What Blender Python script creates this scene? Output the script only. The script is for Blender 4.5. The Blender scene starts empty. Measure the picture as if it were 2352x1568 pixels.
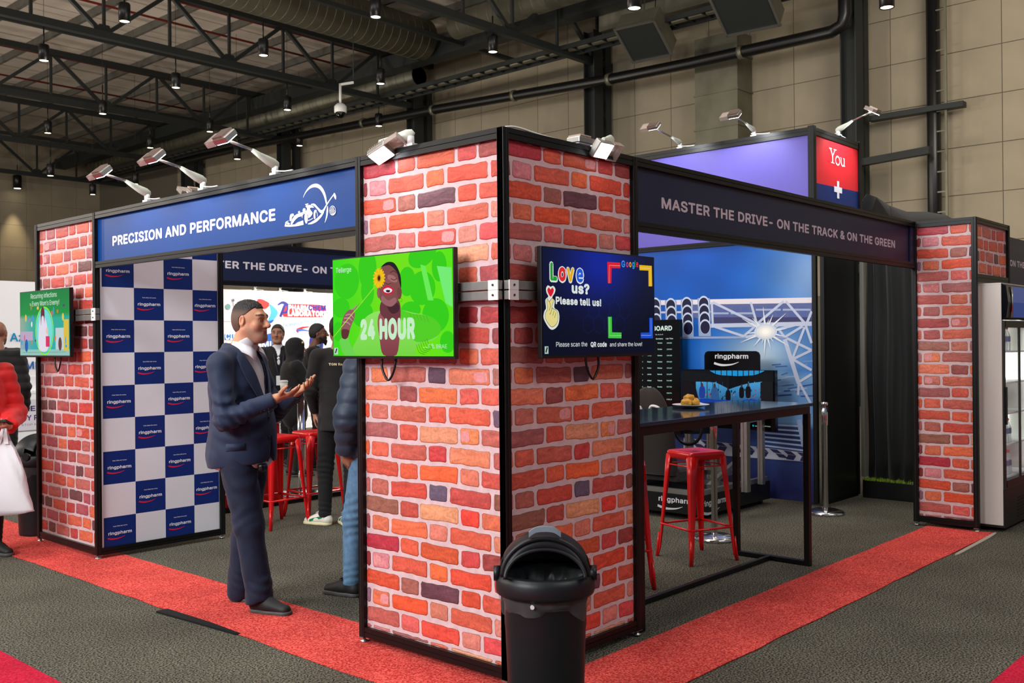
import bpy, bmesh, math, random
import numpy as np
from mathutils import Vector, Matrix, Euler, Quaternion, geometry
random.seed(7)
S = bpy.context.scene
COL = S.collection
PI = math.pi

# ------------------------------------------------------------------ camera, world, light
F_PX, YAW, PITCH, ROLL = 2248.7, 0.83408, 0.00107, -0.00933
CAM = Vector((-3.219, -2.9653, 1.537))
_d = Vector((math.sin(YAW)*math.cos(PITCH), math.cos(YAW)*math.cos(PITCH), math.sin(PITCH)))
_r = Vector((math.cos(YAW), -math.sin(YAW), 0)); _u = _r.cross(_d)
_r2 = _r*math.cos(ROLL)+_u*math.sin(ROLL); _u2 = -_r*math.sin(ROLL)+_u*math.cos(ROLL)
cam = bpy.data.cameras.new('camera'); camo = bpy.data.objects.new('camera', cam); COL.objects.link(camo)
cam.sensor_width = 36; cam.lens = F_PX/2352*36; cam.clip_end = 200
m = Matrix((_r2, _u2, -_d)).transposed().to_4x4(); m.translation = CAM; camo.matrix_world = m
cam.dof.use_dof = True; cam.dof.focus_distance = 5.4; cam.dof.aperture_fstop = 6.3
S.camera = camo
S.view_settings.view_transform = 'Standard'; S.view_settings.look = 'None'
S.view_settings.gamma = 1.0; S.view_settings.use_curve_mapping = False
S.view_settings.exposure = 0.0
w = bpy.data.worlds.new('hall_light'); S.world = w; w.use_nodes = True
w.node_tree.nodes['Background'].inputs[0].default_value = (0.80, 0.86, 1.0, 1)
w.node_tree.nodes['Background'].inputs[1].default_value = 0.22

def area(name, loc, target, size, power, col=(1, .95, .88), sy=None):
    l = bpy.data.lights.new(name, 'AREA'); l.energy = power; l.color = col
    l.shape = 'RECTANGLE'; l.size = size; l.size_y = sy or size
    o = bpy.data.objects.new(name, l); COL.objects.link(o); o.location = loc
    o.rotation_euler = (Vector(target)-Vector(loc)).to_track_quat('-Z', 'Y').to_euler(); return o
def spot(name, loc, target, power, angle=60, blend=.5, col=(1, .93, .82), rad=.05):
    l = bpy.data.lights.new(name, 'SPOT'); l.energy = power; l.color = col; l.spot_size = math.radians(angle)
    l.spot_blend = blend; l.shadow_soft_size = rad
    o = bpy.data.objects.new(name, l); COL.objects.link(o); o.location = loc
    o.rotation_euler = (Vector(target)-Vector(loc)).to_track_quat('-Z', 'Y').to_euler(); return o
XWALL = 19.8
# added fill lights out of view, standing in for unseen hall lamps: over the aisle to the left, over the camera, over the far end
area('side_fill', (-8.5, 1.5, 5.2), (0, 2.2, 1.2), 5.0, 900, (.95, .98, 1), 2.4)  # added low fill from the left, brightens the left brick face
area('hall_fill', (-3.5, 3.5, 8.6), (-.5, 2.2, 0), 5.0, 330, (1, .97, .93), 2.0)
area('hall_fill', (1.5, -6.5, 8.0), (1.8, 0, 0), 5.0, 260, (1, .93, .86), 2.0)
area('hall_fill', (4.5, 9.6, 7.0), (6.0, 12.5, 1), 8.0, 190, (1, .96, .92), 2.0)
area('hall_fill', (9.5, -3.0, 8.5), (XWALL, -1.0, 5.5), 6.0, 1050, (1, .91, .76), 4.0)
area('hall_fill', (2.7, 2.5, 8.5), (2.5, 2.5, 0), 3.0, 230, (1, .95, .88), 3.0)
def bulb(name, loc, power, col=(1, .9, .78), r=.6):
    l = bpy.data.lights.new(name, 'POINT'); l.energy = power; l.color = col; l.shadow_soft_size = r
    o = bpy.data.objects.new(name, l); COL.objects.link(o); o.location = loc; return o
bulb('ceiling_fill', (-9, 14, 7.5), 1700); bulb('ceiling_fill', (-9, 26, 7.5), 2000); bulb('ceiling_fill', (-8, 36, 7.5), 2000)  # added point fills, not real fixtures, to brighten the roof and upper hall
bulb('ceiling_fill', (9, 9.5, 3.4), 700); bulb('ceiling_fill', (9, 20, 3.6), 900); bulb('ceiling_fill', (5, 30, 3.4), 900)

# ------------------------------------------------------------------ materials
def lin(c):
    return tuple((x/12.92 if x <= .04045 else ((x+.055)/1.055)**2.4) for x in [v/255 for v in c[:3]])+(1,)
MATS = {}
def mat(name, c=(128, 128, 128), rough=.5, metal=0., emit=0., noise=0., nscale=40., bump=0., bscale=200., spec=.5,
        attr=None, alpha=1., trans=0., coat=0., ior=1.45, c2=None, stretch=None, sheen=0.):
    if name in MATS: return MATS[name]
    m = bpy.data.materials.new(name); m.use_nodes = True; nt = m.node_tree; P = nt.nodes['Principled BSDF']
    L = nt.links.new
    base = lin(c); P.inputs['Base Color'].default_value = base
    P.inputs['Roughness'].default_value = rough; P.inputs['Metallic'].default_value = metal
    P.inputs['Specular IOR Level'].default_value = spec
    P.inputs['IOR'].default_value = ior
    if coat: P.inputs['Coat Weight'].default_value = coat; P.inputs['Coat Roughness'].default_value = .08
    if sheen: P.inputs['Sheen Weight'].default_value = sheen
    if trans: P.inputs['Transmission Weight'].default_value = trans
    if alpha < 1: P.inputs['Alpha'].default_value = alpha
    tc = None
    def coords(scale):
        nonlocal tc
        if tc is None:
            tc = nt.nodes.new('ShaderNodeTexCoord')
        mp = nt.nodes.new('ShaderNodeMapping'); L(tc.outputs['Object'], mp.inputs['Vector'])
        if stretch: mp.inputs['Scale'].default_value = stretch
        n = nt.nodes.new('ShaderNodeTexNoise'); n.inputs['Scale'].default_value = scale; n.inputs['Detail'].default_value = 4
        L(mp.outputs[0], n.inputs['Vector']); return n
    colout = None
    if attr:
        a = nt.nodes.new('ShaderNodeAttribute'); a.attribute_name = attr; colout = a.outputs['Color']
    if noise or c2:
        n = coords(nscale); mx = nt.nodes.new('ShaderNodeMix'); mx.data_type = 'RGBA'
        if c2:
            rmp = nt.nodes.new('ShaderNodeMapRange'); rmp.inputs[1].default_value = .35; rmp.inputs[2].default_value = .65
            L(n.outputs['Fac'], rmp.inputs[0]); L(rmp.outputs[0], mx.inputs[0])
            mx.inputs[6].default_value = base; mx.inputs[7].default_value = lin(c2)
            if colout: L(colout, mx.inputs[6])
        else:
            mx.blend_type = 'MULTIPLY'; mx.inputs[0].default_value = 1
            rmp = nt.nodes.new('ShaderNodeMapRange'); rmp.inputs[1].default_value = .3; rmp.inputs[2].default_value = .7
            rmp.inputs[3].default_value = 1-noise; rmp.inputs[4].default_value = 1+noise*.6
            L(n.outputs['Fac'], rmp.inputs[0])
            cr = nt.nodes.new('ShaderNodeCombineColor')
            for i in range(3): L(rmp.outputs[0], cr.inputs[i])
            if colout: L(colout, mx.inputs[6])
            else: mx.inputs[6].default_value = base
            L(cr.outputs[0], mx.inputs[7])
        colout = mx.outputs[2]
    if colout:
        L(colout, P.inputs['Base Color'])
    if emit:
        P.inputs['Emission Strength'].default_value = emit
        if colout: L(colout, P.inputs['Emission Color']); 
        else: P.inputs['Emission Color'].default_value = base
    if bump:
        n2 = coords(bscale); b = nt.nodes.new('ShaderNodeBump'); b.inputs['Strength'].default_value = min(1, bump)
        b.inputs['Distance'].default_value = .002*max(1, bump); L(n2.outputs['Fac'], b.inputs['Height']); L(b.outputs[0], P.inputs['Normal'])
    MATS[name] = m; return m

def carpet(name, c, c2, fl=.5):
    m = mat(name, c, rough=.95, spec=.1)
    nt = m.node_tree; P = nt.nodes['Principled BSDF']; L = nt.links.new
    tc = nt.nodes.new('ShaderNodeTexCoord')
    n = nt.nodes.new('ShaderNodeTexNoise'); n.inputs['Scale'].default_value = 105; n.inputs['Detail'].default_value = 3; L(tc.outputs['Object'], n.inputs['Vector'])
    n1 = nt.nodes.new('ShaderNodeTexNoise'); n1.inputs['Scale'].default_value = 2.2; n1.inputs['Detail'].default_value = 3; L(tc.outputs['Object'], n1.inputs['Vector'])
    r = nt.nodes.new('ShaderNodeMapRange'); r.inputs[1].default_value = .40; r.inputs[2].default_value = .62; L(n.outputs[0], r.inputs[0])
    mx = nt.nodes.new('ShaderNodeMix'); mx.data_type = 'RGBA'; L(r.outputs[0], mx.inputs[0]); mx.inputs[6].default_value = lin(c); mx.inputs[7].default_value = lin(c2)
    r2 = nt.nodes.new('ShaderNodeMapRange'); r2.inputs[1].default_value = .3; r2.inputs[2].default_value = .7; r2.inputs[3].default_value = .82; r2.inputs[4].default_value = 1.12; L(n1.outputs[0], r2.inputs[0])
    sc = nt.nodes.new('ShaderNodeVectorMath'); sc.operation = 'SCALE'; L(mx.outputs[2], sc.inputs[0]); L(r2.outputs[0], sc.inputs[3])
    L(sc.outputs[0], P.inputs['Base Color'])
    b = nt.nodes.new('ShaderNodeBump'); b.inputs['Strength'].default_value = .6; b.inputs['Distance'].default_value = .003; L(n.outputs[0], b.inputs['Height']); L(b.outputs[0], P.inputs['Normal'])
    return m
carpet('grey_carpet', (34, 34, 30), (120, 116, 102)); carpet('red_carpet', (172, 46, 44), (232, 100, 90)); carpet('crimson_carpet', (165, 22, 48), (200, 40, 66))
mat('black_frame', (12, 13, 13), .38, metal=.0, noise=.2, nscale=60, spec=.35)
mat('black_groove', (4, 4, 4), .6)
mat('alu', (178, 176, 170), .32, metal=.9, noise=.08, nscale=30)
mat('chrome', (205, 205, 205), .16, metal=1)
mat('white_plastic', (225, 228, 225), .4)
mat('black_plastic', (16, 16, 17), .35)
mat('screen_black', (6, 6, 8), .12)
mat('print_col', (255, 255, 255), .42, attr='Col', spec=.35)
mat('print_gloss', (255, 255, 255), .3, attr='Col', noise=.03, nscale=3, spec=.5)
mat('screen_img', (255, 255, 255), .15, attr='Col', emit=.9)
MATS['screen_img'].node_tree.nodes['Principled BSDF'].inputs['Base Color'].default_value = (0, 0, 0, 1)
if True: _nt = MATS['screen_img'].node_tree
for l in list(_nt.links):
    if l.to_socket.name == 'Base Color': _nt.links.remove(l)
mat('lamp_glow', (240, 250, 255), .5, emit=14)
mat('down_glow', (255, 240, 205), .5, emit=9)
mat('lens_clear', (185, 175, 165), .12, metal=.6)
mat('brick_print', (200, 90, 70), .42, attr='Col', noise=.2, nscale=75, spec=.45, bump=.25, bscale=90)
mat('mortar_print', (216, 188, 190), .42, noise=.12, nscale=22, spec=.4)
mat('steel_dark', (34, 38, 38), .55)
mat('roof_white', (196, 184, 172), .8, noise=.1, nscale=1.5)
mat('wall_beige', (150, 140, 120), .75, noise=.1, nscale=1.2)
mat('duct', (118, 116, 100), .45, metal=.55, noise=.2, nscale=2)
mat('red_pipe', (120, 28, 24), .5)

# ------------------------------------------------------------------ geometry helpers
class BM:
    def __init__(s): s.b = bmesh.new(); s.cl = None
    def box(s, x0, x1, y0, y1, z0, z1, mtx=None):
        vs = [s.b.verts.new((x, y, z)) for z in (z0, z1) for y in (y0, y1) for x in (x0, x1)]
        fs = [s.b.faces.new([vs[i] for i in q]) for q in ((0, 2, 3, 1), (4, 5, 7, 6), (0, 1, 5, 4), (2, 6, 7, 3), (0, 4, 6, 2), (1, 3, 7, 5))]
        if mtx: bmesh.ops.transform(s.b, matrix=mtx, verts=vs)
        return vs
    def bar(s, a, b, w, h=None, up=(0, 0, 1)):
        a, b = Vector(a), Vector(b); h = h or w; d = (b-a); L = d.length; d.normalize(); up = Vector(up)
        if abs(d.dot(up)) > .98: up = Vector((1, 0, 0))
        x = d.cross(up).normalized(); z = x.cross(d)
        mt = Matrix((x, d, z)).transposed().to_4x4(); mt.translation = a
        return s.box(-w/2, w/2, 0, L, -h/2, h/2, mt)
    def cyl(s, a, b, r, r2=None, n=16, caps=True):
        r2 = r if r2 is None else r2
        a, b = Vector(a), Vector(b); d = (b-a).normalized(); q = d.to_track_quat('Z', 'Y')
        A = [s.b.verts.new(a+q@Vector((r*math.cos(t), r*math.sin(t), 0))) for t in [2*PI*i/n for i in range(n)]]
        B = [s.b.verts.new(b+q@Vector((r2*math.cos(t), r2*math.sin(t), 0))) for t in [2*PI*i/n for i in range(n)]]
        for i in range(n):
            f = s.b.faces.new((A[i], A[(i+1) % n], B[(i+1) % n], B[i])); f.smooth = True
        if caps: s.b.faces.new(A[::-1]); s.b.faces.new(B)
        return A+B
    def lathe(s, prof, c=(0, 0, 0), n=28, sx=1, sy=1):
        rings = []
        for r, z in prof:
            if r < 1e-5: rings.append([s.b.verts.new((c[0], c[1], c[2]+z))])
            else: rings.append([s.b.verts.new((c[0]+sx*r*math.cos(2*PI*i/n), c[1]+sy*r*math.sin(2*PI*i/n), c[2]+z)) for i in range(n)])
        for A, B in zip(rings, rings[1:]):
            for i in range(n):
                j = (i+1) % n
                q = [A[0 if len(A) == 1 else i]]+([A[j]] if len(A) > 1 else [])+([B[j]] if len(B) > 1 else [])+[B[0 if len(B) == 1 else i]]
                if len(q) > 2:
                    f = s.b.faces.new(q); f.smooth = True
    def tube(s, pts, r, n=8, closed=False):
        pts = [Vector(p) for p in pts]; rings = []; up = Vector((0, 0, 1))
        rr = r if hasattr(r, '__len__') else [r]*len(pts)
        N = len(pts)
        for i, p in enumerate(pts):
            if closed: d = (pts[(i+1) % N]-pts[i-1]).normalized()
            else: d = (pts[min(i+1, N-1)]-pts[max(i-1, 0)]).normalized()
            x = d.cross(up)
            if x.length < .05: x = d.cross(Vector((1, 0, 0)))
            x.normalize(); y = d.cross(x); up = x.cross(d)
            rings.append([s.b.verts.new(p+x*rr[i]*math.cos(2*PI*k/n)+y*rr[i]*math.sin(2*PI*k/n)) for k in range(n)])
        for i in range(N if closed else N-1):
            A, B = rings[i], rings[(i+1) % N]
            for k in range(n):
                f = s.b.faces.new((A[k], A[(k+1) % n], B[(k+1) % n], B[k])); f.smooth = True
        if not closed: s.b.faces.new(rings[0][::-1]); s.b.faces.new(rings[-1])
    def prism(s, poly, fn, t0, t1):
        """poly list of (u,v); fn(u,v,t)->xyz"""
        A = [s.b.verts.new(fn(u, v, t0)) for u, v in poly]; B = [s.b.verts.new(fn(u, v, t1)) for u, v in poly]; n = len(poly)
        s.b.faces.new(A[::-1]); s.b.faces.new(B)
        for i in range(n): s.b.faces.new((A[i], A[(i+1) % n], B[(i+1) % n], B[i]))
    def sphere(s, c, r, sc=(1, 1, 1), u=16, v=10, mtx=None):
        mt = Matrix.Translation(c) @ (mtx or Matrix()) @ Matrix.Diagonal((r*sc[0], r*sc[1], r*sc[2], 1))
        g = bmesh.ops.create_uvsphere(s.b, u_segments=u, v_segments=v, radius=1, matrix=mt)
        for vv in g['verts']:
            for f in vv.link_faces: f.smooth = True
        return g['verts']
    def to(s, name, material, parent=None, bevel=0, smooth=False, norm=True):
        if norm: bmesh.ops.recalc_face_normals(s.b, faces=s.b.faces)
        me = bpy.data.meshes.new(name); s.b.to_mesh(me); s.b.free()
        if smooth:
            for p in me.polygons: p.use_smooth = True
        o = bpy.data.objects.new(name, me); COL.objects.link(o)
        if isinstance(material, str): material = MATS[material]
        me.materials.append(material)
        if parent is not None: o.parent = parent
        if bevel:
            md = o.modifiers.new('b', 'BEVEL'); md.width = bevel; md.segments = 2; md.limit_method = 'ANGLE'
        return o
def box(name, m, parent, x0, x1, y0, y1, z0, z1, bevel=0):
    b = BM(); b.box(x0, x1, y0, y1, z0, z1); return b.to(name, m, parent, bevel)
def tag(o, label, cat, group=None, kind=None):
    if label: o['label'] = label
    if cat: o['category'] = cat
    if group: o['group'] = group
    if kind: o['kind'] = kind
    return o
def thing(name, label, cat, loc=(0, 0, 0), rz=0, group=None):
    o = bpy.data.objects.new(name, None); COL.objects.link(o); o.location = loc; o.rotation_euler = (0, 0, rz)
    o.empty_display_size = .1
    return tag(o, label, cat, group)
def struct(o, label=None):
    o['kind'] = 'structure'
    if label: o['label'] = label
    return o
CH = {}
def copy_tree(o, parent=None):
    kids = [c for c in bpy.data.objects if c.parent is o]
    c = o.copy(); COL.objects.link(c)
    if parent is not None: c.parent = parent
    for k in kids: copy_tree(k, c)
    return c
def frameP(o, u, v):   # plane basis: returns fn(u,v,t) -> xyz ; t along normal u x v
    o, u, v = Vector(o), Vector(u), Vector(v); n = u.cross(v)
    return lambda a, b, t=0: o+u*a+v*b+n*t
class Ink:
    """flat print: coloured shapes laid on one another on a plane"""
    def __init__(s, fn, step=.0001, t0=.0006): s.fn = fn; s.b = bmesh.new(); s.cl = s.b.loops.layers.float_color.new('Col'); s.t = t0; s.step = step; s.clip = None
    def poly(s, pts, c, c2=None, lift=True):
        if lift: s.t += s.step
        if s.clip:
            a, b_, c_, d_ = s.clip; q = []
            for u, v in pts:
                p = (min(max(u, a), c_), min(max(v, b_), d_))
                if not q or abs(q[-1][0]-p[0])+abs(q[-1][1]-p[1]) > 1e-6: q.append(p)
            pts = q
            if len(pts) < 3: return
        vs = [s.b.verts.new(s.fn(u, v, s.t)) for u, v in pts]
        try: f = s.b.faces.new(vs)
        except ValueError: return
        cc = lin(c)
        if c2 is not None:
            vv = [p[1] for p in pts]; lo, hi = min(vv), max(vv); c2 = lin(c2)
        for l, p in zip(f.loops, pts):
            if c2 is None: l[s.cl] = cc
            else:
                k = (p[1]-lo)/max(1e-9, hi-lo); l[s.cl] = tuple(cc[i]*(1-k)+c2[i]*k for i in range(4))
    def rect(s, u0, v0, u1, v1, c, c2=None): s.poly([(u0, v0), (u1, v0), (u1, v1), (u0, v1)], c, c2)
    def grid(s, u0, v0, u1, v1, nu, nv, cf):
        s.t += s.step; V = {}
        for i in range(nu+1):
            for j in range(nv+1): V[i, j] = s.b.verts.new(s.fn(u0+(u1-u0)*i/nu, v0+(v1-v0)*j/nv, s.t))
        for i in range(nu):
            for j in range(nv):
                f = s.b.faces.new((V[i, j], V[i+1, j], V[i+1, j+1], V[i, j+1]))
                for l, (a, b) in zip(f.loops, ((i, j), (i+1, j), (i+1, j+1), (i, j+1))): l[s.cl] = lin(cf(a/nu, b/nv))
    def ell(s, u, v, a, b, c, rot=0, n=28, a0=0, a1=2*PI):
        full = abs(a1-a0-2*PI) < 1e-6; N = n if full else n+1
        P = []
        for i in range(N):
            t = a0+(a1-a0)*i/n; x, y = a*math.cos(t), b*math.sin(t); P.append((u+x*math.cos(rot)-y*math.sin(rot), v+x*math.sin(rot)+y*math.cos(rot)))
        s.poly(P, c)
    def line(s, pts, w, c):
        """stroke, w number or list of widths"""
        W = w if hasattr(w, '__len__') else [w]*len(pts); P = [Vector((p[0], p[1])) for p in pts]; Lf = []; Rt = []
        for i, p in enumerate(P):
            d = P[min(i+1, len(P)-1)]-P[max(i-1, 0)]
            if d.length < 1e-9: d = Vector((1, 0))
            d.normalize(); n = Vector((-d.y, d.x))*W[i]/2; Lf.append(tuple(p+n)); Rt.append(tuple(p-n))
        s.t += s.step
        for i in range(len(P)-1): s.poly([Lf[i], Rt[i], Rt[i+1], Lf[i+1]], c, lift=False)
    def curve(s, pts, w, c, n=8):
        s.line(spl(pts, n), w if not hasattr(w, '__len__') else list(np.interp(np.linspace(0, len(pts)-1, (len(pts)-1)*n+1), range(len(pts)), w)), c)
    def blob(s, pts, c, n=6, c2=None): s.poly(spl(pts, n, True), c, c2)
    def text(s, st, u, v, h, c, width=None, bold=0., align='L', rot=0, slant=0, lsp=1., skew=0):
        s.t += s.step; V, F = glyphs(st, bold, lsp)
        if not len(V): return
        mn, mx = V.min(0), V.max(0); k = h/TXH; sx = k if width is None else width/(mx[0]-mn[0])
        off = -mn[0]*sx if align == 'L' else (-(mn[0]+mx[0])/2*sx if align == 'C' else -mx[0]*sx)
        cr, sr = math.cos(rot), math.sin(rot); cc = lin(c); vs = []
        for x, y, dz in V:
            X = x*sx+off+slant*y*k; Y = y*k+skew*X; vs.append(s.b.verts.new(s.fn(u+X*cr-Y*sr, v+X*sr+Y*cr, s.t+dz)))
        for f in F:
            try: ff = s.b.faces.new([vs[i] for i in f])
            except ValueError: continue
            for l in ff.loops: l[s.cl] = cc
    def to(s, name, material, parent=None):
        s.b.normal_update()
        bmesh.ops.triangulate(s.b, faces=[f for f in s.b.faces if len(f.verts) > 4])
        me = bpy.data.meshes.new(name); s.b.to_mesh(me); s.b.free(); o = bpy.data.objects.new(name, me); COL.objects.link(o)
        me.materials.append(MATS[material]); 
        if parent is not None: o.parent = parent
        return o
def spl(pts, n=6, closed=False):
    P = [np.array(p, float) for p in pts]; N = len(P); out = []
    rng = range(N) if closed else range(N-1)
    for i in rng:
        p0 = P[i-1] if (closed or i > 0) else P[0]; p1 = P[i]; p2 = P[(i+1) % N]; p3 = P[(i+2) % N] if (closed or i+2 < N) else P[-1]
        for k in range(n):
            t = k/n; out.append(tuple(.5*((2*p1)+(-p0+p2)*t+(2*p0-5*p1+4*p2-p3)*t*t+(-p0+3*p1-3*p2+p3)*t**3)))
    if not closed: out.append(tuple(P[-1]))
    return out
FONT = None; TXH = .69; _G = {}
try:      # the typeface that ships inside Blender itself; the built-in one otherwise
    import os
    _fp = os.path.join(bpy.utils.resource_path('LOCAL'), 'datafiles', 'fonts', 'Inter.woff2')
    if os.path.exists(_fp): FONT = bpy.data.fonts.load(_fp); TXH = .727
except Exception: FONT = None

def glyphs(st, bold, lsp):
    """letters as clean triangles: outline of the type, constrained triangulation, non-zero winding"""
    key = (st, bold, lsp)
    if key in _G: return _G[key]
    cu = bpy.data.curves.new('t', 'FONT'); cu.body = st; cu.size = 1; cu.resolution_u = 3; cu.space_character = lsp+bold*2; cu.fill_mode = 'NONE'
    if FONT is not None: cu.font = FONT
    o = bpy.data.objects.new('t', cu); COL.objects.link(o); dg = bpy.context.evaluated_depsgraph_get(); dg.update()
    me = bpy.data.meshes.new_from_object(o.evaluated_get(dg)); co = [Vector((v.co.x, v.co.y)) for v in me.vertices]; ed = [tuple(e.vertices) for e in me.edges]
    bpy.data.objects.remove(o); bpy.data.curves.remove(cu); bpy.data.meshes.remove(me)
    # closed loops in drawing order
    loops = []; start = 0; nxt = {}
    for a, b_ in ed: nxt.setdefault(a, []).append(b_); nxt.setdefault(b_, []).append(a)
    seen = set()
    for v0 in range(len(co)):
        if v0 in seen or v0 not in nxt: continue
        lp = [v0]; seen.add(v0); cur = v0+1 if v0+1 in nxt[v0] else nxt[v0][0]
        while cur not in seen:
            lp.append(cur); seen.add(cur); c2 = [q for q in nxt[cur] if q not in seen]
            if not c2: break
            cur = c2[0]
        loops.append(lp)
    groups = []     # loops whose boxes overlap are triangulated together
    bx = [(min(co[i].x for i in l), max(co[i].x for i in l), l) for l in loops if len(l) > 2]; bx.sort(key=lambda q: q[0])
    for x0, x1, l in bx:
        if groups and x0 <= groups[-1][0]+1e-5: groups[-1][1].append(l); groups[-1][0] = max(groups[-1][0], x1)
        else: groups.append([x1, [l]])
    VV, FF = [], []
    for _, ls in groups:
        vs, es = [], []
        for l in ls:
            n0 = len(vs); vs += [co[i] for i in l]; es += [(n0+k, n0+(k+1) % len(l)) for k in range(len(l))]
        r = geometry.delaunay_2d_cdt(vs, es, [], 0, 1e-6); rv, rf = r[0], r[2]; A = np.array([tuple(vs[a]) for a, b_ in es]); B_ = np.array([tuple(vs[b_]) for a, b_ in es]); base = len(VV); VV += [(v.x, v.y, 0.) for v in rv]
        for f in rf:
            c = sum((rv[i] for i in f), Vector((0, 0)))/len(f); up = (A[:, 1] <= c.y) & (B_[:, 1] > c.y); dn = (A[:, 1] > c.y) & (B_[:, 1] <= c.y)
            cr = (B_[:, 0]-A[:, 0])*(c.y-A[:, 1])-(c.x-A[:, 0])*(B_[:, 1]-A[:, 1])
            if int((up & (cr > 0)).sum())-int((dn & (cr < 0)).sum()) != 0: FF.append(tuple(i+base for i in f))
    V = np.array(VV) if VV else np.zeros((0, 3)); F = FF
    if bold and len(V):
        W, K = [V], [F]; n = len(V)
        for i in range(8):
            W.append(V+np.array((math.cos(i*PI/4)*bold, math.sin(i*PI/4)*bold, (i+1)*2e-5))); K.append([tuple(q+n*(i+1) for q in f) for f in F])
        V = np.concatenate(W); F = sum(K, [])
    _G[key] = (V, F); return V, F
# ------------------------------------------------------------------ hall shell
b = BM(); b.box(-14, 21, -14, 47, -.1, 0); fl = struct(b.to('floor', 'grey_carpet'), 'grey speckled carpet of the exhibition hall')
XW, YB, ZR = 19.8, 46.4, 11.7
def strip(name, m, x0, x1, y0, y1, z, label, th=.004, jit=0):
    b = BM(); n = max(2, int(max(x1-x0, y1-y0)/.25)); rnd = random.Random(int(abs(x0*31+y0*17)*10)+5)
    long_y = (y1-y0) > (x1-x0); L, R = [], []
    for i in range(n+1):
        k = i/n; j1, j2 = rnd.uniform(-jit, jit), rnd.uniform(-jit, jit)
        if long_y: L.append((x0+j1, y0+(y1-y0)*k)); R.append((x1+j2, y0+(y1-y0)*k))
        else: L.append((x0+(x1-x0)*k, y1+j1)); R.append((x0+(x1-x0)*k, y0+j2))
    b.prism(L+R[::-1], lambda u, v, t: (u, v, t), z-th, z)
    bmesh.ops.triangulate(b.b, faces=b.b.faces)
    return tag(b.to(name, m), label, 'carpet')
strip('carpet_strip', 'red_carpet', -.36, .19, -.02, 9.5, .006, 'red carpet strip running under the left brick pillar and past the man in the suit', jit=.008)
strip('carpet_strip', 'red_carpet', -.36, 5.03, -.585, -.085, .0065, 'red carpet strip running along the front of the bar table to the fridge', jit=.006)
strip('carpet_strip', 'red_carpet', .4, 5.2, 5.02, 5.5, .006, 'red carpet strip beyond the stools at the far edge of the stand', jit=.006)
strip('carpet', 'crimson_carpet', -6, -1.3, -6, 12, .006, 'crimson aisle carpet cut off by the lower left corner of the picture')
strip('carpet', 'crimson_carpet', 0, 12, -6, -1.605, .0065, 'crimson aisle carpet peeking in at the lower right corner of the picture')
strip('carpet_patch', 'red_carpet', 3.4, 4.4, 7.6, 8.3, .006, 'small patch of red carpet far behind the red stools')
b = BM(); b.prism(spl([(4.05, -.612), (4.4, -.60), (4.8, -.592), (5.02, -.588), (5.02, -.606), (4.8, -.622), (4.4, -.63), (4.05, -.635)], 3, True), lambda u, v, t: (u, v, t), .001, .008)
mat('floor_tape', (170, 160, 145), .6, noise=.1)
tag(b.to('floor_tape', 'floor_tape'), 'worn grey floor tape on the edge of the red carpet by the fridge', 'tape')
b = BM(); b.prism([(-.43, 2.35), (-.36, 2.35), (-.345, 1.9), (-.352, 1.6), (-.37, 1.62), (-.40, 2.0)], lambda u, v, t: (u, v, t), .001, .012)
tag(b.to('floor_tape', 'black_groove'), 'black floor tape lifting at the seam of the red carpet left of the man', 'tape')
# right hand hall wall: cladding panels, each its own piece
wr = BM(); wr.box(XW, XW+.3, -18, YB, 0, ZR+1); wr = struct(wr.to('wall_right', mat('wall_joint', (105, 100, 88), .8)), 'beige panelled wall of the hall behind the stand')
wb = BM(); wb.box(-14, XW, YB, YB+.3, 0, ZR+1); wb = struct(wb.to('wall_back', 'wall_joint'), 'beige panelled back wall of the hall')
b = BM(); b.box(-.03, 0, .008, 1.202, .008, 1.062); pan = b.to('wall_panel', 'wall_beige', wr, bevel=0); pm = pan.data
cnt = 0
for j in range(30):
    y = 2.2+j*1.21
    for k in range(9):
        z = 2.6+k*1.07
        if j > 12 and z < 3.2: continue
        if z > ZR-.6 : continue
        o = pan if cnt == 0 else bpy.data.objects.new('wall_panel', pm)
        if cnt: COL.objects.link(o); o.parent = wr
        o.location = (XW-.002, y, z); cnt += 1
b = BM()
for j in range(-16, 0): 
    for k in range(9): b.box(XW-.032, XW-.002, 2.2+j*1.21+.008, 2.2+(j+1)*1.21, 2.6+k*1.07, 2.6+k*1.07+1.062)
o = b.to('panel_cladding', 'wall_beige', wr); o['kind'] = 'stuff'
b = BM()
for j in range(24):
    for k in range(10): b.box(XW-(j+1)*1.21+.01, XW-j*1.21, YB-.03, YB-.002, 1.0+k*1.07, 1.0+k*1.07+1.06)
o = b.to('panel_cladding', 'wall_beige', wb); o['kind'] = 'stuff'
# roof
b = BM(); b.box(-14, XW, -2, YB, ZR, ZR+.2)
ce = struct(b.to('ceiling', 'roof_white'), 'pale ribbed roof sheeting of the hall')
b = BM()
for i in range(18):
    x = XW-.6-i*1.8; b.box(x-.05, x+.05, 4, YB, ZR-.24, ZR-.02)
mat('purlin', (92, 90, 84), .6)
o = b.to('purlin', 'purlin', ce); 
# rooflight: blueish translucent sheets
b = BM(); 
for x0, y0, y1 in ((.9, 34, 40), (2.7, 34.5, 40), (-.9, 33, 39)): b.box(x0, x0+1.6, y0, y1, ZR-.03, ZR-.01)
o = b.to('rooflight', mat('rooflight', (130, 140, 235), .5, emit=.22), ce)
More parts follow.
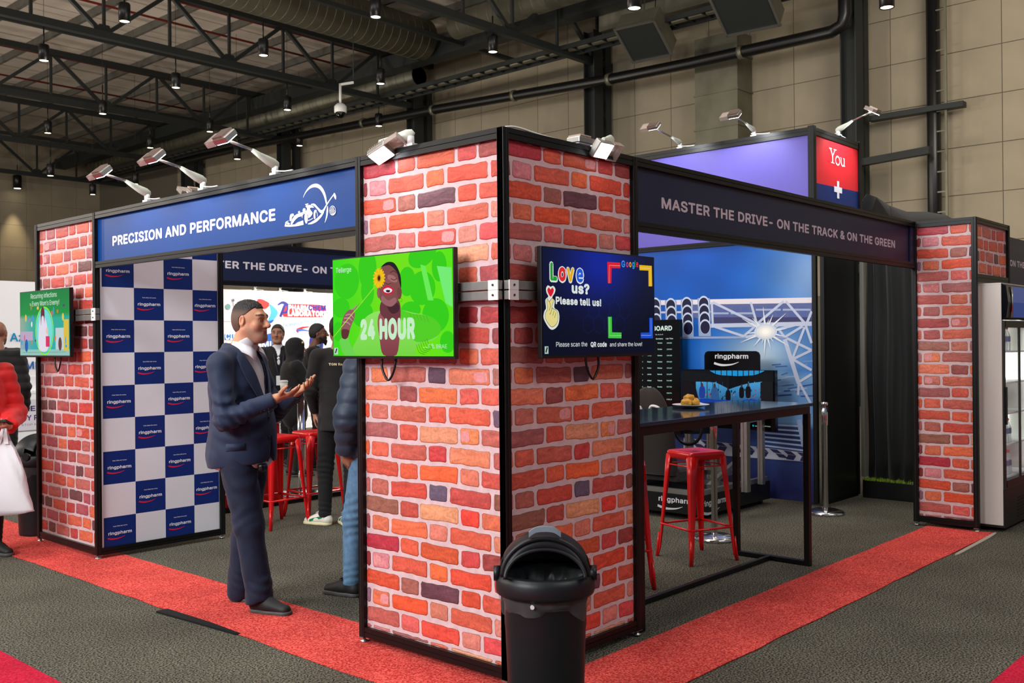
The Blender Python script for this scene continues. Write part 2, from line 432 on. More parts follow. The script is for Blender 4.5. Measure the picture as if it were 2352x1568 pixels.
# roof trusses
def truss(y, label, x0=-10.0, zb=9.45, zt=10.95):
    t = thing('roof_truss', label, 'truss', (0, y, 0), 0, 'steel roof trusses')
    b = BM(); b.box(x0, XW-.1, -.09, .09, zb-.09, zb+.09); b.to('bottom_chord', 'steel_dark', t)
    b = BM(); b.box(x0, XW-.1, -.09, .09, zt-.09, zt+.09); b.to('top_chord', 'steel_dark', t)
    xs = np.arange(13.7-1.8*13, XW-.2, 1.8); i = 13 % 2
    n = 0
    for k, x in enumerate(xs):
        b = BM(); b.bar((x, 0, zb), (x, 0, zt), .07); b.to('post', 'steel_dark', t)
        if k+1 < len(xs):
            up = (k+13) % 2 == 0
            a, c = ((x, 0, zb), (xs[k+1], 0, zt)) if not up else ((x, 0, zt), (xs[k+1], 0, zb))
            b = BM(); b.bar(a, c, .1); b.to('diagonal', 'steel_dark', t)
        if (k+13) % 2 == 1:
            b = BM(); b.prism([(x-.22, zb+.05), (x+.22, zb+.05), (x+.12, zb+.26), (x-.12, zb+.26)], lambda u, v, q: (u, q, v), -.04, .04); b.to('gusset', 'steel_dark', t)
for y, l in ((13.9, 'dark steel roof truss nearest the stand, ending over the purple stand'), (21.4, 'dark steel roof truss behind the big round duct'), (28.9, 'dark steel roof truss crossing the middle of the roof'),
             (36.1, 'dark steel roof truss above the bluish rooflights'), (43.4, 'dark steel roof truss nearest the back wall')):
    truss(y, l)
for y, z, l in ((17.6, 10.4, 'thin secondary beam between the two nearest trusses'), (25.1, 10.5, 'thin secondary beam behind the big round duct'), (32.5, 10.5, 'thin secondary beam in front of the rooflights'), (39.7, 10.4, 'thin secondary beam behind the rooflights')):
    b = BM(); b.box(-10, XW-.1, -.06, .06, -.06, .06); o = b.to('roof_beam', 'steel_dark'); o.location = (0, y, z); tag(o, l, 'beam')
for k, y in enumerate((12.6, 16.0, 17.9, 22.6, 24.4, 27.0, 30.4, 34.0, 37.6)):
    b = BM(); b.cyl((-10, 0, 0), (XW-.3, 0, 0), .035, n=6)
    o = b.to('sprinkler_pipe', 'red_pipe'); o.location = (0, y, ZR-.42); tag(o, 'thin dark red sprinkler pipe hung under the roof sheeting', 'pipe', 'red sprinkler pipes')
# long beam along the right wall and its column row
b = BM(); b.box(0, .5, 0, 44, 0, .45); o = b.to('eaves_beam', 'steel_dark'); o.location = (XW-2.4, 2, 10.3); tag(o, 'heavy dark beam running along the right side under the roof', 'beam')
for y, l in ((6.4, 'dark steel column rising behind the red and blue You sign'), (13.9, 'dark steel column behind the corner brick pillar, right of its top'), (21.4, 'dark steel column behind the corner brick pillar, left of its top'),
             (28.9, 'dark steel column behind the nearest arm lamp'), (36.1, 'dark steel column behind the middle arm lamp')):
    t = thing('steel_column', l, 'column', (XW-.9, y, 0))
    b = BM(); b.box(-.2, .2, -.19, -.16, 0, 10.3); b.box(-.2, .2, .16, .19, 0, 10.3); b.box(-.02, .02, -.16, .16, 0, 10.3); b.to('shaft', 'steel_dark', t)
    b = BM(); b.box(.45, .7, -.12, .12, 0, 10.3); b.to('rear_post', 'steel_dark', t)
    b = BM()
    for k in range(6): b.bar((.15, 0, .8+k*1.6), (.5, 0, 1.6+k*1.6), .07); b.bar((.5, 0, 1.6+k*1.6), (.15, 0, 2.4+k*1.6), .07)
    b.to('brace', 'steel_dark', t)
    if y < 15:
        b = BM(); b.bar((0, -.2, 5.6), (-.4, -1.9, 5.6), .16, .16); b.bar((0, .2, 5.6), (.1, 1.2, 4.95), .14, .14); b.to('stay', 'steel_dark', t)
# tall pipe pair beside the nearest column
t = thing('riser_pipe', 'tall black drain riser on the panelled wall right of the column', 'pipe', (XW-.35, 4.75, 0))
b = BM(); b.cyl((0, 0, 0), (0, 0, 11.5), .15, n=14); b.to('pipe', 'black_plastic', t)
b = BM(); b.bar((-.1, -.3, 0), (-.1, -.3, 11.5), .05)
for k in range(24): b.bar((-.1, -.3, .3+k*.45), (-.1, -.1, .3+k*.45), .03)
b.to('cable_ladder', 'duct', t)
for z in (2.6, 6.6): box('bracket', 'steel_dark', t, -.25, 0, -.7, 1.4, z, z+.12)
# black pipe along the wall, z 9
t = thing('drain_pipe', 'long black drain pipe slung along the upper wall', 'pipe', (XW-1.4, -.1, 8.72))
b = BM(); b.tube([(0, 44, .85), (0, 30, .62), (0, 19.97, .30), (0, 13.0, -.03), (0, 10.4, -.1), (0, 7.5, -.12), (0, 6.75, -.12), (0, 6.5, -.02), (0, 6.44, .2), (0, 6.44, 2.2)], .145, n=10); b.to('pipe', 'black_plastic', t)
for y, z in ((9.0, -.11), (13, -.03), (16.5, .14), (20, .30), (23.5, .44)):
    b = BM(); b.cyl((0, y, z), (0, y+.12, z), .17, n=10); b.to('clamp', 'duct', t)
t = thing('cable_tray', 'long steel cable tray above the black drain pipe', 'tray', (XW-2.1, 0, 9.5))
b = BM(); b.box(-.35, -.3, 0, 44, -.06, .06); b.box(.3, .35, 0, 44, -.06, .06); b.to('rail', 'steel_dark', t)
b = BM()
for k in range(88): b.box(-.3, .3, k*.5, k*.5+.04, -.03, .03)
b.to('rung', 'steel_dark', t)['kind'] = 'stuff'
b = BM(); b.tube([(0, 0, .05), (.05, 20, .06), (0, 44, .05)], .09, n=6); b.to('cable_bundle', 'duct', t)
# round ducts
def duct(name, a, c, r, label, ribs=60):
    t = thing(name, label, 'duct'); a, c = Vector(a), Vector(c); n = (c-a)
    b = BM(); b.cyl(a, c, r, n=32); b.to('duct_body', 'duct', t)
    b = BM(); d = n.normalized()
    for k in range(ribs):
        p = a+n*k/ribs; b.cyl(p, p+d*.02, r+.005, n=32)
    b.to('seam', 'duct', t)['kind'] = 'stuff'; return t
duct('round_duct', (-9, 19.1, 10.8), (17.2, 19.1, 10.8), .62, 'huge round spiral duct sloping across the top middle of the picture', 90)
duct('round_duct', (16.4, 3.5, 10.55), (16.4, 16.9, 10.55), .36, 'smaller round duct joining from the upper right with an open end', 34)
t = duct('round_duct', (18.3, 20.5, 10.2), (18.3, 44, 10.2), .32, 'round duct running along the far wall below the big duct', 60)
# vent boxes
def vent(loc, sz, label, rx=.5):
    t = thing('air_vent', label, 'vent', loc); t.rotation_euler = (0, rx, .1)
    w_, d_, h_ = sz
    b = BM(); b.box(-w_/2, w_/2, -d_/2, d_/2, 0, h_); b.to('housing', 'duct', t)
    b = BM()
    for x0, x1, y0, y1 in ((-w_/2-.03, w_/2+.03, -d_/2-.03, -d_/2+.03), (-w_/2-.03, w_/2+.03, d_/2-.03, d_/2+.03), (-w_/2-.03, -w_/2+.03, -d_/2, d_/2), (w_/2-.03, w_/2+.03, -d_/2, d_/2)): b.box(x0, x1, y0, y1, -.05, 0)
    b.to('frame', 'alu', t)
    b = BM(); b.box(-w_/2, w_/2, -d_/2, d_/2, -.02, -.01); b.to('grille', 'steel_dark', t)
    b = BM()
    for x in (-.3, .3): b.cyl((x, 0, h_-.05), (x-.5, 0, h_+1.0), .015, n=6)
    b.to('hanger', 'steel_dark', t)
def P(px, py, ax, val):
    D = _d*F_PX+_r2*(px-1176)+_u2*(784-py); return CAM+D*((val-CAM[ax])/D[ax])
vent(P(1478, 95, 0, 17.2), (1.1, 1.1, .5), 'tilted square air vent hanging left, above the corner pillar', .6)
vent(P(1710, 22, 0, 17.0), (1.2, 1.3, .5), 'tilted square air vent hanging at the top edge of the picture', .6)
pA = P(1640, 60, 0, 18.2)
t = tag(box('duct_box', 'duct', None, 18.0, 18.9, 9.0, 13.0, 9.9, 11.2), 'big rectangular grey duct box between the two air vents', 'duct')
pA = P(1660, 200, 0, XW-.45)
t = thing('wall_duct', 'tall grey rectangular duct running down the wall above the purple stand', 'duct', (XW-.45, pA.y, 0))
b = BM(); b.box(-.35, .42, -.62, .62, 3.0, 9.4); b.to('duct_body', 'duct', t)
b = BM()
for k in range(7): b.box(-.38, .44, -.65, .65, 3.4+k*.9, 3.44+k*.9)
b.to('seam', 'duct', t)
# downlights: pixel, height of the lamp
def downlight(px, py, z, label, lit=True, sc=1.):
    p = P(px, py, 2, z); t = thing('downlight', label, 'ceiling lamp', p, 0, 'black cylinder downlights')
    r = .13*sc; h = .42*sc
    b = BM(); b.lathe([(0, h), (r*.9, h), (r, h-.03), (r, 0), (r*.86, 0), (r*.86, .05), (0, .05)], n=16); b.to('housing', 'black_plastic', t)
    b = BM(); b.lathe([(0, .03), (r*.84, .03), (r*.84, .015), (0, .01)], n=16); b.to('lens', 'down_glow', t)
    b = BM(); b.cyl((0, 0, h), (0, 0, h+.5), .02, n=6); b.cyl((0, 0, h+.5), (0, 0, ZR-z-.01), .006, n=4); b.to('stem', 'black_plastic', t)
    return p
Z1 = 8.9
for px, py, l in ((286, 50, 'third from the top left'), (101, 140, 'upper left, before the bluish rooflight'), (605, 128, 'above the highest arm lamp'), (404, 202, 'above the middle arm lamp'), (236, 262, 'above the lowest arm lamp'),
                  (110, 306, 'far left, under the last truss'), (863, 40, 'in front of the big round duct'), (1132, 120, 'above the corner pillar, before the big duct'), (874, 193, 'under the beam right of the security camera'), (660, 253, 'left of the security camera'),
                  (482, 303, 'just above the rightmost arm lamp head'), (345, 340, 'just above the middle arm lamp head'), (116, 404, 'low on the left, under a pipe'), (213, 447, 'lowest of all, beside the leftmost arm lamp'), (311, 423, 'right of the leftmost arm lamp head'),
                  (1457, 20, 'at the top edge, above the left air vent'), (2037, 18, 'at the top edge, right of the dark column'), (545, 366, 'low, right of the rightmost arm lamp rod'), (688, 335, 'low, before the wall left of the corner pillar'), (40, 433, 'at the far left, low before the back wall'), (870, 290, 'unlit, above the glowing lamp on the corner pillar')):
    if px == 40:
        q = P(px, py, 1, YB-.55); downlight(px, py, q.z, 'black cylinder downlight '+l, sc=1.5); spot('downlight_beam', q, (q.x, q.y+.42, 0), 900, 46, .8, (1, .8, .5), .1); continue
    zz = Z1 if py < 350 else 7.6
    if px > 1300: zz = 7.4
    downlight(px, py, zz, 'black cylinder downlight '+l)
# security camera
p = P(782, 255, 2, 7.9); t = thing('security_camera', 'white dome security camera hanging above the blue sign', 'camera', p)
b = BM(); b.cyl((0, 0, .1), (0, 0, .75), .035, n=8); b.bar((0, 0, .72), (.3, -.2, .8), .06); b.to('arm', 'white_plastic', t); b = BM(); b.cyl((.3, -.2, .8), (.3, -.2, ZR-8.25), .012, n=6); b.to('hanger', 'steel_dark', t)
b = BM(); b.lathe([(0, .2), (.1, .2), (.17, .12), (.17, -.04), (0, -.04)], n=16); b.to('housing', 'white_plastic', t)
b = BM(); b.sphere((0, 0, -.06), .14); b.to('dome', 'screen_black', t)
# ------------------------------------------------------------------ exhibition frames
FH = 2.5
def post(parent, x, y, z0=.03, z1=FH, w=.04, grooves='xy', name='post'):
    b = BM(); h = w/2; g = .004
    b.box(x-h, x+h, y-h, y+h, z0, z1)
    o = b.to(name, 'black_frame', parent, bevel=.003)
    b = BM()
    b.box(x-h-.0012, x-h, y-g, y+g, z0+.01, z1-.005); b.box(x-g, x+g, y-h-.0012, y-h, z0+.01, z1-.005)
    b.box(x+h, x+h+.0012, y-g, y+g, z0+.01, z1-.005); b.box(x-g, x+g, y+h, y+h+.0012, z0+.01, z1-.005)
    b.to('groove', 'black_groove', o)
    return o
def rail(parent, a, c, z0, z1, t=.034, name='rail'):
    """horizontal rail between plan points a and c"""
    a, c = Vector((a[0], a[1], 0)), Vector((c[0], c[1], 0)); d = (c-a).normalized(); n = Vector((d.y, -d.x, 0)); zz = (z0+z1)/2
    b = BM(); b.prism([(-t/2, z0), (t/2, z0), (t/2, zz-.002), (t/2-.004, zz-.002), (t/2-.004, zz+.002), (t/2, zz+.002), (t/2, z1), (-t/2, z1), (-t/2, zz+.002), (-t/2+.004, zz+.002), (-t/2+.004, zz-.002), (-t/2, zz-.002)],
                      lambda u, v, q: a+n*u+d*q+Vector((0, 0, v)), .018, (c-a).length-.018)
    return b.to(name, 'black_frame', parent)
def foot(parent, x, y):
    b = BM(); b.lathe([(0, 0), (.022, 0), (.022, .006), (.008, .012), (.006, .03), (0, .03)], (x, y, .005), 14)
    b.box(x-.024, x+.024, y-.018, y+.018, .027, .032); return b.to('levelling_foot', 'alu', parent)

A_ = [(.0, .27), (.286, .414), (.43, .692), (.71, .831), (.848, .99)]
B_ = [(.0, .051), (.068, .197), (.217, .477), (.495, .616), (.637, .903), (.922, .99)]
# rows from the bottom up: colours left to right
ROWS = [
 [(190,92,80),(226,100,88),(228,78,60),(222,128,108),(226,80,78)],
 [(150,100,112),(226,112,76),(230,84,48),(208,118,92),(214,92,66),(222,130,110)],
 [(216,80,52),(166,94,78),(106,62,68),(216,76,50),(214,84,62)],
 [(150,52,52),(220,128,128),(214,88,64),(236,104,58),(222,76,52),(205,72,54)],
 [(184,52,62),(222,90,62),(206,84,50),(208,72,66),(160,66,58)],
 [(150,72,72),(216,108,76),(236,108,68),(224,122,98),(214,90,64),(216,126,92)],
 [(154,94,74),(190,78,62),(232,150,104),(232,68,52),(222,108,74)],
 [(194,102,92),(186,98,82),(208,76,58),(104,86,100),(196,76,66),(142,84,64)],
 [(206,84,62),(226,94,62),(240,98,54),(220,116,88),(206,84,68)],
 [(230,96,54),(222,98,72),(200,92,74),(206,66,62),(226,126,88),(186,92,80)],
 [(170,92,86),(212,86,66),(226,142,102),(234,130,80),(196,98,82)],
 [(226,82,54),(206,112,92),(204,98,72),(222,86,62),(222,92,64),(112,86,100)],
 [(236,122,88),(160,78,70),(236,112,64),(222,92,76),(226,98,76)],
 [(190,112,106),(234,124,78),(184,96,80),(98,70,80),(222,122,88),(176,106,90)],
 [(166,102,86),(200,112,88),(176,98,82),(226,116,78),(216,98,76)],
 [(206,90,70),(180,84,76),(214,98,70),(200,100,84),(206,82,66),(150,70,66)],
 [(168,66,60),(208,100,84),(196,96,80),(152,44,44),(190,74,70)],
 [(206,82,60),(170,88,80),(212,98,70),(216,116,90),(180,84,70),(170,80,72)],
 [(190,82,70),(206,100,70),(182,90,78),(206,92,66),(184,82,80)],
 [(200,92,86),(216,120,112),(168,92,86),(226,110,84),(236,152,112),(214,96,70)]]
BRND = random.Random(11)
NB = [0]
def one_brick(fn, u0, u1, v0, v1, c, parent, rnd, wav, t=.0022):
    """one printed brick: ragged outline, dark burnt rim, mottled face"""
    b = bmesh.new(); cl = b.loops.layers.float_color.new('Col')
    W, H = u1-u0, v1-v0; r = min(.009, W*.3, H*.3)
    nu = max(2, int(W/.035)); nv = 2
    pts = []
    for i in range(nu+1): pts.append((u0+r+(W-2*r)*i/nu, v0))
    for i in range(nv+1): pts.append((u1, v0+r+(H-2*r)*i/nv))
    for i in range(nu+1): pts.append((u1-r-(W-2*r)*i/nu, v1))
    for i in range(nv+1): pts.append((u0, v1-r-(H-2*r)*i/nv))
    out = [(u+rnd.uniform(-.003, .003), v+rnd.uniform(-.003, .003)+wav(u)) for u, v in pts]
    cu, cv = (u0+u1)/2, (v0+v1)/2+wav((u0+u1)/2)
    def ins(d): return [(u+(cu-u)*min(.9, d/(W/2)), v+(cv-v)*min(.9, d/(H/2))) for u, v in out]
    in1 = ins(.005); in2 = ins(.017)
    n = len(out); L = lin((c[0], c[1]*1.06, c[2]*1.12))
    dk = tuple(x*.42 for x in L[:3])+(1,); md = tuple(x*.93 for x in L[:3])+(1,)
    A = [b.verts.new(fn(u, v, .0004)) for u, v in out]; Bv = [b.verts.new(fn(u, v, t*.75)) for u, v in in1]; C = [b.verts.new(fn(u, v, t+rnd.uniform(-.0003, .0003))) for u, v in in2]
    cc = [(lambda g, w_: (min(1, L[0]*g+w_), min(1, L[1]*g+w_*.5), min(1, L[2]*g+w_*.5), 1))(rnd.uniform(.72, 1.22), rnd.choice((0, 0, .03))) for _ in range(n)]
    ctr = b.verts.new(fn(cu, cv, t)); cx = (lambda g: tuple(min(1, x*g) for x in L[:3])+(1,))(rnd.uniform(.9, 1.15))
    for i in range(n):
        j = (i+1) % n
        f = b.faces.new((A[i], A[j], Bv[j], Bv[i]))
        for l, q in zip(f.loops, (dk, dk, md, md)): l[cl] = q
        f = b.faces.new((Bv[i], Bv[j], C[j], C[i]))
        for l, q in zip(f.loops, (md, md, cc[j], cc[i])): l[cl] = q
        f = b.faces.new((C[i], C[j], ctr))
        for l, q in zip(f.loops, (cc[i], cc[j], cx)): l[cl] = q
    if rnd.random() < .08 and W > .1:     # pale pink worn patch
        pc = lin((226, 150, 150)); pu, pv = u0+W*rnd.uniform(.2, .75), cv+rnd.uniform(-.006, .01); pr = min(.045, W*.25); pu = u0+pr*1.15 if rnd.random() < .6 else u1-pr*1.15
        vs = [b.verts.new(fn(pu+pr*math.copysign(abs(math.cos(q))**.6, math.cos(q))*rnd.uniform(.86, 1.05), cv+H*.36*math.copysign(abs(math.sin(q))**.6, math.sin(q))*rnd.uniform(.86, 1.05), t+.0006)) for q in [2*PI*k/13 for k in range(13)]]
        f = b.faces.new(vs)
        for l in f.loops: l[cl] = pc
    me = bpy.data.meshes.new('brick'); b.to_mesh(me); b.free(); me.materials.append(MATS['brick_print'])
    o = bpy.data.objects.new('brick', me); COL.objects.link(o); o.parent = parent; NB[0] += 1
    return o
def brick_panel(parent, fn, u0, u1, z0, z1, label=None, pitch=.0942, zb=.158, kind=0, seed=1, ustart=0., dim=1.):
    rnd = random.Random(seed)
    b = BM(); b.prism([(u0, z0), (u1, z0), (u1, z1), (u0, z1)], lambda u, v, t: fn(u, v, t), -.004, 0)
    pan = b.to('brick_print', 'mortar_print', parent)
    if label: pan['label'] = label
    r0 = int((z0-zb)/pitch-1.5); r1 = int((z1-zb)/pitch+1.5)
    for r in range(r0, r1+1):
        zc = zb+r*pitch; ph = rnd.uniform(0, 6)
        wav = lambda u, p=ph: .003*math.sin(u*9+p)
        if kind == 0:
            par = r % 2; lay = B_ if par else A_; cols = ROWS[r % 20]
            cells = [(a+ustart, c+ustart, k) for (a, c), k in zip(lay, cols)]
        else:
            cells = []; u = -rnd.choice((.02, .12, .2)) if r % 2 else -rnd.choice((.08, .16)); lg = (r % 2 == 0)
            pal = [(196,72,60),(206,84,62),(184,66,58),(214,96,70),(170,78,70),(206,72,60),(190,98,84),(222,104,70),(112,66,62),(176,80,84)]
            while u < u1:
                wd = rnd.uniform(.2, .235) if lg else rnd.uniform(.1, .15); lg = not lg
                cells.append((u, u+wd, rnd.choice(pal))); u += wd+.02
        hh = pitch/2-.0098
        for a, c, k in cells:
            if r % 20 == 0 and kind == 0: pass
            a2, c2, v0, v1 = max(a, u0+.001), min(c, u1-.001), max(zc-hh, z0+.001), min(zc+hh, z1-.001)
            if c2-a2 < .012 or v1-v0 < .012: continue
            j = .003
            clipped = (v0 > zc-hh+1e-6) or (v1 < zc+hh-1e-6) or a2 > a+1e-6 or c2 < c-1e-6
            one_brick(fn, a2, c2, v0, v1, tuple(x*dim for x in k), pan, rnd, (lambda u: 0) if (v0 > zc-hh+1e-6 or v1 < zc+hh-1e-6) else wav)
    return pan
# ---- corner pillar 1 x 1 m
t = thing('brick_pillar', 'full height corner pillar clad in red brick print, nearest the camera, behind the bin', 'pillar')
for x, y in ((0, 0), (1.0, 0), (0, 1.0), (1.0, 1.0)): post(t, x, y); foot(t, x, y)
post(t, .0, -.0001, z0=.031)
for a, c in (((0, 0), (0, 1)), ((0, 0), (1, 0)), ((1, 0), (1, 1)), ((0, 1), (1, 1))):
    rail(t, a, c, FH-.05, FH); rail(t, a, c, .035, .085)
fL = frameP((.004, 1.0, 0), (0, -1, 0), (0, 0, 1)); fR = frameP((0, .004, 0), (1, 0, 0), (0, 0, 1))
brick_panel(t, fL, .02, .98, .085, FH-.05, 'brick print on the face beside the green screen', seed=3)
brick_panel(t, fR, .02, .98, .085, FH-.05, 'brick print on the face beside the blue screen', seed=4)
box('rear_panel', 'black_plastic', t, .996, 1.0, .02, .98, .085, FH-.05); box('rear_panel', 'black_plastic', t, .02, .98, .996, 1.0, .085, FH-.05)
b = BM(); b.tube(spl([(.02, .0, FH+.004), (.1, .0, FH+.014), (.3, .01, FH+.006), (.6, .02, FH+.004)], 5), .005, 6); tag(b.to('lamp_cable', 'white_plastic'), 'white lamp cable lying along the top edge of the corner pillar', 'cable')
# ---- left pillar (brick face x=0 y 4..5, chequer side y=4)
t = thing('brick_pillar', 'narrow looking pillar clad in red brick print at the left end of the stand', 'pillar')
for x, y in ((0, 4), (0, 5)): post(t, x, y); foot(t, x, y)
rail(t, (0, 4), (0, 5), FH-.05, FH); rail(t, (0, 4), (0, 5), .035, .085)
brick_panel(t, frameP((.004, 5, 0), (0, -1, 0), (0, 0, 1)), .02, .98, .085, FH-.05, seed=21, kind=1, pitch=.0945, zb=.14)
box('rear_panel', 'black_plastic', t, .02, .03, 4.02, 4.98, .085, FH-.05)
# ---- right pillar (face x=5, y 0..-.5)
t = thing('brick_pillar', 'slim pillar clad in red brick print at the right end, beside the fridge', 'pillar')
for x, y in ((5, 0), (5, -.47), (5.87, -.47)): post(t, x, y, z0=.03 if x < 5.5 else 2.0); 
foot(t, 5, 0); foot(t, 5, -.47)
rail(t, (5, 0), (5, -.47), FH-.05, FH); rail(t, (5, 0), (5, -.47), .035, .085)
brick_panel(t, frameP((5.004, 0, 0), (0, -1, 0), (0, 0, 1)), .02, .45, .085, FH-.05, seed=33, ustart=0., zb=.158, label='brick print on the narrow face')
rail(t, (5, -.47), (5.87, -.47), FH-.045, FH); rail(t, (5, -.47), (5.87, -.47), 1.99, 2.05)
brick_panel(t, frameP((5, -.466, 0), (1, 0, 0), (0, 0, 1)), .02, .85, 2.05, FH-.045, seed=35, kind=1, pitch=.0985, zb=2.0, label='dim brick print above the fridge')
box('rear_panel', 'black_plastic', t, 5.02, 5.84, -.45, -.44, 2.05, FH-.045)
mat('pale_panel', (206, 196, 184), .5)
tag(box('wall_panel', 'pale_panel', None, 5.03, 5.84, -.44, -.42, .05, 1.98), 'pale wall panel showing above the fridge', 'panel')
# ---- fascia left (x=0, y 1..4)
NAVY = (22, 44, 96)
mat('fascia_navy', (2, 62, 132), .42, noise=.06, nscale=30, stretch=(1, 1, 12), spec=.3)
mat('fascia_dark', (19, 30, 62), .42, noise=.05, nscale=10)
t = thing('fascia', 'blue fascia board with white letters and a racing car emblem, between the two left pillars', 'sign')
rail(t, (0, 1), (0, 4), FH-.045, FH); rail(t, (0, 1), (0, 4), 2.10, 2.145)
box('board', 'fascia_navy', t, .006, .012, 1.02, 3.98, 2.145, FH-.045)
fn = frameP((.006, 4.0, 0), (0, -1, 0), (0, 0, 1))
ink = Ink(fn); ink.text('PRECISION AND PERFORMANCE', .247, 2.247, .088, (250, 250, 252), width=1.985, bold=.028, lsp=1.0); ink.to('lettering', 'print_col', t)['label'] = 'white capitals PRECISION AND PERFORMANCE'
# emblem traced in its own little frame: unit = picture crop pixels
ink = Ink(fn); W_ = (255, 255, 255)
def em(x, y):   # crop px (2128x1568 for 190x140) -> u,z
    p = P(640+x/11.2, 400+y/11.2, 0, .006); return (4.0-p.y, p.z)
E_ = lambda *pts: [em(*p) for p in pts]
sc = .00105
ink.curve(E_((632, 604), (700, 460), (820, 330), (960, 290), (1080, 350), (1180, 520), (1235, 760)), [.001, .007, .015, .020, .020, .018, .010], W_)
ink.curve(E_((1262, 820), (1255, 940), (1240, 1080), (1190, 1250)), [.005, .015, .012, .001], W_)
ink.curve(E_((835, 775), (920, 790), (1010, 880), (1080, 955), (1150, 940), (1230, 800), (1320, 660), (1415, 530)), [.003, .013, .012, .016, .015, .009, .007, .007], W_)
ink.blob(E_((1405, 530), (1440, 480), (1480, 560), (1475, 650), (1445, 620), (1420, 560)), W_)
ink.curve(E_((1160, 960), (1090, 1070), (980, 1180), (860, 1250), (755, 1282)), [.012, .015, .017, .013, .002], W_)
ink.blob(E_((680, 1030), (735, 1040), (755, 1140), (735, 1250), (700, 1260), (672, 1160)), W_)
ink.curve(E_((608, 1120), (625, 1040), (690, 1005), (745, 1030)), .004, W_)
ink.blob(E_((930, 925), (985, 930), (950, 1010), (950, 1140), (915, 1140), (905, 1020)), W_); ink.curve(E_((975, 960), (1000, 1020), (1003, 1090)), .003, W_)
ink.blob(E_((300, 1060), (350, 1015), (400, 1030), (355, 1090), (335, 1180), (290, 1200)), W_); ink.curve(E_((370, 1090), (385, 1060), (410, 1070)), .003, W_)
ink.blob(E_((700, 820), (760, 795), (850, 800), (915, 855), (830, 860), (815, 900), (870, 975), (880, 1010), (830, 1090), (770, 1125), (760, 1050), (700, 990), (630, 1010), (600, 1080), (520, 1100), (430, 1180), (350, 1290), (315, 1270), (360, 1150), (440, 1050), (540, 1000), (620, 975), (720, 930), (735, 870)), W_, 4)
ink.blob(E_((625, 950), (640, 885), (690, 880), (700, 930), (660, 955)), W_)
ink.poly(E_((690, 770), (770, 750), (775, 770), (745, 785), (740, 815), (720, 815), (722, 785), (695, 790)), W_)
ink.blob(E_((505, 970), (540, 945), (560, 965), (545, 1000), (515, 990)), W_)
ink.curve(E_((165, 1320), (300, 1325), (480, 1310), (650, 1275)), .011, W_)
ink.poly(E_((185, 1230), (215, 1225), (200, 1320), (170, 1320)), W_); ink.poly(E_((575, 1210), (640, 1190), (645, 1280), (580, 1290)), W_)
ink.blob(E_((210, 1250), (260, 1240), (300, 1280), (240, 1290)), W_); ink.blob(E_((440, 1290), (500, 1240), (570, 1220), (560, 1270)), W_)
ink.curve(E_((765, 1195), (830, 1170), (890, 1135)), .004, W_); ink.curve(E_((200, 1230), (265, 1200)), .004, W_)
ring = [(1398+75*math.cos(q), 935+118*math.sin(q)) for q in [2*PI*k/26 for k in range(27)]]
ink.line([em(*p) for p in ring], .003, W_)
ink.blob(E_((1480, 940), (1470, 1010), (1420, 1055), (1375, 1045), (1430, 1010), (1460, 960)), W_)
for i in range(5):
    for j in range(4):
        x, y = 1350+j*32+(i % 2)*12, 860+i*38
        if ((x-1398)/70)**2+((y-935)/108)**2 < .8: a_, b_ = em(x, y); ink.ell(a_, b_, .0035, .0035, W_, n=8)
ink.to('emblem', 'print_col', t)['label'] = 'white racing car, golf club and golf ball emblem'
# ---- fascia right (y=0, x 1..5)
t = thing('fascia', 'dark navy fascia board reading MASTER THE DRIVE, to the right of the corner pillar', 'sign')
rail(t, (1, 0), (5, 0), FH-.045, FH); rail(t, (1, 0), (5, 0), 2.115, 2.165)
box('board', 'fascia_dark', t, 1.02, 4.98, .006, .012, 2.165, FH-.045)
ink = Ink(frameP((0, .006, 0), (1, 0, 0), (0, 0, 1))); ink.text('MASTER THE DRIVE- ON THE TRACK & ON THE GREEN', 1.277, 2.262, .078, (200, 190, 198), width=3.325, bold=.028); ink.to('lettering', 'print_col', t)
box('edge_strip', 'fascia_dark', t, 4.90, 4.979, -.008, .004, 2.165, FH-.045)
# ---- far fascia (y=5)
t = thing('fascia', 'navy fascia board at the far side of the stand, partly hidden by the green screen', 'sign')
rail(t, (1, 5), (5, 5), FH-.06, FH-.01); rail(t, (1, 5), (5, 5), 2.085, 2.13)
box('board', 'fascia_dark', t, 1.02, 4.98, 4.988, 4.994, 2.13, FH-.06)
ink = Ink(frameP((0, 4.988, 0), (1, 0, 0), (0, 0, 1))); ink.text('MASTER THE DRIVE- ON THE TRACK & ON THE GREEN', 1.30, 2.245, .088, (214, 208, 216), width=3.3, bold=.028); ink.to('lettering', 'print_col', t)
for x in (1.0, 5.0): post(t, x, 5)
rail(t, (1, 5), (5, 5), .01, .05, name='base_rail')
# ---- chequered panel
t = thing('chequered_wall_panel', 'blue and white chequered backdrop panel behind the man in the suit', 'panel')
post(t, 1.0, 4.0); foot(t, 1.0, 4.0); rail(t, (0, 4), (1, 4), .03, .08); rail(t, (0, 4), (1, 4), FH-.05, FH)
mat('panel_white', (226, 226, 232), .35)
box('backing', 'panel_white', t, .02, .98, 4.0, 4.006, .08, FH-.05)
fn = frameP((0, 4.0, 0), (1, 0, 0), (0, 0, 1)); BL = (12, 42, 116); ink = Ink(fn, step=0)
us = [.02, .052, .285, .522, .765, .98]; us = [.04, .283, .520, .760, .975]
zs = [.05+.2395*k for k in range(-1, 12)]
zs = [.2925+.2395*k for k in range(-1, 10)]
logos = []
for i in range(4):
    for j in range(len(zs)-1):
        z0, z1 = max(.08, zs[j]), min(FH-.05, zs[j+1])
        if (i+j) % 2 == 0:
            ink.rect(us[i], z0, us[i+1], z1, BL)
            logos.append(((us[i]+us[i+1])/2, (zs[j]+zs[j+1])/2))
        else: ink.rect(us[i], z0, us[i+1], z1, (228, 228, 234))
